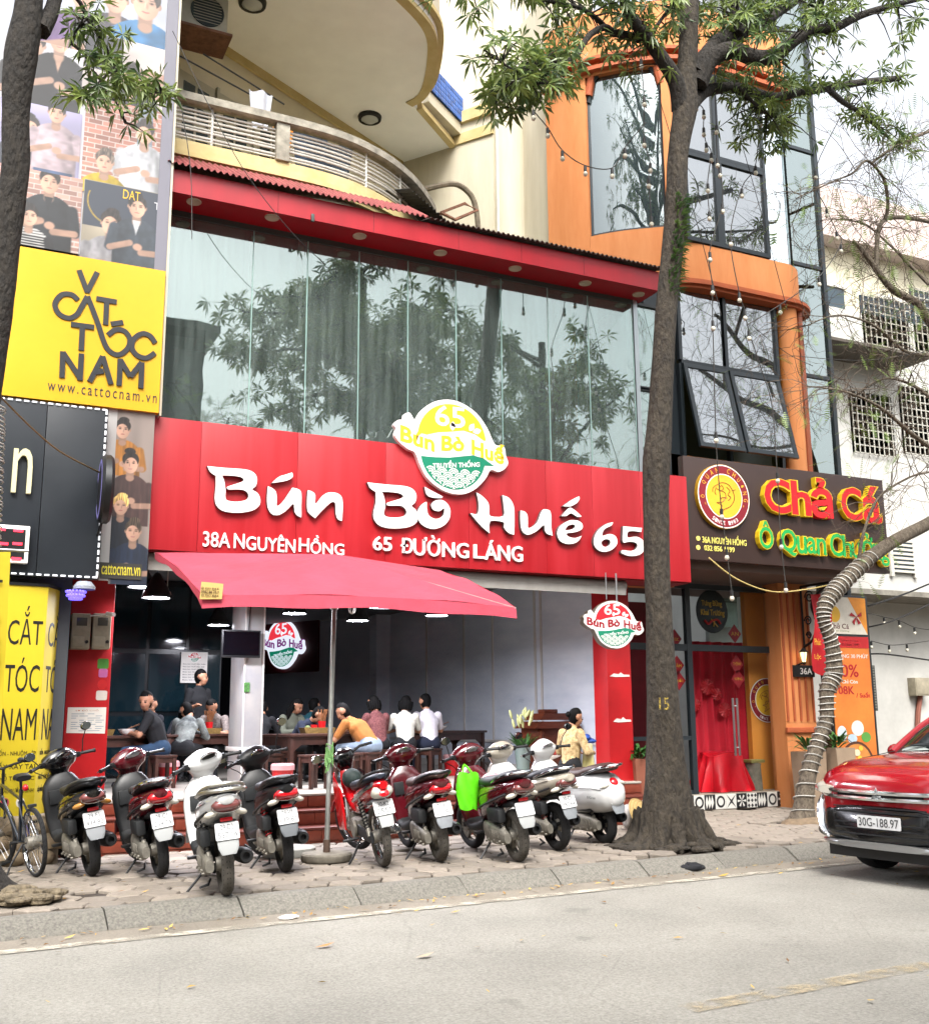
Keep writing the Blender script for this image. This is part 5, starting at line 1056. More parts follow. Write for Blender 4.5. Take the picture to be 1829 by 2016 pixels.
b.tube(spl([(xx,12.9,2.45),(xx,12.7,2.55),(xx,12.6,2.8),(xx,12.68,3.1),(xx,12.45,3.3),(xx,12.15,3.4)],6), .022, 8); b.tube([(xx,12.9,2.3),(xx,12.9,3.4)], .02, 6); b.tube([(xx,12.9,3.4),(xx,12.1,3.4)], .02, 6)
for (y, z, r_) in ((12.72,3.22,.1), (12.78,2.85,.08), (12.78,2.62,.06)): b.tube([(xx, y+r_*(1-i*.03)*math.cos(i*.4), z+r_*(1-i*.03)*math.sin(i*.4)) for i in range(26)], .012, 6)
obj('scrollwork', b, mBLKM, ib_)
tb = thing('festive_banner', 'narrow red banner with gold writing hanging behind the slanted tree', 'banner', at(1615,1250,Y=12.5)); 
def fn(a, b):
    p = at(1600+a*35, 1320-b*150, Y=12.5); return (p.x+.02*math.sin(b*5), 12.5+.04*math.sin(a*6+b*7), p.z-(.08*(1-abs(2*a-1)) if b < .05 else 0))
obj('cloth', MB().grid(fn, 10, 14), M('banner red', '#a50f1b', .6), tb)
for t_, v in (('Phúc',1270), ('Lộc',1300)): p = at(1604, v, Y=12.42); letter('word', t_, p, .13, .1, mGW, tb, .003)
# promotional board
pb = thing('promotion_board', 'tall lightbox advertising a discount with a bowl of hotpot', 'sign', (12.7, 12.6, .2)); Yp = 12.7
O, w, h = pbox(1642,1175,1708,1508,Yp); O.z = .18; x0, xw_ = O.x-.05, w+.12; H1 = at(1690,1252,Y=Yp).z; H2 = at(1690,1178,Y=Yp).z
obj('frame', MB().cbox((x0-.05,Yp,.1), (x0+xw_+.06,Yp+.18,H2+.04), .01), mBLK, pb)
up_ = obj('upper_panel', MB().box((x0,Yp-.012,H1+.02), (x0+xw_,Yp,H2)), prnt('#d4cdbf'), pb, 0); obj('orange_corner', MB().prism([(xw_*.55,H2-H1-.02),(xw_,0),(xw_,H2-H1-.02)], .012, .014, O=(x0,Yp,H1+.02)), prnt('#d98a2b'), up_, 0)
obj('round_emblem', MB().prism(ellipse(xw_*.18, .33, .12, .13, 20), .012, .015, O=(x0,Yp,H1)), mMY, up_, 0); letter('word', 'Chả Cá', (x0+.02,Yp,H1+.1), xw_*.5, .09, prnt('#5b2a28'), up_, .014, bold=.01); letter('word', 'Ô Quan Chưởng', (x0+.02,Yp,H1+.05), xw_*.5, .035, prnt('#7b8a5a'), up_, .014)
bw = Vector((x0+xw_*.72,Yp-.02,H1+.3)); b = MB()
for a in (20, 160, 235, 300): b.prism([(0,0),(.12*math.cos(R(a-14)),.12*math.sin(R(a-14))),(.14*math.cos(R(a+14)),.14*math.sin(R(a+14)))], 0, .008, O=bw)
obj('ribbon_bow', b, prnt('#a3141f'), up_, 0)
lo_ = obj('lower_panel', MB().box((x0,Yp-.012,.2), (x0+xw_,Yp,H1-.02)), M('poster orange', '#c9702c', .5, var=.2, vs=2), pb, 0)
obj('top_band', MB().box((x0,Yp-.016,H1-.2), (x0+xw_,Yp-.0125,H1-.02)), prnt('#b01a20'), lo_, 0)
for t_, z, h_, wx, c in (('HỒNG - LÁNG HẠ - HÀ NỘI',H1-.1,.03,.7,'#e6d9c9'), ('032 8561 199',H1-.165,.035,.5,'#e6d9c9'), ('TRONG 30 PHÚT',H1-.36,.075,.9,'#d9d0c8'), ('20%',H1-.66,.2,.62,'#a3141f'), ('Chỉ Còn',H1-.76,.06,.4,'#d9d0c8'), ('108K',H1-.93,.13,.48,'#a3141f'), ('/ Suất',H1-.98,.09,.36,'#a3141f')):
    letter('word', t_, (x0+(.05 if '108' in t_ or wx > .6 else .4 if wx < .37 else .2)*1.0+(xw_*.58-.05 if 'Su' in t_ else 0)-(.35 if 'Su' in t_ else 0), Yp, z), xw_*wx, h_, prnt(c), lo_, .016, bold=.01)
c_ = Vector((x0+xw_*.48,Yp,.62)); obj('bowl_print', MB().prism(ellipse(0, 0, .36, .36, 26), .012, .018, O=c_), prnt('#4a2b1f'), lo_, 0); obj('broth_print', MB().prism(ellipse(0, .01, .31, .31, 26), .018, .02, O=c_), prnt('#b9793a'), lo_, 0)
rg = random.Random(5)
for i in range(26):
    a, r_ = rg.uniform(0, 6.28), .27*rg.random()**.5; k = 2 if math.sin(a) < -.2 else rg.choice((0, 0, 1)); obj('food_print', MB().prism(ellipse(r_*math.cos(a), r_*math.sin(a), rg.uniform(.03,.075), rg.uniform(.025,.06), 9), .02, .0215+.0004*i, O=c_), prnt(('#d3b23a','#cfc3a5','#3f7a33')[k]), lo_, 0)
for x, z, rx, ry, c in ((.55,1.18,.13,.12,'#d3cdc2'), (.4,1.02,.1,.07,'#a9bccb'), (.75,1.04,.1,.08,'#4f8a3c'), (.15,1.1,.1,.12,'#b9c3cc')): obj('food_print', MB().prism(ellipse(xw_*x, z, rx, ry, 16), .012, .016, O=(x0,Yp,0)), prnt(c), lo_, 0)
# potted plants either side
mPOT = M('planter tan', '#8d7a66', .7, var=.1); mLF = M('potted leaf', '#2f5a22', .5, var=.3, vs=20)
def leafblade(b, o, d, L_, w, droop=.3, n=4):
    d = Vector(d).normalized(); s_ = d.cross(Vector((0,0,1)))
    if s_.length < .05: s_ = Vector((1,0,0))
    s_.normalize(); vs = []
    for i in range(n+1):
        t = i/n; c = Vector(o)+d*L_*t-Vector((0,0,droop*L_*t*t)); ww = w*math.sin(math.pi*min(.97, .12+.88*t))
        vs += [c-s_*ww, c+s_*ww]
    b.add(vs, [(i*2, i*2+1, i*2+3, i*2+2) for i in range(n)])
for k, (u, v, Y_, h_, lab) in enumerate(((1592,1495,12.45,.85,'tall tan planter with spiky green leaves by the orange pillar'), (1650,1500,12.3,.9,'tan planter with drooping leaves behind the wrapped tree'), (1258,1480,12.7,.8,'tall rust planter behind the big tree trunk'))):
    p = at(u, v, Y=Y_); pp = thing('potted_plant', lab, 'plant', (p.x, Y_, 0)); c = mPOT if k < 2 else M('planter rust', '#7d4a38', .7, var=.1)
    obj('pot', MB().prism([(-.15,0),(.15,0),(.19,h_),(-.19,h_)], -.17, .17, O=(p.x,Y_,0)), c, pp, 0); b = MB(); rg = random.Random(k)
    for i in range(46):
        a = rg.uniform(0, 6.28); leafblade(b, (p.x+.05*math.cos(a), Y_+.05*math.sin(a), h_+rg.uniform(0,.12)), (math.cos(a), math.sin(a), rg.uniform(.4,1.6)), rg.uniform(.2,.42), .022, rg.uniform(.2,.7))
    obj('foliage', b, mLF, pp)

# ================================================================ HOUSES FARTHER ALONG
mWH = M('white house render', '#aeada8', .85, var=.14, vs=1.5, bump=.1, bs=20); mLOUV = M('dark louvre', '#3a3c3a', .6)
wh = thing('white_house', 'weathered white house with grilled windows beyond the promotion board', 'building', (16, 15.5, 0)); Yh = 15.6
obj('wall', MB().box((13.62,Yh,-.1), (24,20,3.7)), mWH, wh, 0); obj('wall', MB().box((13.62,Yh-.9,3.7), (24,20,5.1)), mWH, wh, 0); obj('wall', MB().box((13.62,Yh-.4,5.1), (24,20,9.6)), mWH, wh, 0); obj('ledge', MB().box((13.62,Yh-1.0,3.62), (24,Yh,3.72)), M('stained ledge', '#77736a', .9, var=.3), wh, 0)
def grille(u0, v0, u1, v1, Y, nx, nz, col, lab):
    O, w, h = pbox(u0, v0, u1, v1, Y); g_ = obj('window', MB().box((O.x,Y+.02,O.z), (O.x+w,Y+.06,O.z+h)), mPANE, wh, 0); m = M('grille '+col, col, .5); t_ = .022
    b = MB()
    for i in range(nx+1): b.box((O.x+w*i/nx-t_/2,Y-.06,O.z), (O.x+w*i/nx+t_/2,Y-.045,O.z+h))
    for i in range(nz+1): b.box((O.x,Y-.044,O.z+h*i/nz-t_/2), (O.x+w,Y-.03,O.z+h*i/nz+t_/2))
    obj('grille', b, m, g_, 0); return O, w, h
grille(1676,775,1760,895,Yh-.42,9,8,'#a9a79e',''); grille(1775,770,1900,900,Yh-.42,14,9,'#a9a79e',''); grille(1700,590,1790,700,Yh-.42,9,7,'#9a978c',''); grille(1800,580,1900,700,Yh-.42,10,7,'#9a978c',''); O, w, h = grille(1668,1312,1700,1398,Yh-.02,3,6,'#55524a','')
sh_ = obj('shutter', MB().box((O.x+w,Yh-.08,O.z-.02), (O.x+w+.28,Yh-.05,O.z+h+.02)), mLOUV, wh, 0)
for i in range(16): obj('slat', MB().box((O.x+w+.04,Yh-.1,O.z+.03+i*h/16), (O.x+w+.24,Yh-.081,O.z+.03+i*h/16+.03)), M('slat grey', '#6b6a62', .6), sh_, 0)
O, w, h = pbox(1755,1068,1795,1128,Yh-.92); g_ = obj('window', MB().box((O.x,Yh-.95,O.z), (O.x+w,Yh-.91,O.z+h)), mPANE, wh, 0)
for i in range(7): obj('slat', MB().box((O.x,Yh-.975,O.z+i*h/7), (O.x+w,Yh-.951,O.z+i*h/7+.045)), M('white slat', '#b6b3a8', .6), g_, 0)
obj('window_frame', MB().box((O.x-.08,Yh-.97,O.z-.08), (O.x,Yh-.91,O.z+h+.08)).box((O.x+w,Yh-.97,O.z-.08), (O.x+w+.08,Yh-.91,O.z+h+.08)).box((O.x,Yh-.968,O.z+h), (O.x+w,Yh-.91,O.z+h+.08)), mWPIPE, g_, 0)
obj('awning', MB().prism([(0,0),(3.2,0),(3.2,.06),(0,.06)], -.5, .9, O=(14.3,Yh-.4,at(1720,740,Y=Yh).z)), M('dark awning', '#4b453e', .8, var=.2), wh, 0)
bx = thing('meter_box', 'small grey cabinet with cables on the white house wall', 'meter box', at(1808,1355,Y=Yh-.1)); O, w, h = pbox(1795,1335,1823,1370,Yh-.1); obj('case', MB().cbox((O.x,Yh-.2,O.z), (O.x+w,Yh,O.z+h), .01), mMET, bx); obj('door', MB().cbox((O.x+.02,Yh-.21,O.z+.03), (O.x+w-.02,Yh-.2,O.z+h-.03), .005), mMET, bx)
lump('drain_pipe', 'rust brown drain pipe below the grey cabinet', 'pipe', MB().tube(spl([at(1812,1370,Y=Yh-.06), at(1808,1400,Y=Yh-.06), at(1806,1440,Y=Yh-.06), at(1805,1500,Y=Yh-.06)],5), .05, 8), M('pipe rust', '#7b4a3c', .7))
yb_ = thing('yellow_house', 'pale yellow house with a pink roof line far down the street', 'building', (24, 22, 0)); mYH = M('yellow house render', '#bfb9a3', .85, var=.1, vs=1)
obj('wall', MB().box((18,22,0), (34,30,15.2)), mYH, yb_, 0); obj('roof', MB().prism([(-.5,0),(16.5,0),(15,1.6),(1,1.6)], -8.5, .6, O=(18,22,15.2)), M('pink roof', '#b3a49e', .8, var=.15), yb_, 0)
for i in range(5):
    for j in range(4): w_ = obj('window', MB().box((19+i*2.9,21.95,1.6+j*3.5), (20.5+i*2.9,21.99,3.4+j*3.5)), mPANE, yb_, 0); obj('frame', MB().box((18.9+i*2.9,21.9,1.5+j*3.5), (20.6+i*2.9,21.94,1.6+j*3.5)).box((18.9+i*2.9,21.9,3.4+j*3.5), (20.6+i*2.9,21.94,3.5+j*3.5)), mWPIPE, w_, 0)
for k, (x0, x1_, y, h, c, lab) in enumerate(((34.5,46,20,12,'#a7a49b','grey house at the far end of the street'), (46.5,60,19,16,'#b5a78c','tall beige house at the far end of the street'))):
    fh = thing('far_house', lab, 'building', (x0, y, 0)); obj('wall', MB().box((x0,y,0), (x1_,y+12,h)), M('far house '+c, c, .9, var=.1, vs=.8), fh, 0)
    for i in range(3):
        for j in range(int(h/3.6)): w_ = obj('window', MB().box((x0+1.2+i*3.4,y-.05,1.4+j*3.5), (x0+2.8+i*3.4,y-.01,3.2+j*3.5)), mPANE, fh, 0); obj('sill', MB().box((x0+1.1+i*3.4,y-.15,1.3+j*3.5), (x0+2.9+i*3.4,y-.01,1.4+j*3.5)), mWPIPE, w_, 0)
# ---- houses across the street, seen only mirrored in the glass
for k, (x0, x1_, h, c, lab) in enumerate(((-8,6.4,12.6,'#77797a','tall grey house across the street mirrored at the left of the glass'), (6.8,14.5,6.0,'#8c8574','low house across the street behind the photographer'), (15,24,7.2,'#9a9377','cream house across the street right of the photographer'), (24.4,36,6.4,'#8a8d8b','grey house across the street far to the right'))):
    oh = thing('opposite_house', lab, 'building', (x0, -6, 0)); obj('wall', MB().box((x0,-16,0), (x1_,-6,h)), M('opposite '+c, c, .9, var=.1, vs=1), oh, 0); obj('roof', MB().box((x0-.3,-16,h), (x1_+.3,-5.2,h+.25)), M('opposite roof', '#4c4a48', .9), oh, 0)
    for i in range(3):
        for j in range(2):
            w_ = obj('window', MB().box((x0+.8+i*2.6,-5.99,1.0+j*2.7), (x0+2.1+i*2.6,-5.96,2.6+j*2.7)), mPANE, oh, 0); obj('sill', MB().box((x0+.7+i*2.6,-5.99,.9+j*2.7), (x0+2.2+i*2.6,-5.9,1.0+j*2.7)), mWPIPE, w_, 0)

# ================================================================ TREES
def bark(key, c, c2, moss=None):
    m = M(key, c, .95, c2=c2, vs=16, bump=1., bs=28, stretch=(1,1,.45), detail=8, bdist=.05)
    return m
mBARK = bark('dark flaky bark', '#141210', '#2e2923'); mBARK2 = bark('grey brown bark', '#453d34', '#6d6355'); mBARK3 = bark('root bark', '#332d25', '#5a5042')
def leafmat(key, c, c2):
    m = bpy.data.materials.new(key); m.use_nodes = True; n = m.node_tree; L = n.links.new; p = n.nodes['Principled BSDF']; o = n.nodes['Material Output']
    tc = n.nodes.new('ShaderNodeTexCoord'); a = n.nodes.new('ShaderNodeTexNoise'); a.inputs['Scale'].default_value = 3.5; a.inputs['Detail'].default_value = 3; L(tc.outputs['Object'], a.inputs['Vector'])
    r = n.nodes.new('ShaderNodeMapRange'); r.inputs[1].default_value = .35; r.inputs[2].default_value = .65; L(a.outputs[0], r.inputs[0])
    x = n.nodes.new('ShaderNodeMix'); x.data_type = 'RGBA'; x.inputs[6].default_value = (*lin(c), 1); x.inputs[7].default_value = (*lin(c2), 1); L(r.outputs[0], x.inputs[0]); L(x.outputs[2], p.inputs['Base Color'])
    p.inputs['Roughness'].default_value = .42; t = n.nodes.new('ShaderNodeBsdfTranslucent'); L(x.outputs[2], t.inputs['Color']); k = n.nodes.new('ShaderNodeMixShader'); k.inputs[0].default_value = .3; L(p.outputs[0], k.inputs[1]); L(t.outputs[0], k.inputs[2]); L(k.outputs[0], o.inputs[0])
    MATS[key] = m; return m
mLEAF = leafmat('glossy whorl leaf', '#3a5230', '#76863f'); mFERN = leafmat('fern leaf', '#33502a', '#577038'); mFEA = leafmat('feathery leaf', '#54702f', '#7d9445')
rt = random.Random(11)
def whorl(b, o, d, n=7, L_=.17, w=.024, rg=rt):
    d = Vector(d).normalized(); s = d.orthogonal().normalized(); q = d.cross(s); a0 = rg.random()*6
    for i in range(n):
        a = a0+i*2*math.pi/n+rg.uniform(-.25,.25); l = L_*rg.uniform(.7,1.15); out = (s*math.cos(a)+q*math.sin(a))*.9+d*rg.uniform(.05,.6)+Vector((0,0,-.25)); out.normalize()
        sd_ = out.cross(d).normalized()*w*rg.uniform(.8,1.2); m = Vector(o)+out*l*.55-Vector((0,0,.02*l)); e = Vector(o)+out*l-Vector((0,0,.18*l)); k = d*.006
        b.add([o, m-sd_+k, m-k, m+sd_+k, e], [(0,2,1), (0,3,2), (1,2,4), (2,3,4)])
def pxline(pts, Y, dY=None):
    """limb drawn on the tree's own plane: (u, v, width px) -> points and radii"""
    o, r = [], []
    for i, (u, v, w) in enumerate(pts):
        y = Y+(dY[i] if dY else 0); p = at(u, v, Y=y); o.append(p); r.append(w*.5*(p-Vector((0,0,CAM_Z))).length/2160)
    return o, r
def smooth_limb(pts, rad, n=5):
    P = spl(pts, n); rr = []
    for i in range(len(P)): t = i/(len(P)-1)*(len(rad)-1); k = min(int(t), len(rad)-2); rr.append(rad[k]*(1-(t-k))+rad[k+1]*(t-k))
    return P, rr
def rough_trunk(pts, rad, n=20, amp=.05, flare=None, seed=1):
    """trunk with an uneven, lobed girth"""
    P, rr = smooth_limb(pts, rad, 8); b = MB(); rg = random.Random(seed); ph = [rg.uniform(0, 6.28) for _ in range(5)]; b.tube(P, rr, n)
    vs = []
    for i, p in enumerate(P):
        for k in range(n):
            v = Vector(b.v[i*n+k]); a = math.atan2(v.y-p.y, v.x-p.x); z = v.z; f = 1+amp*math.sin(2*a+z*1.9+ph[0])+amp*.7*math.sin(3*a-z*2.7+ph[1])+amp*.5*math.sin(5*a+z*6+ph[2])+amp*.35*math.sin(7*a+z*13+ph[3])
            if flare and z < flare: q = 1-max(0, z)/flare; f *= 1+.38*q*q*(.55+.75*abs(math.sin(2.5*a+ph[4])))
            vs.append(tuple(p+(v-p)*f))
    b.v = vs+b.v[len(vs):]
    return b
def foliage_around(limbs, count, spread, L_=.17, zmin=None, rg=rt, up=.4, clump=3):
    """leaf whorls on twigs springing from limbs; returns twigs and leaves"""
    tw, lf = MB(), MB()
    for _ in range(count):
        l = rg.choice(limbs); i = rg.randrange(max(1, len(l)//4), len(l)); o = Vector(l[i]); d = Vector((rg.gauss(0,1), rg.gauss(0,.8), rg.gauss(up-.4,.6))).normalized(); e = o+d*spread*rg.uniform(.25,1.); m = (o+e)/2+Vector((0,0,.08*spread))
        tw.tube([o, m, e], [.012,.008,.004], 4, caps=False)
        for k in range(rg.randint(1, clump)): f = e if k == 0 else m+(e-m)*rg.random()+Vector((rg.gauss(0,.07), rg.gauss(0,.07), rg.gauss(0,.06))); whorl(lf, f, d+Vector((rg.gauss(0,.5), rg.gauss(0,.5), rg.gauss(.1,.5))), rg.randint(6,9), L_*1.12, L_*.115, rg)
    return tw, lf
# ---- the big tree in front of the shops
YT = 9.82
bt = thing('street_tree', 'tall dark barked street tree standing between the two restaurants', 'tree', (7.25, YT, 0))
tp, tr = pxline([(1318,1668,128),(1315,1610,112),(1312,1500,92),(1306,1400,80),(1296,1200,66),(1292,1000,62),(1293,900,67),(1300,800,59),(1313,600,53),(1328,440,49),(1336,300,48),(1348,215,58),(1352,140,46),(1356,60,42),(1360,-40,38),(1362,-200,32),(1350,-420,22)], YT)
tp[0].z = -.04
tr = [q*.8 for q in tr]; tk = obj('trunk', rough_trunk(tp, tr, 26, .035, .95, 3), bark('flaky trunk bark', '#1e1a16', '#40392f'), bt, 60)
b = MB(); rg = random.Random(4)            # surface roots
for k in range(17):
    a = k*2*math.pi/17+rg.uniform(-.1,.1); r0, r1 = .26, rg.uniform(.55,.75); q = [(7.25+math.cos(a)*r*1.0+rg.gauss(0,.02), YT+math.sin(a)*r*.8, z) for r, z in ((r0,.32), (.38,.12), (.5,.04), (r1,-.02))]
    b.tube(spl([Vector(x) for x in q], 4), [.15,.14,.12,.11,.1,.09,.08,.07,.062,.055,.05,.04,.025][:13], 9)
for k in range(90): a = rg.uniform(0, 6.28); r = rg.uniform(.3,.72); b.ball((7.25+math.cos(a)*r, YT+math.sin(a)*r*.8, rg.uniform(-.03,.0)+.12*(.9-r)), (rg.uniform(.05,.15), rg.uniform(.05,.12), rg.uniform(.02,.045)), 9, 5)
obj('roots', b, bark('flaky trunk bark', '#1e1a16', '#40392f'), tk, 60)
limbs = []
LB = [([(1340,215,36),(1328,155,30),(1279,81,24),(1244,35,20),(1225,-10,18),(1190,-80,14),(1150,-160,10)], -.2), ([(1262,75,18),(1209,63,15),(1191,53,13),(1167,63,12),(1149,84,11),(1135,109,10),(1111,119,9),(1076,123,8),(1047,133,7),(1016,140,6),(981,116,4),(953,98,3)], -.4),
      ([(1191,53,11),(1174,35,9),(1139,14,8),(1076,0,7),(1000,-20,5),(920,-10,3)], -.3), ([(1368,150,40),(1409,88,32),(1454,63,27),(1497,46,24),(1532,21,20),(1563,0,18),(1640,-60,12)], .2), ([(1452,66,18),(1448,21,15),(1445,-40,12)], .1),
      ([(1372,165,40),(1398,116,34),(1440,98,31),(1483,112,29),(1525,109,27),(1556,84,24),(1595,60,20),(1644,53,16),(1697,28,13),(1767,7,10),(1840,-10,6)], -.3), ([(1590,62,18),(1608,30,16),(1620,-10,13),(1650,-80,8)], -.2),
      ([(1355,215,30),(1372,192,26),(1398,176,22),(1454,172,19),(1518,190,17),(1567,183,16),(1630,172,14),(1697,161,12),(1770,153,10)], .3), ([(1630,174,12),(1660,200,10),(1693,221,8),(1739,260,6),(1770,291,4)], .3), ([(1454,172,7),(1500,215,6),(1545,235,4)], .2),
      ([(1270,85,8),(1300,40,7),(1330,0,5)], -.1), ([(1016,140,4),(1000,160,3),(985,180,2)], -.4), ([(1110,119,5),(1085,150,4),(1060,165,2)], -.4)]
for pts, dy in LB:
    n = len(pts); p, r = pxline(pts, YT, [dy*i for i in range(n)] if n < 6 else [dy*3*i/n for i in range(n)]); P, rr = smooth_limb(p, r, 5); limbs.append(P); obj('branch', MB().tube(P, rr, 9), mBARK, bt, 60)
# upper crown beyond the frame
up_l = []
for k in range(12):
    a = rt.uniform(0, 6.28); z0 = rt.uniform(10.5,13); o = Vector((7.6, YT, z0)); e = o+Vector((math.cos(a)*rt.uniform(1.5,3.2), math.sin(a)*rt.uniform(1.2,2.4), rt.uniform(.6,2.2))); P = spl([o, (o+e)/2+Vector((0,0,.3)), e], 6); up_l.append(P); obj('branch', MB().tube(P, [.07*(1-i/len(P))+.012 for i in range(len(P))], 6), mBARK, bt, 60)
tw, lf = MB(), MB()
for lim, cnt, sp, L_ in (([limbs[1][len(limbs[1])//3:], limbs[11], limbs[12]], 80, .42, .17), ([limbs[2], limbs[0]], 80, .55, .17), (limbs[3:7], 150, .8, .16), ([limbs[7][8:], limbs[8], limbs[9]], 90, .6, .16), (up_l, 190, .9, .18), (limbs[10:11], 16, .4, .16)):
    t_, l_ = foliage_around(lim, cnt, sp, L_); tw.add(t_.v, t_.f); lf.add(l_.v, l_.f)
tag(obj('twigs', tw, mBARK, bt, 0), kind='stuff'); obj('crown', lf, mLEAF, bt, 0)
# ferns climbing the trunk
b = MB(); rg = random.Random(9); PT, RT_ = smooth_limb(tp, tr, 8)
for k in range(520):
    v = 395+(rg.random()**1.1)*190; i = min(range(len(PT)), key=lambda j: abs((lambda d: VH/2-FOC*VW*d.dot(_u2)/d.dot(_fw))(PT[j]-Vector((0,0,CAM_Z)))-v)); a = rg.uniform(-2.2,1.3); o = PT[i]+Vector((math.cos(a), math.sin(a) if math.sin(a) < .3 else -.2, 0))*RT_[i]*1.02+Vector((0,0,rg.uniform(-.08,.08)))
    leafblade(b, o, Vector((math.cos(a)*.8, math.sin(a)*.8, rg.uniform(.2,.9))), rg.uniform(.06,.13), .011, .5, 3)
fn_ = lump('tree_fern', 'small green ferns climbing the middle of the tall street tree', 'fern', b, mFERN); 
p = at(1304,1397,Y=YT); b = MB(); letter('painted_number', '15', at(1298,1398,Y=YT-.275), .13, .13, worn('faded yellow paint', '#9a8434', .5, 22.), bt, .004)
# ---- tree at the left edge
YL = 9.3
lt = thing('street_tree', 'dark street tree cut by the left edge of the picture', 'tree', (.1, YL, 0))
tp, tr = pxline([(-35,1790,120),(-52,1700,84),(-62,1400,58),(-40,1080,54),(-28,800,56),(0,600,60),(14,470,58),(30,330,56),(30,220,52),(42,110,64),(52,50,60),(60,-20,50),(75,-150,40),(80,-350,26)], YL); tp[0].z = -.04
tr = [q*.84 for q in tr]; tk = obj('trunk', rough_trunk(tp, tr, 22, .045, .7, 8), mBARK, lt, 60)
b = MB(); rg = random.Random(6)
for k in range(60):
    a = rg.uniform(-1.2,2.4); r = rg.uniform(.2,.52); b.ball((tp[0].x+math.cos(a)*r, YL+math.sin(a)*r*.5-.15, rg.uniform(-.03,.01)+.16*(.8-r)), (rg.uniform(.06,.16), rg.uniform(.05,.12), rg.uniform(.02,.04)), 9, 5)
obj('roots', b, bark('dusty root bark', '#4f4638', '#7d715c'), tk, 60)
b = MB()
for k in range(30):
    t = k/29; v = 800+t*270; p = at(-30-10*t+rt.uniform(-1,1), v, Y=YL); r = .158; tl = rt.uniform(-.12,.12); b.tube([(p.x+r*math.cos(a*.42), YL+r*math.sin(a*.42), p.z+tl*r*math.cos(a*.42)) for a in range(15)], .006, 5, closed=True)
obj('cable_wrap', b, M('white cable', '#a8a69f', .5), lt)
ll = []
for pts, dy in (([(80,60,34),(100,25,26),(112,-10,22),(150,-60,16),(200,-120,10)], .1), ([(120,-30,9),(155,0,8),(175,40,7),(205,85,6),(225,130,5),(255,155,4),(300,170,3),(340,190,2)], .05), ([(172,35,4),(150,60,3),(140,85,2)], .05), ([(225,130,4),(190,165,3),(150,195,2)], .05), ([(230,135,4),(225,185,3),(245,240,2)], .06)):
    p, r = pxline(pts, YL, [dy*i for i in range(len(pts))]); P, rr = smooth_limb(p, r, 5); ll.append(P); obj('branch', MB().tube(P, rr, 7), mBARK, lt, 60)
tw, lf = MB(), MB()
for lim, cnt, sp in ((ll[1:2], 26, .28), (ll[2:], 30, .2)):
    t_, l_ = foliage_around(lim, cnt, sp, .15, clump=2); tw.add(t_.v, t_.f); lf.add(l_.v, l_.f)
hi = []
for k in range(8):
    a = rt.uniform(0, 6.28); o = Vector((.6, YL, rt.uniform(10.5,12.5))); e = o+Vector((math.cos(a)*2.0, math.sin(a)*1.6, rt.uniform(.3,1.6))); P = spl([o, (o+e)/2+Vector((0,0,.3)), e], 6); hi.append(P); obj('branch', MB().tube(P, [.05*(1-i/len(P))+.01 for i in range(len(P))], 6), mBARK, lt, 60)
t_, l_ = foliage_around(hi, 90, .8, .17); tw.add(t_.v, t_.f); lf.add(l_.v, l_.f)
tag(obj('twigs', tw, mBARK, lt, 0), kind='stuff'); obj('crown', lf, mLEAF, lt, 0)
# ---- leaning tree wrapped in white cable
YW_ = 11.04
wt = thing('wrapped_tree', 'leaning small tree with its trunk wrapped in white cable', 'tree', (10.33, YW_, 0))
tp, tr = pxline([(1576,1624,50),(1590,1532,38),(1610,1466,34),(1627,1416,32),(1629,1360,36),(1642,1327,40),(1637,1267,32),(1623,1227,27),(1624,1194,33),(1643,1164,38),(1670,1137,35),(1706,1104,33),(1760,1066,31),(1829,1030,30),(1900,985,28)], YW_); tp[0].z = -.03
tr = [r*.8 for r in tr]; tk = obj('trunk', rough_trunk(tp, tr, 16, .05, .3, 5), mBARK2, wt, 60)
P, rr = smooth_limb(tp, tr, 10); b = MB(); q = []
n = int(len(P)*.8)
for i in range(n*7):
    t = i/7; k = min(int(t), len(P)-2); c = P[k]+(P[k+1]-P[k])*(t-k); r = rr[k]*1.09+.004; a = i*2*math.pi/7/3.6*1.0; ax = (P[k+1]-P[k]).normalized(); s = Vector((ax.z, 0, -ax.x)).normalized(); w = ax.cross(s); a += .5*math.sin(i*.05)+.3*math.sin(i*.13); q.append(c+(s*math.cos(a*1.5)+w*math.sin(a*1.5))*r)
obj('cable_wrap', MB().tube(q, .0085, 4, caps=False), M('white cable', '#a8a69f', .5), wt, 60)
obj('earth_mound', MB().ball((10.36,YW_-.05,-.03), (.42,.34,.12), 16, 8), M('loose earth', '#6f5f4c', .95, var=.3, vs=12, bump=.8, bs=30), wt, 60)
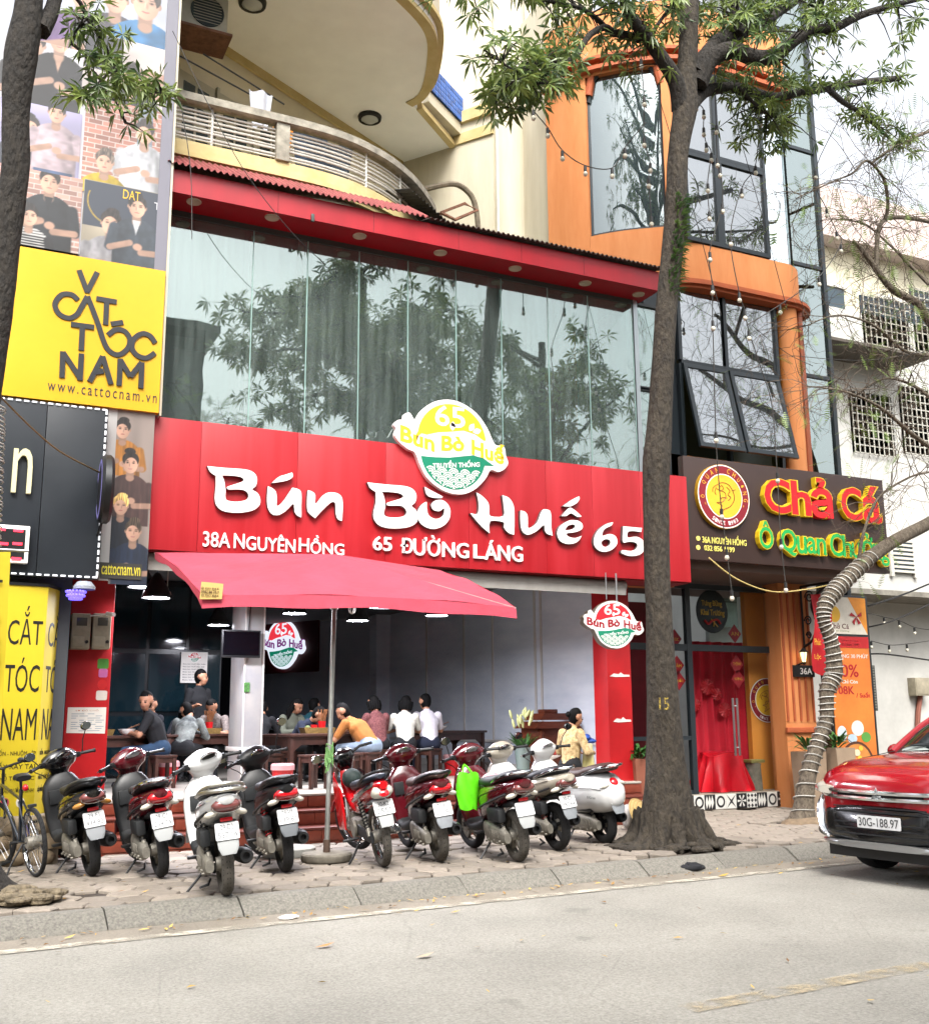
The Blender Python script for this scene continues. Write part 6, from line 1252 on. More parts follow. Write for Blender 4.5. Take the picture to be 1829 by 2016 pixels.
# limbs and bare twigs of the same tree arching back over the pavement
TL = []
for pts, dy in (([(1900,985,28),(1940,860,24),(1900,730,20),(1829,632,16),(1806,597,15),(1767,576,14),(1746,558,12),(1725,530,11),(1697,491,9),(1679,474,6)], .0), ([(1725,530,8),(1728,463,9),(1742,432,8),(1785,428,8),(1850,440,7)], .1), ([(1742,432,7),(1748,404,6),(1742,358,6),(1725,330,5),(1704,316,5),(1679,340,4),(1644,355,3),(1567,390,2)], -.1), ([(1715,322,4),(1750,295,5),(1816,263,6),(1880,240,6)], .1),
                ([(1900,985,14),(1850,900,10),(1790,850,8),(1730,800,6),(1660,770,4),(1590,760,2)], -.1), ([(1829,700,8),(1780,690,6),(1720,640,5),(1650,620,3),(1590,640,2)], -.1), ([(1850,800,8),(1800,760,6),(1740,745,4),(1680,780,2)], .1), ([(1690,1112,8),(1700,1050,6),(1730,980,5),(1790,940,4),(1829,930,3)], -.1), ([(1829,560,7),(1790,520,6),(1750,480,4),(1700,440,3),(1640,430,2)], .2)):
    p, r = pxline(pts, YW_, [dy*i for i in range(len(pts))]); P, rr = smooth_limb(p, r, 5); TL.append(P); obj('branch', MB().tube(P, rr, 7), mBARK2, wt, 60)
tw, lf = MB(), MB(); rg = random.Random(21)
def twig(o, d, L_, r, lev):
    P = [o]; c = Vector(o); dd_ = Vector(d).normalized()
    for i in range(5): dd_ = (dd_+Vector((rg.gauss(0,.22), rg.gauss(0,.2), rg.gauss(-.06,.2)))).normalized(); c = c+dd_*L_/5; P.append(c)
    tw.tube(P, [r*(1-.13*i) for i in range(6)], 3, caps=False)
    if lev > 0:
        for k in range(3): i = rg.randint(1, 5); twig(P[i], dd_+Vector((rg.gauss(0,.8), rg.gauss(0,.6), rg.gauss(0,.7))), L_*rg.uniform(.45,.8), r*.62, lev-1)
    elif rg.random() < .22:       # feathery compound leaf
        e = P[-1]; f = (dd_+Vector((rg.gauss(0,.4), rg.gauss(0,.4), rg.gauss(-.3,.3)))).normalized(); s = f.cross(Vector((0,0,1))).normalized()
        for k in range(9):
            q = e+f*.03*k; l = .05*math.sin(math.pi*(k+1)/10)+.01
            for sg_ in (-1, 1): lf.add([q-f*.007, q+f*.007, q+s*sg_*l+f*.012], [(0,1,2)])
for P in TL:
    for k in range(int(15+len(P)*.42)):
        i = rg.randrange(len(P)//4, len(P)); twig(P[i], Vector((rg.gauss(-.3,.8), rg.gauss(-.05,.7), rg.gauss(.1,.8))), rg.uniform(.5,1.0), .0075, 2)
tag(obj('twigs', tw, M('grey twig', '#51463b', .9), wt, 0), kind='stuff'); obj('crown', lf, mFEA, wt, 0)
# ---- trees across the street, mirrored in the glass
for k, (x, y, h, sp_, n_, lab) in enumerate(((9.2,-.3,17,3.4,620,'leafy street tree across the road mirrored in the middle of the glass'), (14.8,-.6,16,3.2,420,'leafy street tree across the road mirrored at the right of the glass'), (-3.0,-.8,12,2.4,200,'leafy street tree across the road left of the photographer'), (6.2,-3.0,11.5,2.0,0,'feathery young tree across the road mirrored low in the glass'))):
    t_ = thing('opposite_tree', lab, 'tree', (x, y, 0)); P = spl([(x,y,0),(x+.1,y,2.5),(x-.1,y+.1,5),(x+.1,y,h*.75)], 5); obj('trunk', MB().tube(P, [.22*(1-.6*i/len(P)) for i in range(len(P))], 10), mBARK, t_, 60); bl = []
    for j in range(16 if n_ else 14):
        z0 = h*rt.uniform(.45,.72); o = Vector((x, y, z0)); a = rt.uniform(0, 6.28); e = o+Vector((math.cos(a)*sp_*rt.uniform(.5,1), math.sin(a)*sp_*rt.uniform(.5,1), rt.uniform(-.5,2.6))); Q = spl([o, (o+e)/2+Vector((0,0,.35)), e], 6); bl.append(Q); obj('branch', MB().tube(Q, [.06*(1-i/len(Q))+.012 for i in range(len(Q))], 5), mBARK, t_, 60)
    if n_:
        tw, lf = foliage_around(bl, n_, 1.1, .3, clump=4); obj('crown', lf, mLEAF, t_, 0)
    else:
        tw, lf = MB(), MB()
        for Q in bl:
            for j in range(9): i = rg.randrange(len(Q)//3, len(Q)); twig(Q[i], Vector((rg.gauss(0,1), rg.gauss(0,1), rg.gauss(.2,.5))), .9, .012, 1)
        b = MB()
        for j in range(420):
            Q = rt.choice(bl); o = Q[rt.randrange(len(Q)//3, len(Q))]+Vector((rt.gauss(0,.45), rt.gauss(0,.45), rt.gauss(.1,.4))); f = Vector((rt.gauss(0,1), rt.gauss(0,1), rt.gauss(-.1,.4))).normalized(); s = f.cross(Vector((0,0,1))).normalized()
            for m in range(8): q = o+f*.06*m; l = .1*math.sin(math.pi*(m+1)/9)+.02; b.add([q-s*l, q+f*.035-s*l*.2, q+s*l, q-f*.005], [(0,1,2,3)])
        obj('crown', b, mFEA, t_, 0)
    tag(obj('twigs', tw, mBARK, t_, 0), kind='stuff')

# ================================================================ MOTORBIKES
def sweep(b, rings, n=14):
    """body swept in the x-z plane: (x, z, half width across, half thickness, squareness)"""
    vs = []; fs = []; N = len(rings)
    for i, (x, z, w, t, e) in enumerate(rings):
        a, c = rings[max(i-1, 0)], rings[min(i+1, N-1)]; tx, tz = c[0]-a[0], c[1]-a[1]; l = math.hypot(tx, tz) or 1; nx, nz = -tz/l, tx/l
        for k in range(n):
            q = 2*math.pi*k/n; ca, sa = math.cos(q), math.sin(q); y = math.copysign(abs(ca)**(2/e), ca)*w; h = math.copysign(abs(sa)**(2/e), sa)*t
            vs.append((x+nx*h, y, z+nz*h))
    for i in range(N-1):
        for k in range(n): q = (k+1) % n; fs.append((i*n+k, (i+1)*n+k, (i+1)*n+q, i*n+q))
    fs.append(tuple(range(n))); fs.append(tuple((N-1)*n+k for k in range(n-1, -1, -1)))
    return b.add(vs, fs)
def sm(r, n=3):
    v = spl([Vector((a[0], a[1], 0)) for a in r], n); o = []
    for i, p in enumerate(v): t = min(i/n, len(r)-1.0001); k = int(t); f = t-k; o.append((p.x, p.y) + tuple(r[k][j]*(1-f)+r[k+1][j]*f for j in (2, 3, 4)))
    return o
mTYRE = M('tyre rubber', '#1b1b1c', .85, var=.2, vs=30, bump=.5, bs=120); mDUST = M('dusty tyre', '#4a4640', .95, var=.3, vs=20, bump=.5, bs=110); mALUD = M('dirty cast aluminium', '#7f7b72', .55, .45, var=.3, vs=14, bump=.2, bs=60)
mCHR = M('chrome', '#c9cbcd', .12, 1.); mBLKP = M('black gloss plastic', '#0b0c0e', .22, coat=.4); mGRYP = M('grey weathered plastic', '#6f7377', .6, var=.15, vs=9); mDKP = M('dark textured plastic', '#1d1f21', .6, var=.15, vs=12)
mREDL = M('red lens', '#b3101a', .12, coat=.6); mCLRL = M('clear lens', '#b9b4a8', .1, coat=.6); mSMOKE = M('smoked red lens', '#6b3a38', .12, coat=.6); mAMB = M('amber lens', '#9a6a2c', .15, coat=.5); mMIR = M('mirror glass', '#d5dadd', .03, 1.)
mPLT = M('plate white', '#c4c5c6', .4); mPLN = M('plate digits', '#3a3e43', .5); mSEAT = M('black vinyl seat', '#15161a', .55, bump=.15, bs=200); mSEATB = M('brown vinyl seat', '#3a2823', .5, bump=.15, bs=200)
def paint(key, c, rough=.2): return M('paint '+key, c, rough, coat=.7, var=.04, vs=3)
def rotY(c): return Matrix.Translation(c) @ Matrix.Rotation(R(90), 4, 'X')
def wheel(parent, x, r=.255, w=.052, style='cast', T=None, tyre=None, rimc=None):
    T = (T or Matrix.Identity(4)) @ rotY((x, 0, r)); a = r-w
    hub = obj('wheel', MB().lathe([(.0,-.07),(.055,-.07),(.06,-.03),(.06,.03),(.055,.07),(0,.07)], 18, T), rimc or mALUD, parent)
    prof = [(a+w*math.cos(R(q))*1.0, w*1.02*math.sin(R(q))) for q in (-150,-120,-90,-65,-40,-20,0,20,40,65,90,120,150)]
    obj('tyre', MB().lathe(prof, 44, T), tyre or mTYRE, hub, 50)
    # tread blocks
    b = MB(); n = 36
    for k in range(n):
        for s in (-1, 1):
            q0 = 2*math.pi*k/n; pts = []
            for dq, f in ((0,.12), (.045,.12), (.13,.82), (.085,.82)): rr = a+w*math.cos(f*1.25)+.002; pts.append(T @ Vector((rr*math.cos(q0+dq), rr*math.sin(q0+dq), s*w*math.sin(f*1.25))))
            b.add(pts, [(0,1,2,3) if s > 0 else (3,2,1,0)])
    obj('tread', b, M('tread groove', '#0c0c0d', .95), hub, 0)
    ri = a-w*.55
    if style == 'spoke':
        obj('rim', MB().lathe([(ri+.02,-.02),(ri-.006,-.017),(ri-.012,0),(ri-.006,.017),(ri+.02,.02)], 44, T), mCHR, hub); b = MB()
        for k in range(28): q = 2*math.pi*k/28; q2 = q+(.55 if k % 2 else -.55); b.cyl(T @ Vector((.05*math.cos(q2), .05*math.sin(q2), .03*(1 if k % 4 < 2 else -1))), T @ Vector((ri*math.cos(q), ri*math.sin(q), 0)), .0022, n=4)
        obj('spokes', b, mCHR, hub)
    else:
        obj('rim', MB().lathe([(ri+.035,-.036),(ri-.002,-.032),(ri-.014,0),(ri-.002,.032),(ri+.035,.036)], 36, T), rimc or mALUD, hub); b = MB()
        for k in range(5):
            q = 2*math.pi*k/5+.3; d = Vector((math.cos(q), math.sin(q), 0)); s = Vector((-math.sin(q), math.cos(q), 0)); P_ = []
            for rr, ww, hh in ((.04,.022,.022), (ri,.016,.018)): P_ += [T @ (d*rr+s*ww+Vector((0,0,hh))), T @ (d*rr-s*ww+Vector((0,0,hh))), T @ (d*rr-s*ww-Vector((0,0,hh))), T @ (d*rr+s*ww-Vector((0,0,hh)))]
            b.add(P_, [(i, (i+1) % 4, 4+(i+1) % 4, 4+i) for i in range(4)])
        obj('spokes', b, rimc or mALUD, hub)
    return hub
def spring(parent, p0, p1, col, r=.028, turns=9):
    p0, p1 = Vector(p0), Vector(p1); d = p1-p0; ax = d.normalized(); s = ax.orthogonal().normalized(); w = ax.cross(s)
    o = obj('shock_absorber', MB().cyl(p0, p1, .014, n=8).cyl(p0-ax*.03, p0+ax*.05, .022, n=10), mALUD, parent); obj('spring', MB().tube([p0+d*(.12+.8*i/(turns*8))+(s*math.cos(i*.785)+w*math.sin(i*.785))*r for i in range(turns*8)], .0065, 5), col, o)
def plate(parent, o, l1, l2, tilt=20, size=(.19,.14), digits=None, T=None):
    t = R(tilt); U, V, N = Vector((0,-1,0)), Vector((math.sin(t),0,math.cos(t))), Vector((-math.cos(t),0,math.sin(t))); w, h = size; O = Vector(o)
    p = obj('license_plate', MB().prism(rrect(-w/2, -h/2, w/2, h/2, .012), -.003, .002, O=O, U=U, V=V, N=N), mPLT, parent, 0)
    if l1: letter('plate_line', l1, O-U*w*.27+V*h*.08, w*.54, h*.3, digits or mPLN, p, .0035, (U, V, N)); 
    if l2: letter('plate_line', l2, O-U*w*.40-V*h*.38, w*.80, h*.32, digits or mPLN, p, .0035, (U, V, N))
def mirror(parent, T, s, up=.2, out=.1, col=None, tilt=0):
    st = obj('mirror', MB().tube([T @ Vector((1.04,s*.25,1.05)), T @ Vector((1.03,s*(.25+out*.4),1.05+up*.55)), T @ Vector((1.0,s*(.25+out),1.05+up))], .006, 6), mBLKM, parent)
    M_ = T @ Matrix.Translation((1.0,s*(.25+out),1.07+up)) @ Matrix.Rotation(R(tilt),4,'X'); b = MB(); b.T = M_; b.ball((.006,0,0), (.022,.062,.045), 16, 8); obj('mirror_shell', b, col or mBLKP, st)
    b = MB(); b.T = M_; b.prism(ellipse(0, 0, .054, .038, 20), .012, .0165, U=(0,1,0), V=(0,0,1), N=(-1,0,0)); obj('mirror_glass', b, mMIR, st, 0)
def scooter(label, loc, head, lean, body, l1, l2, inner=None, seat=None, tail='red', rail='silver', steer=22, springc=None, muffc=None, flap=None, mirrors=(), kind='sport', engine=None, tyre=None, rim=None, signal=None, dash=None):
    t = thing('motor_scooter', label, 'scooter', (loc[0], loc[1], 0), (R(-lean), 0, 0), 'scooters parked along the pavement', local=True)
    t.scale = (.955,)*3; t.rotation_euler = (Matrix.Rotation(R(90+head),4,'Z') @ Matrix.Rotation(R(-lean),4,'X')).to_euler(); rg = random.Random(label)
    inner = inner or body; seat = seat or mSEAT; engine = engine or mALUD
    ST = Matrix.Translation((1.13,0,.9)) @ Matrix.Rotation(R(-18),4,'Y') @ Matrix.Rotation(R(steer),4,'Z') @ Matrix.Rotation(R(18),4,'Y') @ Matrix.Translation((-1.13,0,-.9))
    retro = kind == 'retro'; r = .235 if retro else .26
    wheel(t, 0, r, .054 if retro else .05, tyre=tyre, rimc=rim); wheel(t, 1.27, r, .048, T=ST, rimc=rim)
    # tail body
    if retro: secs = [(.66,0,.52,.10,.24,.22,2.6),(.5,0,.57,.19,.24,.26,2.4),(.25,0,.59,.235,.23,.27,2.4),(.02,0,.60,.24,.23,.26,2.4),(-.16,0,.61,.215,.2,.24,2.3),(-.28,0,.60,.165,.16,.2,2.2),(-.36,0,.585,.10,.10,.13,2.2),(-.39,0,.58,.04,.04,.06,2)]
    else: secs = [(.70,0,.50,.08,.14,.18,2.8),(.6,0,.55,.13,.18,.2,2.8),(.42,0,.60,.165,.18,.18,2.6),(.2,0,.65,.185,.15,.15,2.4),(-.02,0,.70,.175,.12,.12,2.4),(-.2,0,.745,.145,.09,.10,2.3),(-.34,0,.78,.10,.06,.075,2.2),(-.42,0,.80,.05,.03,.04,2)]
    wv, hv = rg.uniform(.9, 1.08), rg.uniform(-.025, .02); secs = [(a[0]*rg.uniform(.97, 1.03), a[1], a[2]+hv*.5, a[3]*wv, a[4]*rg.uniform(.92, 1.06), a[5]*rg.uniform(.92, 1.06), a[6]) for a in secs]
    sp_ = []
    for a, c in zip(secs[:-1], secs[1:]):
        for k in range(3): f = k/3; f = f*f*(3-2*f) if False else f; sp_.append(tuple(a[j]*(1-f)+c[j]*f for j in range(7)))
    sp_.append(secs[-1]); tb_ = obj('tail_body', MB().loft(sp_, 20), body, t, 60)
    for s in (-1, 1):
        if not retro: obj('side_trim', MB().tube(spl([(.55,s*.15,.52),(.3,s*.185,.575),(.05,s*.18,.635),(-.2,s*.14,.7)],5), .012, 6), mDKP, tb_)
    # seat
    rs_ = [(.66,.735,.07,.03,2.6),(.55,.775,.12,.05,2.6),(.35,.79,.155,.055,2.6),(.15,.80,.155,.055,2.6),(.02,.835,.15,.055,2.6),(-.15,.865,.135,.05,2.6),(-.3,.875,.09,.035,2.4),(-.36,.87,.04,.02,2)]
    if retro: rs_ = [(x, z+.0, w*1.12, q*1.1, e) for x, z, w, q, e in rs_]
    obj('seat', sweep(MB(), sm(rs_), 16), seat, t, 60)
    # floor, leg shield and nose
    obj('floorboard', sweep(MB(), sm([(.55,.36,.13,.05,3),(.72,.31,.16,.05,3),(.88,.30,.17,.05,3),(.98,.36,.18,.05,3)]), 12), mDKP, t, 60)
    obj('leg_shield', sweep(MB(), sm([(.95,.34,.175,.035,2.8),(1.0,.48,.195,.05,2.8),(1.03,.66,.205,.06,2.8),(1.06,.8,.19,.06,2.8),(1.09,.9,.11,.05,2.6)]), 16), inner, t, 60)
    obj('front_apron', sweep(MB(), sm([(1.08,.36,.10,.03,2.3),(1.13,.5,.17,.055,2.3),(1.16,.68,.19,.07,2.3),(1.17,.82,.15,.06,2.3),(1.15,.92,.09,.04,2.3)]), 16), body, t, 60)
    if not retro: obj('glove_box', MB().cbox((.945,.04,.62), (.99,.15,.76), .012), mDKP, t)
    obj('key_switch', MB().cyl((.955,-.09,.76), (.985,-.09,.77), .018, n=12), mCHR, t)
    # steering head
    b = MB(); b.T = ST; sweep(b, sm([(1.13,.88,.07,.06,2.2),(1.115,.96,.12,.085,2.3),(1.09,1.02,.185,.10,2.3),(1.06,1.075,.20,.095,2.3),(1.03,1.12,.13,.07,2.2),(1.01,1.145,.04,.025,2)]) if not retro else sm([(1.13,.86,.07,.07,2.2),(1.12,.95,.11,.09,2.2),(1.09,1.02,.19,.10,2.1),(1.06,1.08,.19,.10,2.1),(1.03,1.13,.11,.08,2.),(1.01,1.15,.03,.025,2)]), 18); hd_ = obj('handlebar_cowl', b, body, t, 60)
    b = MB(); b.T = ST @ Matrix.Translation((.985,0,1.085)) @ Matrix.Rotation(R(-48),4,'Y'); b.ball((0,0,0), (.02,.085,.058), 18, 8); dsh = obj('instrument_panel', b, dash or mSMOKEG, hd_)
    b = MB(); b.T = ST @ Matrix.Translation((.983,0,1.085)) @ Matrix.Rotation(R(-48),4,'Y'); b.tube([(-.012,.09*math.cos(a*.314),.062*math.sin(a*.314)) for a in range(20)], .006, 5, closed=True); obj('bezel', b, mCHR, dsh)
    for s in (-1, 1):
        b = MB(); b.T = ST; b.tube([(1.06,s*.15,1.04),(1.045,s*.24,1.045),(1.0,s*.36,1.035)], .017, 8); b.cyl((1.003,s*.355,1.035), (.995,s*.375,1.034), .021, n=10); gp = obj('grip', b, mBLK, hd_)
        b = MB(); b.T = ST; b.tube([(1.1,s*.2,1.045),(1.1,s*.28,1.04),(1.06,s*.37,1.025)], .007, 6); obj('lever', b, mCHR, gp)
        b = MB(); b.T = ST; b.cbox((1.03,s*.17,1.015), (1.09,s*.225,1.07), .012); obj('switch_box', b, mBLK, gp)
    for m_ in mirrors: mirror(hd_, ST, *m_)
    for s, q in ((-1,.06), (1,.03)): obj('brake_cable', MB().tube(spl([ST @ Vector((1.09,s*.2,1.05)), ST @ Vector((1.17,s*.24,1.0)), ST @ Vector((1.2,s*.12,.88+q)), ST @ Vector((1.16,s*.06,.74))],4), .005, 5), mBLK, hd_)
    obj('panel_seam', MB().tube([(x, sg*w*1.004, z+hu*.28) for x, _, z, w, hu, *_ in secs[1:6] for sg in (1,)], .0035, 4), mBLK, tb_); obj('panel_seam', MB().tube([(x, -w*1.004, z+hu*.28) for x, _, z, w, hu, *_ in secs[1:6]], .0035, 4), mBLK, tb_)
    # fork and front mudguard
    for s in (-1, 1): b = MB(); b.T = ST; b.cyl((1.27,s*.075,r), (1.14,s*.075,.66), .022, n=8); obj('fork_leg', b, mDKP, t)
    b = MB(); b.T = ST; sweep(b, [(1.27+(r+.03)*math.cos(R(a)), r+(r+.03)*math.sin(R(a)), .065, .012, 3) for a in (10,35,60,85,110,135,158)], 10); obj('front_mudguard', b, body, t, 60)
    # running gear
    en = obj('engine', MB().loft([(-.1,.13,r,.035,.05,.05,2.6),(.0,.135,r+.01,.05,.085,.085,2.8),(.16,.135,r+.02,.055,.10,.10,3),(.34,.13,r+.03,.055,.105,.10,3),(.46,.12,r+.05,.04,.08,.07,2.6)], 18), engine, t)
    obj('air_box', MB().cbox((-.06,.10,r+.15), (.26,.19,r+.29), .03), mDKP, t); b = MB()
    for k in range(7): b.cyl((-.08+k*.07,.175,r-.05+.02*(k % 2)), (-.08+k*.07,.196,r-.05+.02*(k % 2)), .011, n=6)
    for k in range(5): b.cbox((.0+k*.05,.186,r-.0), (.02+k*.05,.196,r+.075), .003)
    tag(obj('casing_ribs', b, engine, en), kind='stuff'); obj('cylinder', MB().cbox((.3,-.06,r-.02), (.55,.07,r+.12), .02), mDKP, en)
    obj('brake_drum', MB().lathe([(0,.06),(.075,.055),(.08,.02),(.07,0)], 20, rotY((0,-.045,r)) @ Matrix.Rotation(math.pi,4,'X')), mALUD, en)
    spring(t, (-.02,.125,r+.06), (.1,.14,.66), springc or mBLKM)
    if retro: pass
    T = Matrix.Translation((.3,-.155,r+.02)) @ Matrix.Rotation(R(-90+4),4,'Y'); mf = obj('muffler', MB().lathe([(.0,.0),(.04,.02),(.062,.1),(.066,.3),(.064,.46),(.05,.5),(.03,.5),(.028,.46),(.0,.46)], 20, T), muffc or mBLKM, t); obj('heat_shield', MB().cbox((-.02,-.228,r+.0), (.3,-.216,r+.09), .02), mDKP, mf)
    obj('exhaust_pipe', MB().tube([(.3,-.15,r+.02),(.42,-.12,r-.06),(.5,-.05,r-.02)], .016, 8), mALUD, mf)
    # rear mudguard, flap, plate
    obj('rear_mudguard', sweep(MB(), sm([(.12,.55,.09,.02,3),(-.08,.58,.095,.03,3),(-.22,.6,.1,.03,3),(-.29,.565,.09,.02,3)]), 12), mDKP if not retro else mDKP, t, 60)
    obj('mud_flap', sweep(MB(), sm([(-.275,.585,.085,.012,3.5),(-.315,.5,.088,.007,3.5),(-.345,.42,.082,.006,3.5),(-.36,.365,.055,.006,3)]), 12), flap or mGRYP, t, 60)
    plate(t, (-.318,0,.545), l1, l2)
    obj('reflector', MB().cbox((-.315,-.05,.622), (-.295,.05,.652), .004), mREDL, t)
    # lamps
    tl_ = {'red': mREDL, 'clear': mCLRL, 'smoke': mSMOKE}[tail if tail in ('red', 'clear', 'smoke') else 'red']
    b = MB()
    if retro: b.T = Matrix.Translation((-.31,0,.71)) @ Matrix.Rotation(R(35),4,'Y'); b.ball((0,0,0), (.035,.055,.06), 16, 10)
    else: b.T = Matrix.Translation((-.345,0,.745)) @ Matrix.Rotation(R(25),4,'Y'); b.loft([(-.06,0,0,.075,.03,.03,2.4),(-.045,0,0,.10,.045,.04,2.6),(.02,0,.005,.118,.05,.045,2.6),(.07,0,.005,.11,.04,.035,2.6)], 18)
    tl = obj('tail_light', b, tl_, t, 60); obj('lamp_rim', MB().tube([(-.375,.11*math.cos(a*.314),.735+.04*math.sin(a*.314)) for a in range(20)], .004, 4, closed=True), mCHR, tl) if not retro else None
    for s in (-1, 1):
        b = MB(); b.T = Matrix.Translation((-.30,s*.12,.685)) @ Matrix.Rotation(R(s*-28),4,'Z') @ Matrix.Rotation(R(s*-14),4,'X'); b.ball((0,0,0), (.035,.062,.026), 12, 8); obj('turn_signal', b, signal or mCLRL, t)
    # grab rail
    if rail == 'rack':
        rk = obj('grab_rail', MB().tube(spl([(.2,.17,.80),(-.1,.175,.86),(-.32,.14,.905),(-.40,.05,.92),(-.40,-.05,.92),(-.32,-.14,.905),(-.1,-.175,.86),(.2,-.17,.80)],4), .014, 8), M('worn chrome', '#a9a59a', .3, .9), t); obj('lower_rail', MB().tube(spl([(-.05,.185,.83),(-.3,.165,.865),(-.42,.08,.875),(-.42,-.08,.875),(-.3,-.165,.865),(-.05,-.185,.83)],4), .017, 8), M('worn chrome', '#a9a59a', .3, .9), rk)
        for y in (-.12,-.04,.04,.12): obj('rail_slat', MB().cyl((-.4+abs(y)*.6,y,.905), (-.41+abs(y)*.6,y,.87), .01, n=6), mCHR, rk)
    else:
        m_ = mCHR if rail == 'silver' else mBLK
        obj('grab_rail', MB().tube(spl([(.06,.165,.80),(-.15,.16,.86),(-.34,.115,.90),(-.41,.04,.905),(-.41,-.04,.905),(-.34,-.115,.90),(-.15,-.16,.86),(.06,-.165,.80)],4), .015, 8), m_, t)
    # stand and foot pegs
    obj('side_stand', MB().tube([(.42,.09,.2),(.40,.2,.09),(.37,.3,.012-.3*math.sin(R(lean))+.02)], .012, 6), mBLKM, t); obj('centre_stand', MB().tube([(.2,.1,.12),(.08,.13,.1),(.04,.2,.09),(.06,.13,.1)], .011, 6), mBLKM, t)
    for s in (-1, 1): obj('foot_peg', MB().cbox((.44,s*.16,.27), (.52,s*.25,.295), .006), mBLK, t)
    return t
mSMOKEG = M('instrument glass', '#22262b', .08, coat=.8); mDASHW = M('instrument silver', '#9aa0a6', .15, .3, coat=.7)
WHT, DRED, BLACK, RED, CRM_ = paint('white', '#c6c7c7'), paint('dark red', '#4d0a14'), paint('black', '#08090b'), paint('red', '#b30f17'), paint('cream', '#a8a193')
BMAT = M('paint satin black', '#121315', .4)
scooter('black scooter with a grey mudflap standing beside the bicycle', (1.39,10.45), 5, 9, BLACK, '29-F1', '494.82', inner=BMAT, tail='smoke', rail='black', mirrors=((1,.1,.1), (-1,.24,.08)), signal=mAMB, flap=M('flap grey', '#777a7d', .6))
scooter('dark red scooter with a bright red tail light second in the row', (1.92,10.05), 1, 9, DRED, '29-C1', '234.74', inner=BMAT, tail='red', rail='silver', dash=mDASHW, flap=M('flap pale', '#8c8e8e', .6))
scooter('white scooter with a chrome rear rack standing nearest the kerb', (2.18,8.75), -6, 6, WHT, '29-D2', '557.14', inner=WHT, tail='smoke', rail='rack', steer=28, tyre=mDUST, flap=M('flap pale', '#8c8e8e', .6), dash=BMAT)
scooter('matt black scooter with a wide red tail light and red shock spring', (2.98,9.82), -4, 7, BMAT, '29-V7', '139.81', inner=BMAT, tail='red', rail='black', springc=M('spring red', '#a3161c', .4), mirrors=((-1,.26,.12), (1,.06,.16)), flap=M('flap dark', '#55595d', .6))
scooter('dark red scooter with a dusty rear wheel right of the red motorbike', (4.53,9.82), -8, 8, DRED, '21-L1', '205.80', inner=DRED, seat=mSEATB, tail='red', rail='black', steer=8, tyre=mDUST, dash=mDASHW)
lead = scooter('dark red scooter with a bright green bag hung at the footwell', (5.17,9.42), -5, 7, DRED, None, None, inner=DRED, tail='smoke', rail='silver', steer=10, tyre=mDUST, mirrors=((1,.17,.05),), dash=mDASHW, flap=M('flap pale', '#8c8e8e', .6))
letter('plate_line', '5.55', Vector((-.322,-.02,.51)), None, .035, M('faded digits', '#a9a59a', .5), lead, .0, (Vector((0,-1,0)), Vector((.342,0,.94)), Vector((-.94,0,.342))))
scooter('cream and black scooter with a red tail edge squeezed between dark red and white ones', (5.98,10.03), 1, 7, CRM_, '30-C1', '382.64', inner=WHT, tail='smoke', rail='silver', steer=12, springc=M('spring dull red', '#6d2a28', .5), rim=BMAT)
vp = scooter('white rounded scooter with a brown seat at the right end of the row', (6.74,10.3), 3, 7, WHT, '29-E2', '914.70', inner=WHT, seat=mSEATB, tail='red', rail='silver', steer=6, kind='retro', mirrors=((1,.22,.16), (-1,.2,.14)), rim=BMAT, dash=mDASHW)
letter('maker_mark', 'EVGreen', Vector((-.14,.272,.56)), .16, .03, mBLK, vp, .0, ((-1,0,0), (0,0,1), (0,1,0)))
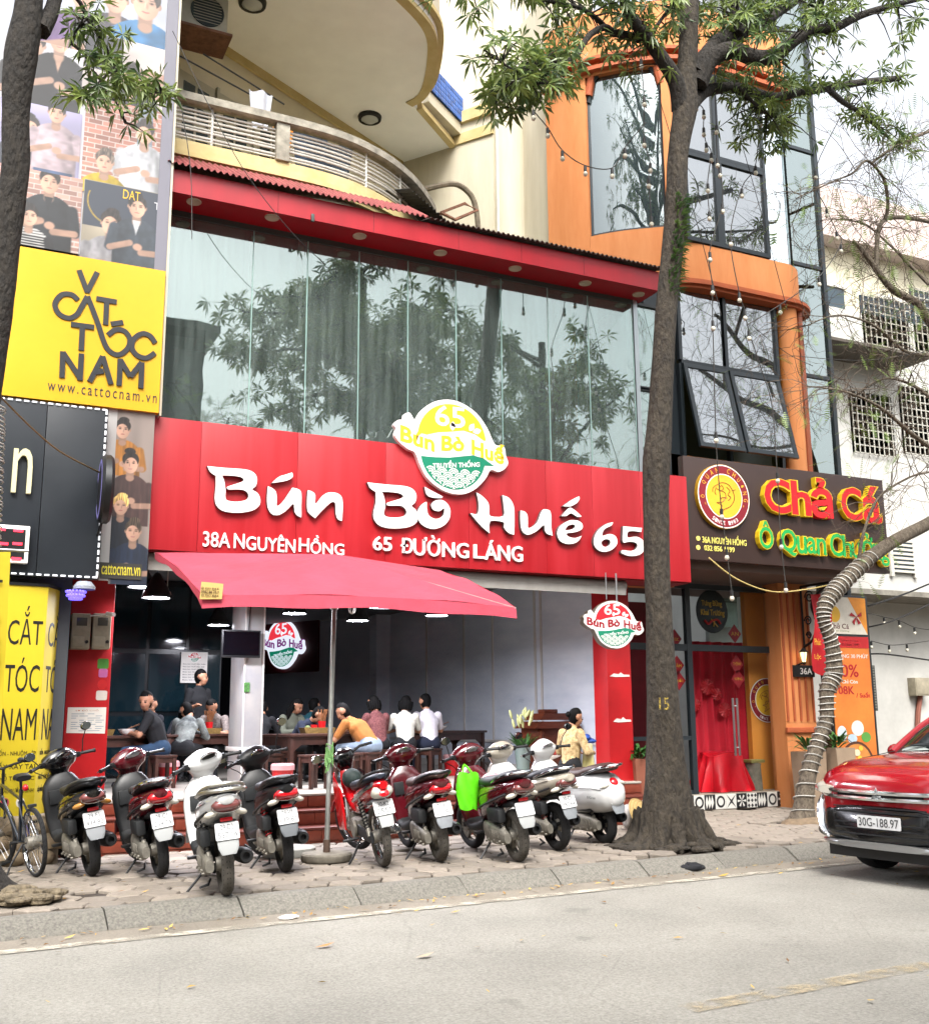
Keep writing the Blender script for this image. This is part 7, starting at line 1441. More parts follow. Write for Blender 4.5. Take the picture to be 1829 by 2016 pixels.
# ---- red underbone motorbike with spoked wheels
def underbone(label, loc, head, lean):
    t = thing('motorbike', label, 'motorbike', (loc[0], loc[1], 0), local=True); t.rotation_euler = (Matrix.Rotation(R(90+head),4,'Z') @ Matrix.Rotation(R(-lean),4,'X')).to_euler()
    ST = Matrix.Translation((1.1,0,.85)) @ Matrix.Rotation(R(-24),4,'Y') @ Matrix.Rotation(R(26),4,'Z') @ Matrix.Rotation(R(24),4,'Y') @ Matrix.Translation((-1.1,0,-.85)); r = .285
    wheel(t, 0, r, .04, 'spoke', tyre=mDUST); wheel(t, 1.24, r, .035, 'spoke', T=ST)
    obj('tail_body', MB().loft([(.62,0,.58,.07,.1,.12,2.4),(.4,0,.62,.11,.1,.12,2.4),(.15,0,.67,.12,.09,.1,2.4),(-.1,0,.72,.11,.08,.09,2.3),(-.3,0,.76,.08,.06,.07,2.2),(-.4,0,.78,.04,.03,.04,2)], 18), RED, t, 60)
    for s in (-1, 1): obj('tail_stripe', MB().tube(spl([(.45,s*.108,.6),(.2,s*.12,.66),(-.1,s*.105,.74),(-.3,s*.075,.79)],4), .022, 6), BLACK, t)
    obj('seat', sweep(MB(), sm([(.62,.70,.07,.03,2.5),(.45,.745,.12,.045,2.6),(.2,.77,.125,.045,2.6),(-.05,.81,.12,.045,2.6),(-.25,.84,.08,.035,2.4),(-.32,.85,.04,.02,2)]), 16), M('blue black seat', '#141c28', .5), t, 60)
    obj('frame_cover', sweep(MB(), sm([(.5,.52,.06,.06,2.4),(.7,.5,.07,.06,2.4),(.88,.58,.08,.07,2.4),(1.0,.72,.09,.06,2.4),(1.05,.85,.07,.05,2.3)]), 14), RED, t, 60)
    for s in (-1, 1): obj('leg_shield', MB().loft([(.86,s*.13,.5,.012,.2,.22,2.5),(.98,s*.16,.56,.02,.26,.28,2.5),(1.06,s*.13,.66,.018,.2,.22,2.5)], 14), BLACK if s < 0 else RED, t, 60)
    b = MB(); b.T = ST; sweep(b, sm([(1.1,.84,.06,.05,2.3),(1.09,.93,.11,.08,2.3),(1.06,1.0,.14,.08,2.3),(1.03,1.06,.08,.05,2.2)]), 16); hd_ = obj('handlebar_cowl', b, BLACK, t, 60)
    for s in (-1, 1):
        b = MB(); b.T = ST; b.tube([(1.05,s*.1,1.0),(1.04,s*.22,1.03),(.98,s*.34,1.02)], .015, 8); gp = obj('grip', b, mBLK, hd_); b = MB(); b.T = ST; b.tube([(1.1,s*.18,1.02),(1.06,s*.34,1.0)], .006, 5); obj('lever', b, mCHR, gp)
        b = MB(); b.T = ST; b.cyl((1.24,s*.07,r), (1.08,s*.07,.72), .02, n=8); obj('fork_leg', b, mCHR, t)
    mirror(hd_, ST, 1, .02, .12, mCHR)
    b = MB(); b.T = ST; sweep(b, [(1.24+(r+.03)*math.cos(R(a)), r+(r+.03)*math.sin(R(a)), .055, .012, 3) for a in (30,55,80,105,130,155)], 10); obj('front_mudguard', b, RED, t, 60)
    en = obj('engine', MB().cbox((.42,-.1,.24), (.75,.11,.42), .05).cyl((.7,0,.34), (.92,0,.38), .055, n=14), mALUD, t); obj('side_cover', MB().cyl((.52,.11,.33), (.52,.135,.33), .085, n=20), mALUD, en)
    b = MB()
    for k in range(6): b.cbox((.74+k*.03,-.065,.28), (.75+k*.03,.065,.45), .003)
    obj('cooling_fins', b, mALUD, en); obj('chain_case', MB().loft([(-.06,.09,r,.014,.05,.05,3),(.1,.09,r,.018,.055,.05,3),(.48,.09,r+.03,.018,.05,.05,3),(.56,.09,r+.04,.012,.04,.04,3)], 14), mDKP, t); obj('hub_drum', MB().lathe([(0,.07),(.08,.065),(.085,.0)], 20, rotY((0,0,r))), mALUD, t)
    for s in (-1, 1): obj('swing_arm', MB().cyl((.0,s*.085,r), (.45,s*.09,.36), .016, n=8), mBLKM, t); spring(t, (.0,s*.1,r+.04), (.16,s*.115,.64), mBLKM, .024)
    T = Matrix.Translation((.35,-.13,.27)) @ Matrix.Rotation(R(-90+8),4,'Y'); mf = obj('muffler', MB().lathe([(0,0),(.03,.02),(.042,.1),(.046,.5),(.03,.54),(.02,.54),(.018,.5),(0,.5)], 18, T), mCHR, t); obj('exhaust_pipe', MB().tube([(.35,-.13,.27),(.6,-.1,.22),(.85,-.03,.3)], .014, 8), mCHR, mf)
    obj('rear_mudguard', sweep(MB(), sm([(.1,.58,.07,.015,3),(-.12,.62,.075,.02,3),(-.24,.6,.075,.015,3)]), 12), mGRYP, t, 60); obj('mud_flap', sweep(MB(), sm([(-.24,.6,.07,.01,3),(-.32,.5,.07,.006,3),(-.36,.4,.06,.006,3)]), 12), M('flap pale', '#8c8e8e', .6), t, 60)
    plate(t, (-.305,0,.57), '30-K2', '2555', 25)
    b = MB(); b.T = Matrix.Translation((-.34,0,.72)) @ Matrix.Rotation(R(25),4,'Y'); b.loft([(-.04,0,0,.06,.04,.04,2.6),(.0,0,0,.1,.06,.05,2.6),(.07,0,0,.1,.05,.045,2.6)], 16); tl = obj('tail_light', b, mCLRL, t, 60); b = MB(); b.T = Matrix.Translation((-.385,0,.705)) @ Matrix.Rotation(R(25),4,'Y'); b.ball((0,0,0), (.014,.05,.038), 14, 8); obj('brake_lens', b, mREDL, tl)
    obj('grab_rail', MB().tube(spl([(.05,.13,.78),(-.2,.125,.86),(-.38,.06,.9),(-.38,-.06,.9),(-.2,-.125,.86),(.05,-.13,.78)],4), .014, 8), mBLK, t)
    obj('side_stand', MB().tube([(.4,.09,.25),(.34,.2,.1),(.3,.3,.0)], .012, 6), mBLKM, t); obj('foot_peg', MB().cyl((.45,.1,.24), (.45,.26,.24), .014, n=8).cyl((.45,-.1,.24), (.45,-.26,.24), .014, n=8), mBLK, t); obj('cargo_cover', MB().ball((.86,0,.78), (.14,.1,.1), 14, 8), M('dark green cover', '#1d2a28', .7), t)
    return t
underbone('red underbone motorbike with spoked wheels beside the parasol pole', (3.9,9.72), -7, 9)
# ---- bicycle
bk = thing('bicycle', 'dark blue mountain bicycle seen from behind at the left of the row', 'bicycle', (.93,10.62,0), local=True); bk.rotation_euler = (Matrix.Rotation(R(90+14),4,'Z') @ Matrix.Rotation(R(-7),4,'X')).to_euler()
bk.scale = (.92,)*3; r = .33; BF = paint('bicycle blue', '#151d26'); wheel(bk, 0, r, .022, 'spoke'); ST = Matrix.Translation((1.0,0,.8)) @ Matrix.Rotation(R(14),4,'Z') @ Matrix.Translation((-1.0,0,-.8)); wheel(bk, 1.06, r, .022, 'spoke', T=ST)
b = MB()
for a, c in (((.42,0,.3),(.3,0,.82)), ((.42,0,.3),(.92,0,.72)), ((.33,0,.72),(.9,0,.84)), ((.9,0,.84),(.94,0,.68))): b.cyl(a, c, .018, n=10)
for s in (-1, 1): b.cyl((0,s*.065,r), (.42,s*.03,.3), .011, n=8); b.cyl((0,s*.065,r), (.33,s*.02,.7), .01, n=8)
obj('frame', b, BF, bk); b = MB(); b.T = ST
for s in (-1, 1): b.cyl((1.06,s*.055,r), (.96,s*.05,.68), .014, n=8)
obj('fork', b, BF, bk); b = MB(); b.T = ST; b.cyl((.93,0,.8), (.9,0,1.0), .016, n=8); b.tube([(.86,.31,1.06),(.9,.12,1.03),(.93,0,1.0),(.9,-.12,1.03),(.86,-.31,1.06)], .013, 8); hb = obj('handlebar', b, mBLKM, bk)
for s in (-1, 1): b = MB(); b.T = ST; b.cyl((.87,s*.22,1.045), (.86,s*.33,1.06), .019, n=8); obj('grip', b, mBLK, hb); b = MB(); b.T = ST; b.ball((.9,s*.2,1.06), (.04,.035,.03), 10, 7); obj('shifter', b, mDKP, hb)
obj('saddle', sweep(MB(), sm([(.2,.93,.075,.03,2.4),(.28,.945,.08,.035,2.4),(.38,.94,.04,.03,2.4),(.47,.935,.02,.02,2.2)]), 14), mSEAT, bk, 60); obj('seat_post', MB().cyl((.3,0,.8), (.3,0,.93), .014, n=8), mBLKM, bk); b = MB(); b.ball((.17,0,.84), (.03,.03,.035), 10, 7); obj('tail_light', b, mREDL, bk)
ck = obj('crankset', MB().lathe([(.085,-.004),(.095,0),(.085,.004),(.02,.004)], 24, rotY((.42,-.05,.3))).cyl((.42,-.09,.3), (.42,.09,.3), .018, n=8), mBLKM, bk)
for s in (-1, 1): obj('crank_arm', MB().cbox((.41,s*.085,.3-(s > 0)*.17), (.435,s*.1,.3+(s < 0)*.17), .005), mBLKM, ck); obj('pedal', MB().cbox((.37,s*.11,.3-s*.17-.012), (.47,s*.2,.3-s*.17+.012), .008), mBLK, ck)
obj('rear_derailleur', MB().cbox((-.03,-.09,.2), (.03,-.07,.3), .01), mBLKM, bk); obj('kickstand', MB().tube([(.1,.08,r-.02),(.08,.2,.15),(.07,.29,-.03)], .01, 6), mBLKM, bk); obj('rear_rack_light', MB().cbox((-.02,-.04,.66), (.02,.04,.69), .005), mDKP, bk)

# ================================================================ PARASOL
mPAR = M('faded pink red canvas', '#a6394a', .75, var=.14, vs=2.2, bump=.5, bs=5, bdist=.03)
pa = thing('parasol', 'faded pink red market parasol tilted out from under the sign board', 'parasol', (3.57, 10.42, 0))
A_, B2_, C2_, D_ = at(305,1088,Y=11.6), at(398,1172,Y=9.7), at(1016,1196,Y=9.7), at(866,1124,Y=11.6); apex = Vector(((A_.x+C2_.x)/2, 10.55, 3.42))
ap = (A_+B2_+C2_+D_)/4; apex = Vector((ap.x, ap.y, 3.08))
def canopy(a, b):
    t = a*4; k = int(t) % 4; f = t-int(t); cs_ = [A_, B2_, C2_, D_]; e = cs_[k].lerp(cs_[(k+1) % 4], f); e = e+Vector((0,0,-.045*math.sin(math.pi*f)))*0+Vector((0,0,.05*math.sin(math.pi*f)))
    p = apex.lerp(e, b); p.z -= .05*math.sin(math.pi*b)*abs(math.sin(math.pi*f)); p.z += .01*math.sin(a*60)*b; return tuple(p)
b = MB().grid(canopy, 64, 10); n = len(b.v); b.add([(x, y, z-.006) for x, y, z in b.v], [tuple(reversed(f)) for f in b.f])
obj('canopy', b, mPAR, pa, 60)
vb = MB(); cs_ = [A_, B2_, C2_, D_]; ring = []
for k in range(4):
    for i in range(12): f = i/12; ring.append(cs_[k].lerp(cs_[(k+1) % 4], f)+Vector((0,0,.05*math.sin(math.pi*f))))
h_ = [.16 if 12 <= i < 24 else .09 for i in range(48)]
vb.add([tuple(p) for p in ring]+[(p.x, p.y-.015, p.z-.07-.012*math.sin(i*1.3)-(.05 if 12 <= i <= 24 else 0)) for i, p in enumerate(ring)], [(i, (i+1) % 48, 48+(i+1) % 48, 48+i) for i in range(48)])
obj('valance', vb, mPAR, pa, 60)
mPOLE = M('worn aluminium pole', '#9a9b96', .4, .7, var=.2, vs=9); top = Vector((apex.x, apex.y, 3.05)); hub_ = Vector((3.62,10.45,2.52)); base = Vector((3.57,10.42,.05))
obj('pole', MB().tube([base, hub_, top], [.026,.024,.022], 12), mPOLE, pa); obj('hub', MB().cyl(hub_-Vector((0,0,.05)), hub_+Vector((0,0,.04)), .04, n=12), mPOLE, pa)
for c_ in cs_: m_ = apex.lerp(c_, .55); obj('rib', MB().cyl(apex+Vector((0,0,-.02)), c_+Vector((0,0,-.012)), .01, n=6), mPOLE, pa); obj('strut', MB().cyl(hub_, m_+Vector((0,0,-.03)), .01, n=6), mPOLE, pa)
obj('phone_tag', MB().prism([(0,0),(.2,.01),(.21,.15),(.01,.16)], 0, .004, O=at(393,1180,Y=9.66)), M('tag tan', '#b59a5c', .6), pa, 0)
for i in range(4): letter('tag_line', '0982.88.29.7' if i == 2 else 'Ô DÙ BẠT', at(396,1153+i*7,Y=9.65), .16, .022, M('tag brown', '#4a3220', .6), pa, .004) if i else None
ps_ = thing('concrete_weight', 'round concrete parasol foot on the pavement with the pole in it', 'concrete weight', (3.57,10.42,0)); obj('disc', MB().lathe([(0,0),(.24,0),(.25,.015),(.25,.06),(.235,.075),(.05,.08),(0,.08)], 30, Matrix.Translation((3.57,10.42,0))), M('old concrete', '#6c675d', .9, var=.35, vs=12, bump=.4, bs=40), ps_); obj('sleeve', MB().cyl((3.57,10.42,.07), (3.57,10.42,.2), .034, n=12), M('rusty sleeve', '#4b3a30', .8), ps_)
ps2 = thing('concrete_weight', 'spare grey parasol foot with a rusty stub behind the pole', 'concrete weight', (3.36,10.95,0)); obj('disc', MB().lathe([(0,0),(.26,0),(.27,.015),(.27,.08),(.25,.09),(0,.09)], 30, Matrix.Translation((3.36,10.98,0))), M('pale concrete', '#8b8b86', .9, var=.2, vs=9), ps2); obj('stub', MB().cyl((3.36,10.98,.08), (3.36,10.98,.26), .03, n=10), mRUST, ps2)
b = MB(); rg = random.Random(3); c_ = Vector((3.575,10.42,.98))
for k in range(9): b.tube(spl([c_+Vector((.035*math.cos(a), .035*math.sin(a)-.02, rg.uniform(-.13,.16))) for a in (rg.uniform(0,1), rg.uniform(1,2.5), rg.uniform(2.5,4), rg.uniform(4,6), 6.3)], 4), .005, 5)
lump('rope', 'green plastic rope knotted round the parasol pole', 'rope', b, M('green rope', '#6f9a5c', .6))

# ================================================================ INSIDE THE RESTAURANT
FZ = .51; SK = 28
def table(cx, cy, w, d, rot, label, h=.67):
    t = thing('dining_table', label, 'table', (cx, cy, FZ), (0,0,R(rot)), 'dark wooden dining tables', local=True)
    obj('table_top', MB().cbox((-w/2,-d/2,h-.035), (w/2,d/2,h), .006), mDKW, t)
    for sx in (-1, 1):
        for sy in (-1, 1): x, y = sx*(w/2-.06), sy*(d/2-.06); obj('leg', MB().cbox((x-.03,y-.03,0), (x+.03,y+.03,h-.035), .005), mDKW, t)
    for s in (-1, 1):
        L_ = w/2-.09; obj('apron', MB().prism([(-L_,0),(-L_,-.22),(-L_+.06,-.16),(-L_+.16,-.11),(L_-.16,-.11),(L_-.06,-.16),(L_,-.22),(L_,0)], -.012, .012, O=(0,s*(d/2-.06),h-.036)), mDKW, t, 0)
        L_ = d/2-.09; obj('apron', MB().prism([(-L_,0),(-L_,-.2),(-L_+.05,-.15),(-L_+.12,-.11),(L_-.12,-.11),(L_-.05,-.15),(L_,-.2),(L_,0)], -.012, .012, O=(s*(w/2-.06),0,h-.036), U=(0,1,0), N=(1,0,0)), mDKW, t, 0)
    return t
def mk_stool():
    t = thing('stool', '', 'stool', (0,0,FZ), (0,0,0), 'dark wooden stools', local=True); h = .42
    obj('seat', MB().cbox((-.15,-.14,h-.03), (.15,.14,h), .006), mDKW, t)
    for sx in (-1, 1):
        for sy in (-1, 1): obj('leg', MB().cbox((sx*.12-.022,sy*.11-.022,0), (sx*.12+.022,sy*.11+.022,h-.03), .004), mDKW, t)
    for s in (-1, 1): obj('rail', MB().box((-.098,s*.11-.01,h-.1), (.098,s*.11+.01,h-.032)), mDKW, t, 0); obj('rail', MB().box((s*.12-.01,-.088,h-.1), (s*.12+.01,.088,h-.031)), mDKW, t, 0)
    return t
table(2.15,15.05,1.1,.65,SK-10,'dark table at the left with the man in a black polo leaning on it'); table(3.35,15.95,1.3,.65,SK,'dark table half hidden behind the column with a condiment tray'); table(4.7,14.55,1.4,.7,SK,'dark table just right of the column with a basket of chopsticks'); table(7.55,16.25,1.5,.7,SK,'dark table against the right wall beside the two women in white'); table(5.55,16.4,1.3,.7,SK,'dark table at the back where the long haired woman sits')
s0 = mk_stool(); first = True
for (x, y, r_, lab) in ((2.72,14.55,12,'stool under the man in the black polo'), (4.38,13.35,20,'empty stool in front of the chopstick table nearest the step'), (4.95,13.65,28,'stool at the left foot of the man in the brown shirt'), (5.35,14.0,30,'stool the man in the brown shirt sits on'), (6.0,15.15,25,'stool under the woman in the patterned blouse'), (6.42,15.15,28,'stool under the woman in the cream blouse'), (6.85,15.25,28,'stool under the woman in the white shirt and dark trousers'), (4.05,14.2,15,'stool right beside the foot of the column'), (4.75,15.35,28,'stool under the man in dark blue')):
    o = s0 if first else dup(s0); first = False; o.location = (x, y, FZ); o.rotation_euler = (0,0,R(r_)); o['label'] = lab
# condiment baskets with chopsticks, bowls
for k, (x, y, lab) in enumerate(((4.85,14.65,'woven tray with a red chopstick cup on the middle table'), (3.55,15.9,'woven tray with a red cup on the table behind the column'), (1.95,15.15,'tray with a red cup of chopsticks on the left table'))):
    z = FZ+.67; t = thing('condiment_tray', lab, 'tray', (x, y, z), group='condiment trays'); obj('basket', MB().prism([(-.2,0),(.2,0),(.23,.08),(-.23,.08)], -.13, .13, O=(x,y,z)), M('woven cane', '#6b5325', .8, var=.4, vs=40, bump=.5, bs=60), t, 0)
    cup = obj('chopstick_cup', MB().lathe([(0,.02),(.045,.02),(.055,.17),(.05,.17)], 16, Matrix.Translation((x+.07,y,z))), M('red plastic', '#b5141b', .35), t); b = MB(); rg = random.Random(k)
    for i in range(16): b.cyl((x+.07+rg.uniform(-.03,.03), y+rg.uniform(-.03,.03), z+.05), (x+.07+rg.uniform(-.09,.09), y+rg.uniform(-.06,.06), z+.33), .0045, n=5)
    obj('chopsticks', b, M('bamboo', '#7d4f2c', .6), cup); obj('sauce_pot', MB().lathe([(0,.02),(.04,.02),(.05,.12),(.0,.12)], 14, Matrix.Translation((x-.05,y-.02,z))), M('red plastic', '#b5141b', .35), t); obj('pickle_jar', MB().lathe([(0,.02),(.035,.02),(.035,.1),(0,.11)], 14, Matrix.Translation((x-.14,y,z))), M('pickle green', '#7d8a5c', .4), t)
for k, (x, y, lab) in enumerate(((1.75,14.9,'white noodle bowl at the far left of the left table'), (2.3,14.85,'white noodle bowl in front of the man in the black polo'), (7.35,15.95,'white bowl by the woman in the white shirt'))): z = FZ+.67; bw_ = thing('noodle_bowl', lab, 'bowl', (x, y, z), group='noodle bowls'); obj('bowl', MB().lathe([(.04,0),(.09,.04),(.115,.085),(.11,.085),(.08,.045),(0,.03)], 20, Matrix.Translation((x,y,z))), mWHITE, bw_); obj('chopsticks', MB().cyl((x-.05,y,z+.06), (x+.16,y+.03,z+.15), .004, n=5).cyl((x-.05,y+.02,z+.06), (x+.17,y+.04,z+.14), .004, n=5), M('bamboo', '#7d4f2c', .6), bw_)
for k, (x, y, lab) in enumerate(((3.98,13.35,'red slatted waste bin lined with plastic by the column'), (2.95,15.3,'red waste bin under the left stool'), (7.3,15.4,'red bin behind the dark red scooter handlebars'))):
    t = thing('waste_bin', lab, 'bin', (x, y, FZ), group='red waste bins'); obj('bucket', MB().lathe([(0,0),(.105,0),(.14,.29),(.145,.3),(.135,.3),(.1,.01)], 24, Matrix.Translation((x,y,FZ))), M('red bin plastic', '#b0161c', .45, var=.1, vs=30), t); obj('liner', MB().lathe([(.15,.24),(.148,.3),(.13,.32),(.12,.28)], 20, Matrix.Translation((x,y,FZ))), M('thin plastic', '#b7898a', .3), t)
# pendant lamps
mBULB = M('lamp disc', '#f4f4ff', .4, emit=115.)
for k, (u, v, lab) in enumerate(((278,1157,'leftmost near the pillar'), (308,1178,'second from the left'), (441,1184,'just under the parasol corner'), (430,1232,'behind the television'), (580,1209,'in front of the lit logo board'), (704,1223,'beside the knotted cord'), (752,1197,'at the right of the parasol pole'), (860,1213,'farthest right against the pale wall'))):
    p = at(u, v, Z=2.75) if k else at(u, v, Y=13.3); p.z += .0; ln = thing('pendant_lamp', 'black bell pendant lamp '+lab, 'lamp', p, group='black pendant lamps')
    obj('shade', MB().lathe([(.012,.3),(.03,.29),(.06,.24),(.13,.12),(.165,.02),(.168,0),(.16,0),(.12,.11),(.05,.22)], 28, Matrix.Translation(p)), mBLKM, ln); obj('bulb', MB().lathe([(0,.012),(.15,.012)], 24, Matrix.Translation(p)), mBULB, ln); obj('cord', MB().cyl(p+Vector((0,0,.29)), (p.x,p.y,3.62), .005, n=5), mBLKM, ln)
for k, (u, v) in enumerate(((329,1168), (693,1197))): p = at(u, v, Y=12.6); t = thing('knotted_cord', ('left' if k == 0 else 'right')+' hand pull cord ending in a white knot under the awning', 'cord', p, group='pull cords'); obj('cord', MB().cyl(p, (p.x,p.y,3.4), .006, n=5), mWPIPE, t); b = MB(); [b.tube([p+Vector((.045*math.cos(i*.6)*math.cos(j), .045*math.cos(i*.6)*math.sin(j), .05*math.sin(i*.6)-.02)) for i in range(11)], .007, 5) for j in (0, .8, 1.6, 2.4)]; obj('knot', b, mWPIPE, t)
# television on the column
tv = thing('television', 'flat black television mounted on the column', 'television', (3.45,13.4,2.1)); a, c = at(436,1240,Y=13.42), at(511,1296,Y=13.42); obj('panel', MB().cbox((a.x,13.38,c.z), (c.x,13.43,a.z), .008), mBLK, tv); obj('screen', MB().box((a.x+.02,13.376,c.z+.03), (c.x-.02,13.3795,a.z-.02)), M('tv glass', '#05060a', .1), tv, 0); obj('bracket', MB().cyl((3.5,13.43,(a.z+c.z)/2), (3.55,13.5,(a.z+c.z)/2), .03), mBLKM, tv); obj('cable', MB().tube(spl([(3.62,13.47,3.4),(3.55,13.46,2.9),(3.52,13.45,a.z)],6), .008, 5), mBLKM, tv)
lump('sticker', 'small green food picture stuck on the column', 'sticker', MB().box(at(480,1363,Y=13.49), at(492,1344,Y=13.485)), M('green food print', '#3f6b35', .5, var=.6, vs=40))
# red board with the lit logo on the slanted wall
wn2 = Vector((-D.y, D.x, 0)); wn2 = wn2 if wn2.y < 0 else -wn2
def on_wall(u, v, off=.03):
    d = _r2*((u-VW/2)/(FOC*VW))-_u2*((v-VH/2)/(FOC*VW))+_fw; q = c0+wn2*off; t = (q-Vector((0,0,CAM_Z))).dot(wn2)/d.dot(wn2); return Vector((0,0,CAM_Z))+d*t
rbd = thing('logo_board', 'dark red wall board with the lit noodle logo at the back of the room', 'sign', on_wall(570,1320)); q = [on_wall(517,1325), on_wall(627,1322), on_wall(627,1219), on_wall(517,1222)]; zb_, zt_ = min(x.z for x in q[:2]), max(x.z for x in q[2:]); Uw = (q[1]-q[0]); Uw.z = 0; wb = Uw.length; Uw.normalize()
obj('panel', MB().prism([(0,0),(wb,0),(wb,zt_-zb_),(0,zt_-zb_)], -.02, .03, O=(q[0].x,q[0].y,zb_), U=Uw, V=(0,0,1), N=wn2), M('board dark red', '#4a0a12', .5), rbd, 0)
c_ = on_wall(558, 1272, .07); logo(rbd, None, (c_, Uw, (0,0,1), wn2), (on_wall(602,1272)-on_wall(514,1272)).length/2, M('lit logo red', '#d8323f', .4, emit=.35), M('lit logo purple', '#8d2f8d', .4, emit=.15), .06, lit=1)
# menu poster and the mirror reflection panel on the partition
mn = thing('menu_poster', 'white menu poster with a small logo on the dark partition', 'poster', at(382,1340,Y=17.45)); O, w, h = pbox(356,1284,408,1345,17.45); obj('sheet', MB().box((O.x,17.45,O.z), (O.x+w,17.47,O.z+h)), mPAPER, mn, 0); logo(mn, None, (Vector((O.x+w*.5,17.45,O.z+h*.82)), (1,0,0), (0,0,1), (0,-1,0)), .11, mLRED, mLRED, .004)
for i in range(7): letter('menu_line', 'Bún bò Huế đặc biệt'[:19-i], (O.x+w*.08,17.448,O.z+h*(.58-.085*i)), w*(.85-.04*(i % 3)), .03, mBLK, mn, .003)
# altar, flowers and fruit by the right wall
al = thing('altar_cabinet', 'carved brown wooden altar cabinet with a pagoda roof at the right wall', 'cabinet', (8.3,14.2,FZ)); mALT = M('red brown wood', '#5a2a18', .4, var=.3, vs=8, stretch=(1,1,5)); x0, y0 = 8.33, 14.2
obj('body', MB().cbox((x0-.3,y0-.22,FZ), (x0+.3,y0+.3,1.22), .01), mALT, al); obj('eave', MB().prism([(-.4,0),(.4,0),(.3,.1),(-.3,.1)], -.32, .32, O=(x0,y0,1.22)), mALT, al, 0); obj('upper_roof', MB().prism([(-.28,.1),(.28,.1),(.2,.2),(-.2,.2)], -.25, .25, O=(x0,y0,1.24)), mALT, al, 0); obj('crest', MB().cbox((x0-.12,y0-.1,1.44), (x0+.12,y0+.1,1.5), .015), mALT, al)
for s in (-1, 1): obj('turned_post', MB().lathe([(.02,0),(.045,.03),(.03,.1),(.045,.2),(.03,.3),(.045,.42),(.03,.5),(.045,.56),(.02,.6)], 12, Matrix.Translation((x0+s*.27,y0-.25,.6))), mALT, al)
fv = thing('lily_vase', 'glass vase of pale green lilies on the floor by the wall', 'flowers', (7.75,13.9,FZ)); p = Vector((7.75,13.95,FZ)); obj('vase', MB().lathe([(0,0),(.09,.01),(.1,.2),(.13,.45),(.12,.45)], 20, Matrix.Translation(p)), M('vase glass', '#5d6b68', .1, spec=.8), fv); b = MB(); b2 = MB(); rg = random.Random(8)
for i in range(60): a = rg.uniform(0, 6.28); leafblade(b, p+Vector((.05*math.cos(a), .05*math.sin(a), .42)), (math.cos(a)*.5, math.sin(a)*.5, rg.uniform(.5,1.3)), rg.uniform(.2,.42), .018, .3)
for i in range(16): a = rg.uniform(0, 6.28); b2.ball(p+Vector((.2*math.cos(a)*rg.random(), .2*math.sin(a)*rg.random(), rg.uniform(.72,.98))), (.022,.022,.075), 8, 6, Matrix.Rotation(rg.uniform(-.6,.6),3,'Y').to_4x4())
obj('leaves', b, mLF, fv); obj('lily_buds', b2, M('lily bud', '#b9bd84', .5), fv)
ft = thing('fruit_stand', 'white stand heaped with red apples and oranges beside the woman', 'fruit', (7.95,13.55,FZ)); p = Vector((7.95,13.6,FZ)); obj('stand', MB().lathe([(.1,0),(.05,.04),(.05,.26),(.19,.32),(.2,.34),(0,.33)], 22, Matrix.Translation(p)), mWHITE, ft)
for i in range(13): a = i*2.4; r_ = .13*math.sqrt((i % 7)/7); obj('apple' if i % 4 else 'orange', MB().ball(p+Vector((r_*math.cos(a), r_*math.sin(a), .375+.06*(i//7))), .045, 12, 8), M('apple red', '#9a1f1a', .35, var=.3, vs=15) if i % 4 else M('orange fruit', '#c8741c', .5), ft)

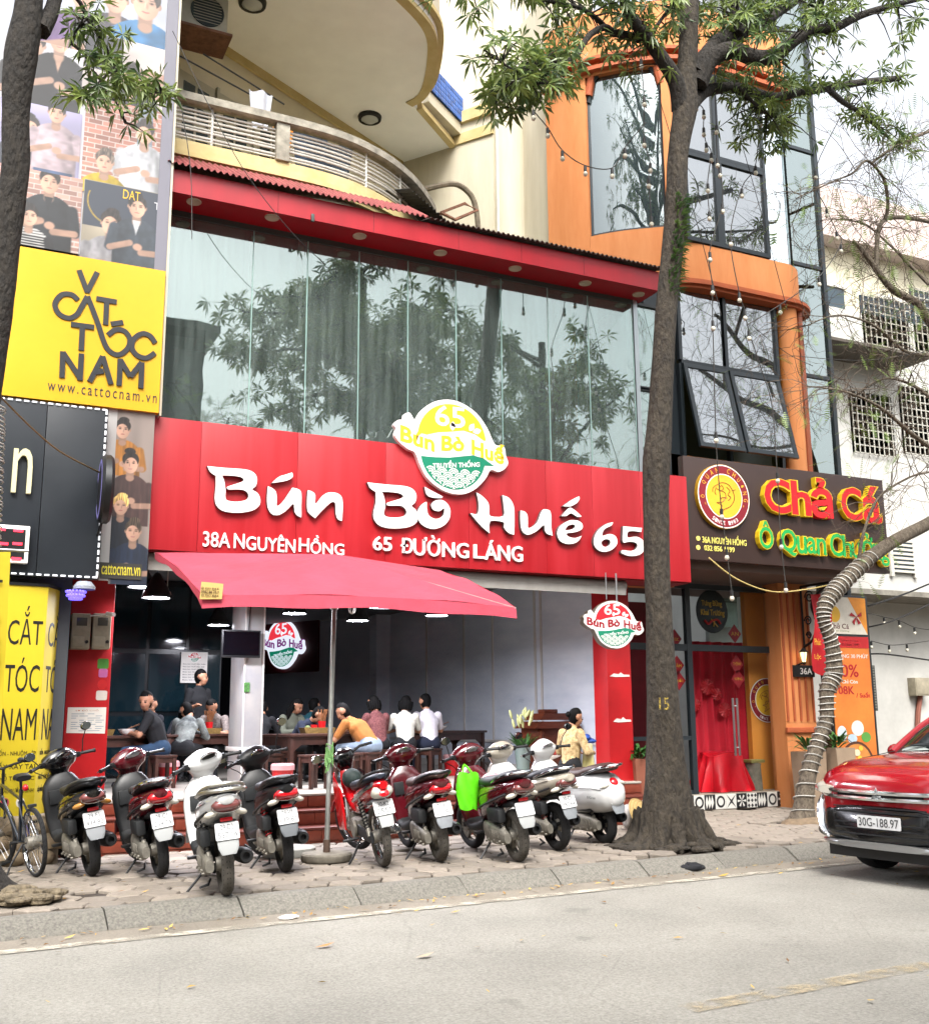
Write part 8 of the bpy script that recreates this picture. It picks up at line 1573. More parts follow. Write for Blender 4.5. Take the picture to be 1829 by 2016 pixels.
# ================================================================ PEOPLE
def remesh_body(prims, voxel, mats, name, parent, smooth_it=6):
    """one continuous skin over overlapping tapered limbs; each face takes the material of the limb it belongs to"""
    b = MB()
    for (a, c, ra, rc, tg, fl) in prims:
        a, c = Vector(a), Vector(c); d = c-a; L_ = d.length; N_ = 12; ax = d.normalized() if L_ > 1e-6 else Vector((0,0,1)); s = ax.orthogonal().normalized()
        if fl: s = Vector((0,1,0)) - ax*ax.y; s = s.normalized() if s.length > .1 else ax.orthogonal().normalized()
        w = ax.cross(s); rings = []
        for i in range(5): th = math.pi/2*(1-i/5); rings.append((a-ax*ra*math.sin(th), ra*math.cos(th)))
        rings[0] = (a-ax*ra*.999, ra*.03)
        for i in range(1, 6): th = math.pi/2*i/5; rings.append((c+ax*rc*math.sin(th)*.999, max(rc*.03, rc*math.cos(th)))) if i else None
        rings.insert(5, (a, ra)); rings.insert(6, (c, rc)); vs = []; k1 = fl or 1.
        for p, r_ in rings: vs += [p+(s*math.cos(2*math.pi*k/N_)*k1+w*math.sin(2*math.pi*k/N_))*r_ for k in range(N_)]
        n = len(rings); b.add(vs, [(i*N_+k, i*N_+(k+1) % N_, (i+1)*N_+(k+1) % N_, (i+1)*N_+k) for i in range(n-1) for k in range(N_)]+[tuple(range(N_-1,-1,-1)), tuple((n-1)*N_+k for k in range(N_))])
    me = bpy.data.meshes.new('raw'); me.from_pydata(b.v, [], b.f); me.update(); o = bpy.data.objects.new('raw', me); COL.objects.link(o)
    m = o.modifiers.new('r', 'REMESH'); m.mode = 'VOXEL'; m.voxel_size = voxel; m2 = o.modifiers.new('s', 'SMOOTH'); m2.iterations = smooth_it; m2.factor = .5
    dg = bpy.context.evaluated_depsgraph_get(); ev = o.evaluated_get(dg); nm = bpy.data.meshes.new_from_object(ev); bpy.data.objects.remove(o); bpy.data.meshes.remove(me)
    cs = np.empty(len(nm.polygons)*3); nm.polygons.foreach_get('center', cs); cs = cs.reshape(-1, 3); best = np.full(len(cs), 1e9); idx = np.zeros(len(cs), int)
    for (a, c, ra, rc, tg, fl) in prims:
        a, c = np.array(a, float), np.array(c, float); d = c-a; L2 = max(d@d, 1e-9); t = np.clip(((cs-a)@d)/L2, 0, 1); q = a+t[:, None]*d; dist = np.linalg.norm(cs-q, axis=1)/((ra+(rc-ra)*t)*(fl or 1)**.5); upd = dist < best; best[upd] = dist[upd]; idx[upd] = tg
    nm.materials.clear()
    for m_ in mats: nm.materials.append(m_)
    nm.polygons.foreach_set('material_index', idx.astype(np.int32)); nm.polygons.foreach_set('use_smooth', [True]*len(nm.polygons)); nm.update(); nm.name = name
    return put(name, nm, parent)
mSKIN = M('skin', '#9a6e55', .55, var=.06, vs=20); mHAIR = M('black hair', '#060505', .75, spec=.15, var=.3, vs=60, stretch=(1,1,.2)); mLIP = M('lips', '#7a4038', .5); mEYE = M('eye', '#15100e', .3); mSHOE = M('dark shoe', '#15151a', .6)
def cloth(c, **k): return M('cloth '+c, c, .9, var=k.get('var', .1), vs=k.get('vs', 12), bump=.35, bs=9, bdist=.02, c2=k.get('c2'))
def head_parts(parent, c, fwd, up, hair='short', s=1.):
    """hair, ears and face on a head centred at c"""
    c, f, u = Vector(c), Vector(fwd).normalized(), Vector(up).normalized(); r = f.cross(u).normalized(); u = r.cross(f)
    T = Matrix(((f.x, r.x, u.x, c.x), (f.y, r.y, u.y, c.y), (f.z, r.z, u.z, c.z), (0,0,0,1)))
    b = MB(); b.T = T; b.ball((-.014*s,0,.022*s), (.100*s,.084*s,.108*s), 18, 12)
    keep = []
    for i, v in enumerate(b.v):
        l = T.inverted() @ Vector(v)
        if l.x > .03*s and l.z < .062*s: l.x = .03*s+(l.x-.03*s)*.15
        if l.z < -.045*s: l.x = min(l.x, .0)
        if l.x < .0 and l.z < 0: l.z *= 1.3
        n_ = .006*s*math.sin(i*12.9); keep.append(tuple(T @ (l+Vector((n_, n_*.7, n_)))))
    b.v = keep
    if hair == 'long':
        for k in range(9):
            a = R(100+k*20); q = Vector((.085*math.cos(a)*s, .085*math.sin(a)*s, .03)); b.tube([q, q+Vector((-.015,0,-.12)), q+Vector((-.01,.0,-.26)), q+Vector((.02,0,-.38))], [.03,.034,.03,.012], 7)
    if hair == 'bob':
        for k in range(9): a = R(90+k*22.5); q = Vector((.078*math.cos(a)*s, .085*math.sin(a)*s, .03)); b.tube([q, q+Vector((-.008,0,-.07)), q+Vector((.0,.0,-.13))], [.034,.036,.02], 7)
    if hair == 'bun': b.ball((-.11*s,0,.02*s), .04*s, 10, 7)
    obj('hair', b, mHAIR, parent, 60)
    for sy in (-1, 1):
        fc = MB(); fc.T = T; fc.ball((.083*s,sy*.032*s,.0), (.009*s,.015*s,.008*s), 8, 5); fc.tube([(.09*s,sy*.018*s,.02*s),(.088*s,sy*.035*s,.024*s),(.078*s,sy*.05*s,.019*s)], .0035*s, 4)
        obj('eye', fc, mEYE, parent)
    fc = MB(); fc.T = T; fc.ball((.086*s,0,-.052*s), (.008*s,.022*s,.007*s), 10, 6); obj('mouth', fc, mLIP, parent)
def head_prims(c, fwd, up, tg, s=1.):
    c, f, u = Vector(c), Vector(fwd).normalized(), Vector(up).normalized(); r = f.cross(u).normalized(); u = r.cross(f); P_ = [(c-f*.012*s+u*.02*s, c-f*.01*s+u*.03*s, .088*s, .088*s, tg, None), (c+f*.028*s-u*.06*s, c+f*.03*s-u*.03*s, .052*s, .066*s, tg, None), (c+f*.085*s-u*.022*s, c+f*.082*s+u*.012*s, .016*s, .011*s, tg, None)]
    for sy in (-1, 1): P_.append((c+r*sy*.08*s-u*.01*s, c+r*sy*.083*s+u*.015*s, .014*s, .018*s, tg, None))
    return P_
def hand_prims(w, d, tg, side, curl=.5, palm=(0,0,-1)):
    """palm, four fingers and a thumb leaving the side of the palm"""
    w, d = Vector(w), Vector(d).normalized(); n = Vector(palm); s = d.cross(n); s = s.normalized() if s.length > .05 else d.orthogonal().normalized(); n = s.cross(d); o = [(w, w+d*.06, .024, .027, tg, 1.35)]
    for k, (off, L_) in enumerate(((-.026,.052), (-.009,.06), (.009,.056), (.025,.045))): k0 = w+d*.075+s*off; k1 = k0+(d*(1-curl*.5)+n*curl*.5).normalized()*L_*.55; k2 = k1+(d*(1-curl)+n*curl).normalized()*L_*.5; o += [(k0, k1, .009, .0085, tg, None), (k1, k2, .0085, .0075, tg, None)]
    t0 = w+d*.02-s*.028*side; t1 = t0+(d*.6-s*.7*side+n*.3).normalized()*.036; o += [(t0, t1, .0105, .0095, tg, None), (t1, t1+(d*.8+n*.4).normalized()*.028, .0095, .008, tg, None)]
    return o
def person(label, x, y, z, face, pose, top, legs, hair='short', lean=20, nod=25, turn=0, s=1., sleeves='short', arms='table', tw=1., skin=None, group='people eating inside'):
    """0 top, 1 legs, 2 skin, 3 shoe; local x points the way the person faces"""
    t = thing('person', label, 'person', (x, y, z), (0,0,R(face)), group, local=True); L = R(lean); seat = .42 if pose == 'sit' else None; pr = []
    hip = Vector((0,0,(seat+.07) if seat else .80*s)); ax = Vector((math.sin(L), 0, math.cos(L))); bend = Vector((math.sin(L*1.5), 0, math.cos(L*1.5)))
    waist = hip+ax*.14*s; chest = waist+(ax+bend).normalized()*.17*s; sho = chest+bend*.13*s; neck = sho+bend*.06*s
    pr += [(hip+Vector((-.01,-.055,0)), hip+Vector((-.01,.055,0)), .118*s*tw, .118*s*tw, 1, None), (hip+ax*.03, waist, .112*s*tw, .104*s*tw, 0, 1.25), (waist, chest, .106*s*tw, .112*s*tw, 0, 1.35), (chest, sho, .108*s*tw, .07*s, 0, 1.6), (sho, neck+bend*.04, .05*s, .047*s, 2, None)]
    nd = R(lean*.6+nod); hf = Vector((math.cos(nd)*math.cos(R(turn)), math.cos(nd)*math.sin(R(turn)), -math.sin(nd))); hu = Vector((math.sin(nd)*math.cos(R(turn)), math.sin(nd)*math.sin(R(turn)), math.cos(nd))); hc = neck+hu*.125*s+hf*.025*s; pr += head_prims(hc, hf, hu, 2, s)
    for sd_ in (-1, 1):
        sh = sho+Vector((-.01,sd_*.165*s*tw,-.02)); 
        if arms == 'table': el = sh+Vector((.12,sd_*.08,-.22*s)); wr = Vector((.36,sd_*.07,max(.2, (.70 if seat else .95))))
        elif arms == 'rest': el = sh+Vector((.02,sd_*.10,-.25*s)); wr = el+Vector((.17,-sd_*.1,.0))
        elif arms == 'hold': el = sh+Vector((-.01,sd_*.07,-.26*s)); wr = el+(Vector((.2,-sd_*.02,.06)) if sd_ < 0 else Vector((.13,.0,-.16)))
        else: el = sh+Vector((.0,sd_*.06,-.27*s)); wr = el+Vector((.06,.0,-.24*s))
        ut = 0; m_ = sh.lerp(el, .75); pr += [(sh, m_, .062*s, .05*s, 0, None), (m_, el, .05*s if sleeves != 'short' else .042*s, .045*s if sleeves != 'short' else .038*s, 0 if sleeves != 'short' else 2, None), (el, wr, .044*s if sleeves != 'short' else .038*s, .034*s if sleeves != 'short' else .025*s, 0 if sleeves != 'short' else 2, None)]
        pr += hand_prims(wr, (wr-el), 2, sd_, .55)
        hj = hip+Vector((0,sd_*.085*s,-.01))
        if seat: kn = Vector((.41*s,sd_*.12,seat+.05)); an = Vector((.36*s,sd_*.12,.09)); toe = an+Vector((.17,sd_*.02,-.045))
        else: kn = Vector((.02,sd_*.08*s,.43*s)); an = Vector((-.01,sd_*.08*s,.08)); toe = an+Vector((.16,sd_*.02,-.045))
        pr += [(hj, kn, .088*s, .06*s, 1, None), (kn, an, .058*s, .04*s, 1, None), (an-Vector((.04,0,.03)), toe, .038, .036, 3, None)]
    bd = remesh_body(pr, .0125, [top, legs, skin or mSKIN, mSHOE], 'body', t); head_parts(t, hc, hf, hu, hair, s)
    return t, hc, neck
navy, blk, jean = cloth('#1b2233'), cloth('#0f1013'), cloth('#34414f')
person('man in a brown shirt and pale jeans bent over his bowl with his back turned', 5.42, 14.05, FZ, 128, 'sit', cloth('#8a5524'), cloth('#6d7a88'), 'short', 34, 12, 25, 1.03, tw=1.12)
person('woman with bobbed hair in a dark red patterned blouse', 6.0, 15.2, FZ, 100, 'sit', cloth('#4a2226', c2='#7a4a48', vs=45), blk, 'bob', 10, 12, 0)
person('young woman in a cream blouse sitting with her back turned', 6.42, 15.18, FZ, 75, 'sit', cloth('#b9b7ac'), blk, 'bob', 12, 8, -30)
person('woman in a white shirt and dark trousers leaning to the table', 6.86, 15.28, FZ, 82, 'sit', cloth('#c0bcc2'), cloth('#141a2b'), 'short', 14, 4, 12, 1.06)
person('woman with long black hair in a grey green jacket facing the room', 4.98, 16.55, FZ, 290, 'sit', cloth('#5e6154'), blk, 'long', 14, 18, 20, sleeves='long')
person('man in a dark blue top hunched behind the chopstick basket', 4.75, 15.4, FZ, 300, 'sit', navy, blk, 'short', 34, 22, 20, sleeves='long')
person('man in a teal top behind the parasol pole with his back half turned', 5.35, 16.75, FZ, 45, 'sit', cloth('#14424c'), blk, 'short', 20, 5, 0, 1.05, sleeves='long')
person('person in black half hidden behind the column', 4.3, 15.75, FZ, 60, 'sit', blk, blk, 'short', 22, 20, 20, sleeves='long')
person('man in a black polo and jeans resting his elbow on the left table', 2.72, 14.75, FZ, 170, 'sit', blk, cloth('#22384f'), 'short', 16, 0, 65, 1.06, arms='table', tw=1.1)
person('man in a dark jacket sitting behind the man in the black polo', 2.98, 16.15, FZ, 200, 'sit', cloth('#1b1c22'), blk, 'short', 14, 8, 40, sleeves='long')
person('person in a black jacket with white stripes eating at the rear left table', 3.15, 15.45, FZ, 60, 'sit', cloth('#1d2226', c2='#8f948f', vs=5), blk, 'short', 26, 18, 50, sleeves='long')
person('man in a black shirt standing at the rear with his hand raised', 3.62, 16.75, FZ, 300, 'stand', blk, blk, 'short', 2, 2, 30, 1.06, arms='hold')
person('girl lifting food to her mouth at the rear left table', 3.42, 16.45, FZ, 250, 'sit', cloth('#23252c'), blk, 'bob', 26, 22, 20, .95)
person('woman with tied back hair in a pale patterned top beside the column', 3.85, 16.35, FZ, 235, 'sit', cloth('#4d4644', c2='#857a74', vs=40), blk, 'bun', 16, 22, 0)
w_, hc, nk = person('woman in a tan patterned jacket and black trousers standing before the altar', 7.25, 11.82, 0, 12, 'stand', cloth('#7d6540', c2='#c2ab80', vs=24), cloth('#0d0e12'), 'bun', 4, 12, -22, .965, sleeves='long', arms='rest', group=None)
bg_ = thing('carrier_bag', 'white and yellow plastic carrier bag held by the standing woman', 'bag', (7.75,11.75,.5)); 
def fn(a, b):
    t = a*2*math.pi; p = at(1158,1488,Y=11.72); return (p.x+(.075+.03*(1-b))*math.cos(t)*(.5+.5*(1-b*.4)), 11.72+.05*math.sin(t), p.z-.22+b*.36+.012*math.sin(t*3+b*6))
obj('film', MB().grid(fn, 24, 8), M('bag film', '#b9b3a0', .35, c2='#bfb46a', vs=5), bg_, 60); p = at(1150,1452,Y=11.72); obj('handles', MB().tube([p+Vector((.0,0,-.05)), p, p+Vector((.05,0,-.06))], .008, 5), M('bag film', '#bdb48c', .35), bg_)
b = MB(); p = at(1155,1457,Y=12.6); [b.ball(p+Vector((rg.uniform(-.08,.08), rg.uniform(-.04,.04), rg.uniform(-.05,.05))), (.07,.04,.03), 10, 6) for k in range(7)]
lump('blue_cloth', 'bundle of blue plastic behind the standing woman', 'cloth', b, M('blue plastic', '#1f4a9a', .4))

# ================================================================ SUV AT THE RIGHT
cr = thing('car', 'red sport utility car with chrome front parked at the kerb', 'car', (7.72,7.3,ZR), (0,0,RA), local=True); CR = paint('car red', '#8d0f1a', .16); mCG = M('car glass', '#0c1214', .04, spec=.8, coat=.5)
def ls(l, k=3):
    o = []
    for a, c in zip(l[:-1], l[1:]):
        for i in range(k): f = i/k; o.append(tuple(a[j]*(1-f)+c[j]*f for j in range(7)))
    return o+[l[-1]]
G = .13   # body sits on road level, heights below are above the road
obj('body', MB().loft(ls([(.0,0,.62,.54,.27,.22,4),(.05,0,.62,.68,.34,.28,4.5),(.18,0,.63,.81,.39,.31,5),(.45,0,.66,.89,.42,.34,5.5),(.9,0,.70,.91,.42,.38,5),(1.3,0,.72,.91,.43,.40,5),(2.6,0,.73,.91,.44,.41,5),(4.0,0,.74,.91,.45,.40,5),(4.45,0,.75,.88,.44,.36,5),(4.65,0,.76,.78,.36,.28,4)]), 36), CR, cr, 60)
obj('windows', MB().loft(ls([(1.12,0,1.08,.72,.06,.1,3.5),(1.5,0,1.2,.74,.18,.2,4),(1.95,0,1.32,.71,.30,.3,4),(2.3,0,1.36,.69,.32,.34,4),(3.8,0,1.36,.68,.31,.34,4),(4.3,0,1.28,.68,.22,.28,4),(4.55,0,1.15,.68,.05,.1,4)]), 28), mCG, cr, 60)
obj('roof', MB().loft(ls([(2.05,0,1.64,.55,.02,.03,3),(2.4,0,1.67,.62,.035,.04,3.5),(3.7,0,1.66,.62,.035,.04,3.5),(4.25,0,1.6,.58,.03,.03,3)]), 24), CR, cr, 60)
for s in (-1, 1):
    obj('pillar', MB().tube([(1.15,s*.74,1.12),(1.6,s*.735,1.36),(2.1,s*.62,1.63)], .035, 8), CR, cr); obj('pillar', MB().tube([(2.75,s*.75,1.1),(2.75,s*.64,1.63)], .04, 8), mBLK, cr); obj('pillar', MB().tube([(4.5,s*.72,1.12),(4.2,s*.6,1.6)], .05, 8), CR, cr)
    dm = obj('door_mirror', MB().ball((1.55,s*1.0,1.12), (.07,.11,.075), 14, 9), CR, cr); obj('stalk', MB().cyl((1.6,s*.86,1.08), (1.57,s*.95,1.1), .025), mBLK, dm)
    for x in (.92, 3.6):
        T = Matrix.Translation((x,s*.80,.345)) @ Matrix.Rotation(R(90),4,'X'); wh_ = obj('wheel', MB().lathe([(.0,-.1),(.06,-.1),(.06,.1),(0,.1)], 16, T), mALUD, cr); obj('tyre', MB().lathe([(.225,-.11),(.3,-.115),(.335,-.09),(.345,-.05),(.345,.05),(.335,.09),(.3,.115),(.225,.11)], 40, T), mTYRE, wh_); b = MB().lathe([(.23,-.1),(.215,-.05),(.215,.05),(.23,.1)], 36, T)
        for k in range(10): q = k*math.pi/5; b.cyl(T @ Vector((.05*math.cos(q), .05*math.sin(q), -s*.06*-1)), T @ Vector((.22*math.cos(q+.08), .22*math.sin(q+.08), s*.08)), .016, n=6)
        obj('rim', b, mALUD, wh_); obj('wheel_arch', MB().lathe([(.36,-.13),(.40,-.12),(.40,.115)], 28, T @ Matrix.Rotation(R(0),4,'Z'), math.pi), mBLK, wh_) if False else None
FXc = ((0,-1,0), (0,0,1), (-1,0,0))
def face(name, poly, x, th, mat, par=None): return obj(name, MB().prism(poly, 0, th, O=(x,0,0), U=FXc[0], V=FXc[1], N=FXc[2]), mat, par or cr, 0)
gr = obj('grille', MB().loft(ls([(-.025,0,.52,.50,.15,.15,4),(.02,0,.52,.64,.17,.17,4),(.06,0,.52,.70,.18,.18,4.5),(.18,0,.52,.825,.18,.18,5),(.32,0,.52,.88,.15,.17,5)], 3), 36), mBLKP, cr, 60)
for z in (.42, .47, .52, .62, .66): face('grille_bar', [(-.5,z),(.5,z),(.5,z+.012),(-.5,z+.012)], -.026, .01, M('grille dark', '#17191c', .4), gr)
for z in (.745, .80): obj('chrome_bar', MB().loft([(-.0,-.78,z,.0,.016,.016,3)], 4), mCHR, gr) if False else obj('chrome_bar', MB().tube([(.17,.78,z+.02),(.06,.66,z+.01),(.0,.5,z),(-.025,.15,z-.004),(-.025,-.15,z-.004),(.0,-.5,z),(.06,-.66,z+.01),(.17,-.78,z+.02)], .022, 8), mCHR, gr)
face('upper_grille', [(-.46,.75),(.46,.75),(.46,.8),(-.46,.8)], .0, .018, mBLKP)
for s in (-1, 1):
    hl = obj('headlight', MB().loft([(.01,s*.60,.80,.10,.04,.035,2.6),(.10,s*.68,.805,.15,.055,.05,2.8),(.25,s*.79,.82,.12,.065,.055,2.8),(.46,s*.88,.84,.05,.05,.045,2.6)], 16), mCLRL, cr); obj('lamp_lens', MB().ball((.06,s*.66,.80), (.03,.045,.03), 12, 8), mDASHW, hl)
    obj('chrome_fang', MB().tube(spl([(.2,s*.80,.74),(.17,s*.81,.66),(.14,s*.79,.55),(.08,s*.73,.44),(.03,s*.64,.38)],4), [.03,.034,.04,.045,.05,.054,.056,.057,.056,.054,.05,.047,.043,.038,.032,.026,.02], 10), mCHR, cr); obj('fog_lamp', MB().ball((.12,s*.74,.42), (.05,.09,.06), 12, 8), mBLKP, cr)
obj('skid_plate', MB().loft([(-.05,0,.335,.48,.03,.03,4),(.02,0,.33,.65,.035,.035,4),(.16,0,.33,.82,.03,.035,4),(.3,0,.33,.89,.02,.03,4)], 24), M('satin silver', '#a0a2a3', .3, .8), cr, 60); obj('under_tray', MB().box((.1,-.7,.2), (4.4,.7,.3)), mBLK, cr, 0)
for k in range(3): a = R(90+120*k); d = Vector((math.cos(a), math.sin(a))); e = Vector((-d.y, d.x)); face('badge_diamond', [(0,.775),(d.x*.035+e.x*.02, .775+d.y*.035+e.y*.02),(d.x*.07, .775+d.y*.07),(d.x*.035-e.x*.02, .775+d.y*.035-e.y*.02)], -.038, .008, mCHR)
pp_ = face('license_plate', rrect(-.235,.485,.235,.595,.01), -.036, .006, mPLT); letter('plate_line', '30G-188.97', Vector((-.043,.215,.503)), .43, .075, M('plate black', '#2b2b2d', .5), pp_, .002, FXc, bold=.004)
for i, ch_ in enumerate('OUTLANDER'): letter('hood_letter', ch_, Vector((.055,.32-i*.078,.905)), .035, .03, mCHR, cr, .004, ((0,-1,0), (.25,0,.97), (-.97,0,.25)))
obj('wiper', MB().tube([(1.16,.1,1.15),(1.3,-.5,1.22)], .012, 5), mBLK, cr); obj('hood_seam', MB().tube([(.22,.78,.93),(.5,.72,1.05),(1.1,.66,1.135)], .005, 4), mBLK, cr)

# ================================================================ SMALL THINGS
# bag and helmet on the dark red scooter
gb = thing('carrier_bag', 'bright green plastic bag hanging in the footwell of the dark red scooter', 'bag', (5.2,10.3,.5)); p = at(922, 1560, Y=10.05)
def fn(a, b):
    t = a*2*math.pi; f = .115+.02*math.sin(t*2+b*3)-.03*abs(b-.5); return (p.x+f*math.cos(t), p.y+.05*math.sin(t)+.012*math.sin(t*5+b*9), p.z-.17+b*.36+.01*math.sin(t*4))
obj('film', MB().grid(fn, 30, 12), M('green bag film', '#58c21a', .35, var=.15, vs=9), gb, 60); obj('handle', MB().tube(spl([p+Vector((-.06,0,.18)), p+Vector((-.02,.05,.27)), p+Vector((.05,0,.18))],4), .01, 5), M('green bag film', '#58c21a', .35), gb)
hm_ = thing('helmet', 'pink helmet with blue goggles resting on the dark red scooter seat', 'helmet', at(968,1545,Y=9.9)); p = at(968, 1543, Y=9.9)
obj('shell', MB().ball(p, (.12,.13,.11), 20, 12), M('helmet pink', '#b98f98', .25, coat=.5), hm_); b = MB(); b.ball(p+Vector((.02,-.115,-.02)), (.085,.03,.04), 14, 8); obj('goggles', b, M('goggle blue', '#2b3f9a', .08, coat=.8), hm_); obj('strap', MB().tube([p+Vector((.125*math.cos(a*.5), .135*math.sin(a*.5), -.02)) for a in range(13)], .012, 5, closed=True), mBLK, hm_)
# conical hat and bags behind the white scooter
hp = at(1262, 1608, Y=11.2); ht = thing('conical_hat', 'straw conical hat leaning beside the big tree', 'hat', hp); T = Matrix.Translation((hp.x,hp.y,.2)) @ Matrix.Rotation(R(62),4,'X') @ Matrix.Rotation(R(18),4,'Y'); b = MB().lathe([(.0,.17),(.05,.135),(.12,.075),(.21,.0),(.205,-.004)], 32, T); obj('cone', b, M('straw', '#a9905c', .8, var=.2, vs=30), ht)
for r_, z_ in ((.2,.006), (.17,.032), (.14,.058), (.11,.083), (.08,.11), (.05,.137)): obj('hoop', MB().lathe([(r_+.001,z_),(r_+.004,z_+.004),(r_-.002,z_+.008)], 32, T), M('straw dark', '#8a7142', .8), ht)
b = MB(); rg = random.Random(2)
for k in range(4): b.ball((hp.x-.05+k*.09,hp.y+.22,.16+.05*(k % 2)), (.08,.07,.15), 10, 7)
lump('sack_bundle', 'pale plastic sacks piled behind the conical hat', 'sacks', b, M('sack plastic', '#9a9694', .5, var=.3, vs=12))
# black cloth, paper and leaves by the kerb
def crumple(c, rx, ry, rz, seed, n=14):
    rg = random.Random(seed); b = MB(); b.ball(c, (rx,ry,rz), n, 8); b.v = [(c[0]+(x-c[0])*rg.uniform(.7,1.15), c[1]+(y-c[1])*rg.uniform(.7,1.15), max(c[2]-rz*.55, c[2]+(z-c[2])*rg.uniform(.6,1.3))) for x, y, z in b.v]; return b
q = at(1362,1717,Z=ZR); lump('black_rag', 'crumpled black rag lying in the gutter below the big tree', 'rag', crumple((q.x,q.y,ZR+.035), .17, .07, .05, 1), M('rag black', '#101116', .8))
q = at(568,1812,Z=ZR); lump('paper_scrap', 'white paper scrap in the gutter', 'litter', crumple((q.x,q.y,ZR+.018), .08, .03, .02, 2), mPAPER)
q = at(1320,1672,Z=0); lump('paper_scrap', 'white wrapper at the foot of the big tree', 'litter', crumple((q.x,q.y,.03), .06, .04, .03, 3), M('wrapper', '#a39aa0', .5))
lm = [M('dry leaf '+c, c, .8) for c in ('#8a6a3a', '#a3854a', '#6b4d2c', '#b59a52')]; b = MB(); rg = random.Random(17)
def leaf_on(x, y, z, s):
    a = rg.uniform(0, 6.28); d = Vector((math.cos(a), math.sin(a), 0)); n_ = Vector((-d.y, d.x, 0)); c = Vector((x, y, z)); b.mi = rg.randrange(4); b.add([c-d*s, c+n_*s*.35+Vector((0,0,.008)), c+d*s+Vector((0,0,rg.uniform(0,.02))), c-n_*s*.35+Vector((0,0,.004))], [(0,3,2,1), (0,1,2,3)][:1])
for k in range(150): x, y, z = kerb_pt(rg.uniform(-2,9), -.22-abs(rg.gauss(0,.14)), ZR+.014); leaf_on(x, y, z, rg.uniform(.015,.045))
for k in range(60): x, y, z = kerb_pt(rg.uniform(-1,10), rg.uniform(-4.5,-.5), ZR+.012); leaf_on(x, y, z, rg.uniform(.015,.04))
for k in range(60): leaf_on(rg.uniform(.6,11), rg.uniform(8.9,11.6), .012, rg.uniform(.015,.04))
o = obj('fallen_leaves', b, lm, None, 0); tag(o, 'dry fallen leaves scattered along the gutter and road', 'leaves', kind='stuff')
for u, v, c, nm in ((837,1884,'#a8927a','pale'), (640,1864,'#b5702c','orange'), (1425,1725,'#b0903a','yellow')):
    p = at(u, v, Z=ZR+.012); b = MB(); b.add([p+Vector((-.07,0,0)), p+Vector((0,-.03,.008)), p+Vector((.07,.01,.02)), p+Vector((0,.03,.006))], [(0,1,2,3)]); lump('fallen_leaf', 'single '+nm+' leaf lying on the open road', 'leaf', b, M('leaf '+nm, c, .7), 'leaves on the road')
# strings of bulbs hanging from the trees
mSOCK = M('bulb socket', '#141414', .5); mBLB = M('bulb glass', '#b9b5a5', .2)
def bulb(parent, p, drop=.0):
    sk_ = obj('socket', MB().cyl(p+Vector((0,0,-.01)), p+Vector((0,0,-.085)), .02, .022, 8), mSOCK, parent); obj('bulb', MB().ball(p+Vector((0,0,-.115)), (.03,.03,.036), 10, 7), mBLB, sk_)
STR = [('swag of bulbs looping from the cream house to the curved window', [(1045,185,0),(1050,215,1),(1078,250,1),(1107,295,1),(1152,325,1),(1205,330,1),(1230,290,1),(1272,240,0)], 10.4),
       ('string of bulbs hanging down the left of the big trunk', [(1263,0,0),(1262,60,0),(1262,115,1),(1268,190,1),(1268,270,1),(1280,320,1),(1277,350,1),(1282,425,1)], 10.6),
       ('long string of bulbs hanging over the orange band', [(1405,60,0),(1407,155,1),(1410,245,1),(1412,310,1),(1417,330,1),(1422,400,1),(1397,495,1),(1402,560,1),(1403,630,1),(1405,700,0),(1409,850,1),(1413,920,0),(1420,1000,1),(1430,1080,1),(1440,1160,1)], 10.3),
       ('string of bulbs crossing the upper window', [(1570,60,0),(1578,65,1),(1518,190,1),(1498,230,1),(1487,325,1),(1460,370,1),(1438,465,1),(1455,575,1),(1466,610,1),(1474,650,1),(1500,730,0),(1520,800,0),(1530,930,1),(1537,1060,1),(1546,1145,1)], 10.5),
       ('short string of bulbs between trunk and window', [(1370,200,1),(1385,215,1),(1385,250,1),(1390,280,1),(1400,300,1),(1393,360,1),(1396,415,1)], 10.6),
       ('string of bulbs among the bare twigs at the right', [(1620,90,1),(1670,180,1),(1605,335,1),(1627,410,1),(1647,455,1),(1655,480,1),(1612,545,1),(1535,600,1),(1470,640,0)], 10.8),
       ('wires with bulbs sagging in front of the white house', [(1700,1205,1),(1740,1215,1),(1770,1222,1),(1800,1235,1),(1829,1240,0)], 14.5), ('lower wire with bulbs before the louvred window', [(1715,1262,1),(1750,1270,1),(1785,1268,1),(1829,1262,0)], 14.4)]
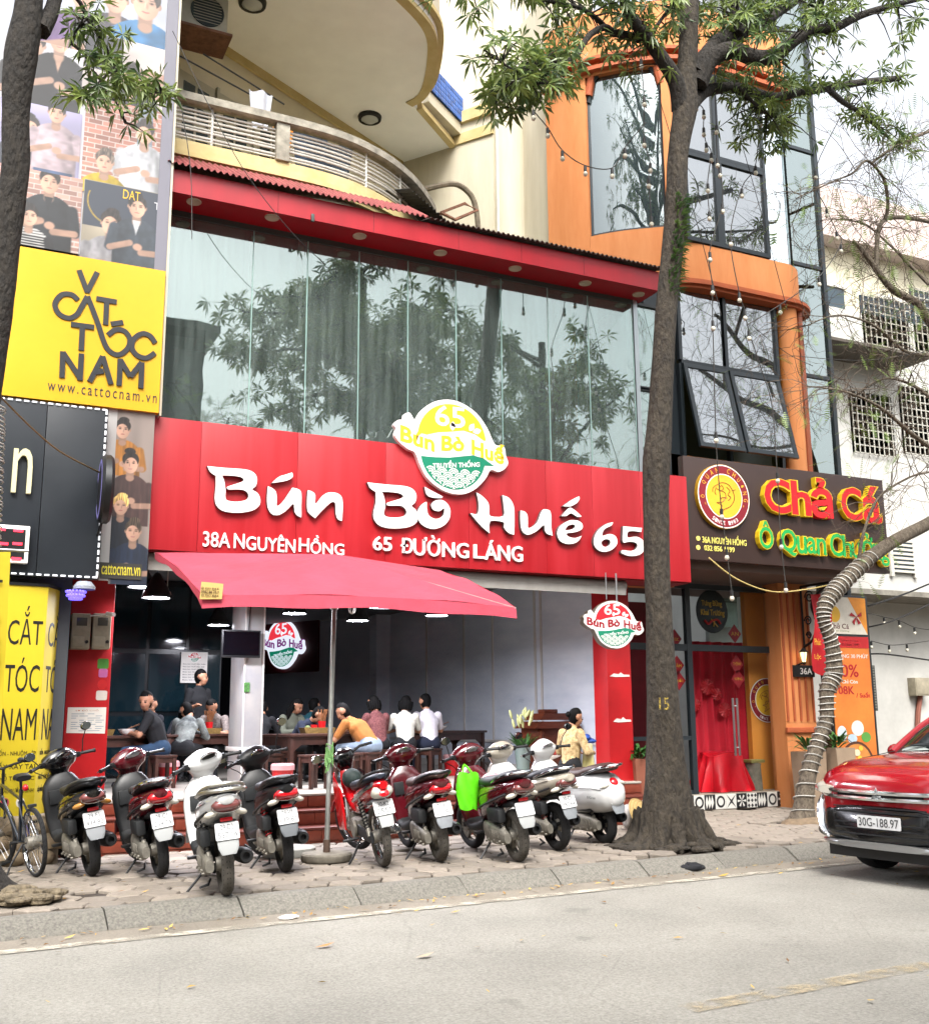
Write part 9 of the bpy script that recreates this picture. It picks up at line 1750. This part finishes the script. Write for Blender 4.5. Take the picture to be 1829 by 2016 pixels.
for lab, pts, Y_ in STR:
    P = [at(u, v, Y=Y_) for u, v, k in pts]; t = thing('string_lights', lab, 'string lights', P[0], group='strings of bulbs'); obj('cable', MB().tube(spl(P, 5), .007, 5), M('string cable', '#2b2926', .6), t)
    for p, (u, v, k) in zip(P, pts):
        if k: bulb(t, p)
# loose cables
def cable(label, pts, r_, c, Y_, grp='overhead cables'): P = [at(q[0], q[1], Y=q[2] if len(q) > 2 else Y_) for q in pts]; lump('cable', label, 'cable', MB().tube(spl(P, 7), r_, 5), M('cable '+c, c, .6), grp)
cable('brown cable drooping across the dark sign at the left', [(0,780,9.6),(60,840,10.2),(120,890,10.8),(200,932,11.55)], .009, '#6d5836', 11)
cable('pale yellow cable slung below the brown sign', [(1395,1098,11.6),(1450,1140),(1520,1165),(1590,1160),(1640,1150,11.2)], .011, '#a39056', 11.5)
cable('thin black wire over the roof fascia', [(340,60,11.5),(460,300,11.4),(560,440,11.4),(640,520,11.5)], .005, '#1c1c1c', 11.4)
cable('thin wire hanging in front of the glass at the left', [(355,200,11.3),(375,330,11.3),(378,470,11.3)], .005, '#2a2a28', 11.3)
cable('black cable bundle along the white house', [(1660,1205,15),(1720,1190),(1780,1170),(1829,1150)], .018, '#141414', 14.4); cable('second black cable along the white house', [(1680,1240,15),(1750,1225),(1829,1190)], .014, '#1a1a1a', 14.4); cable('black cable above the louvred window', [(1690,1290,15),(1740,1288),(1829,1300)], .016, '#1a1a1a', 14.5)
for k, (u0, v0, u1, v1) in enumerate(((1376,0,1550,610), (1300,200,1420,620), (1480,640,1600,720), (1640,560,1829,640), (1560,700,1829,690))): cable('thin stay wire '+('from the crown to the cornice','beside the trunk','under the orange band','through the bare twigs','across the lower twigs')[k], [(u0,v0), ((u0+u1)/2+8,(v0+v1)/2+14), (u1,v1)], .005, '#2a2826', 10.9)
# parked motorbike far right, behind the car
fb = scooter('black motorbike parked far back in front of the white house', (13.6,14.2), 60, 6, BLACK, None, None, inner=BMAT, tail='smoke', rail='black', mirrors=((1,.2,.1), (-1,.2,.1))); fb['group'] = 'scooters by the white house'
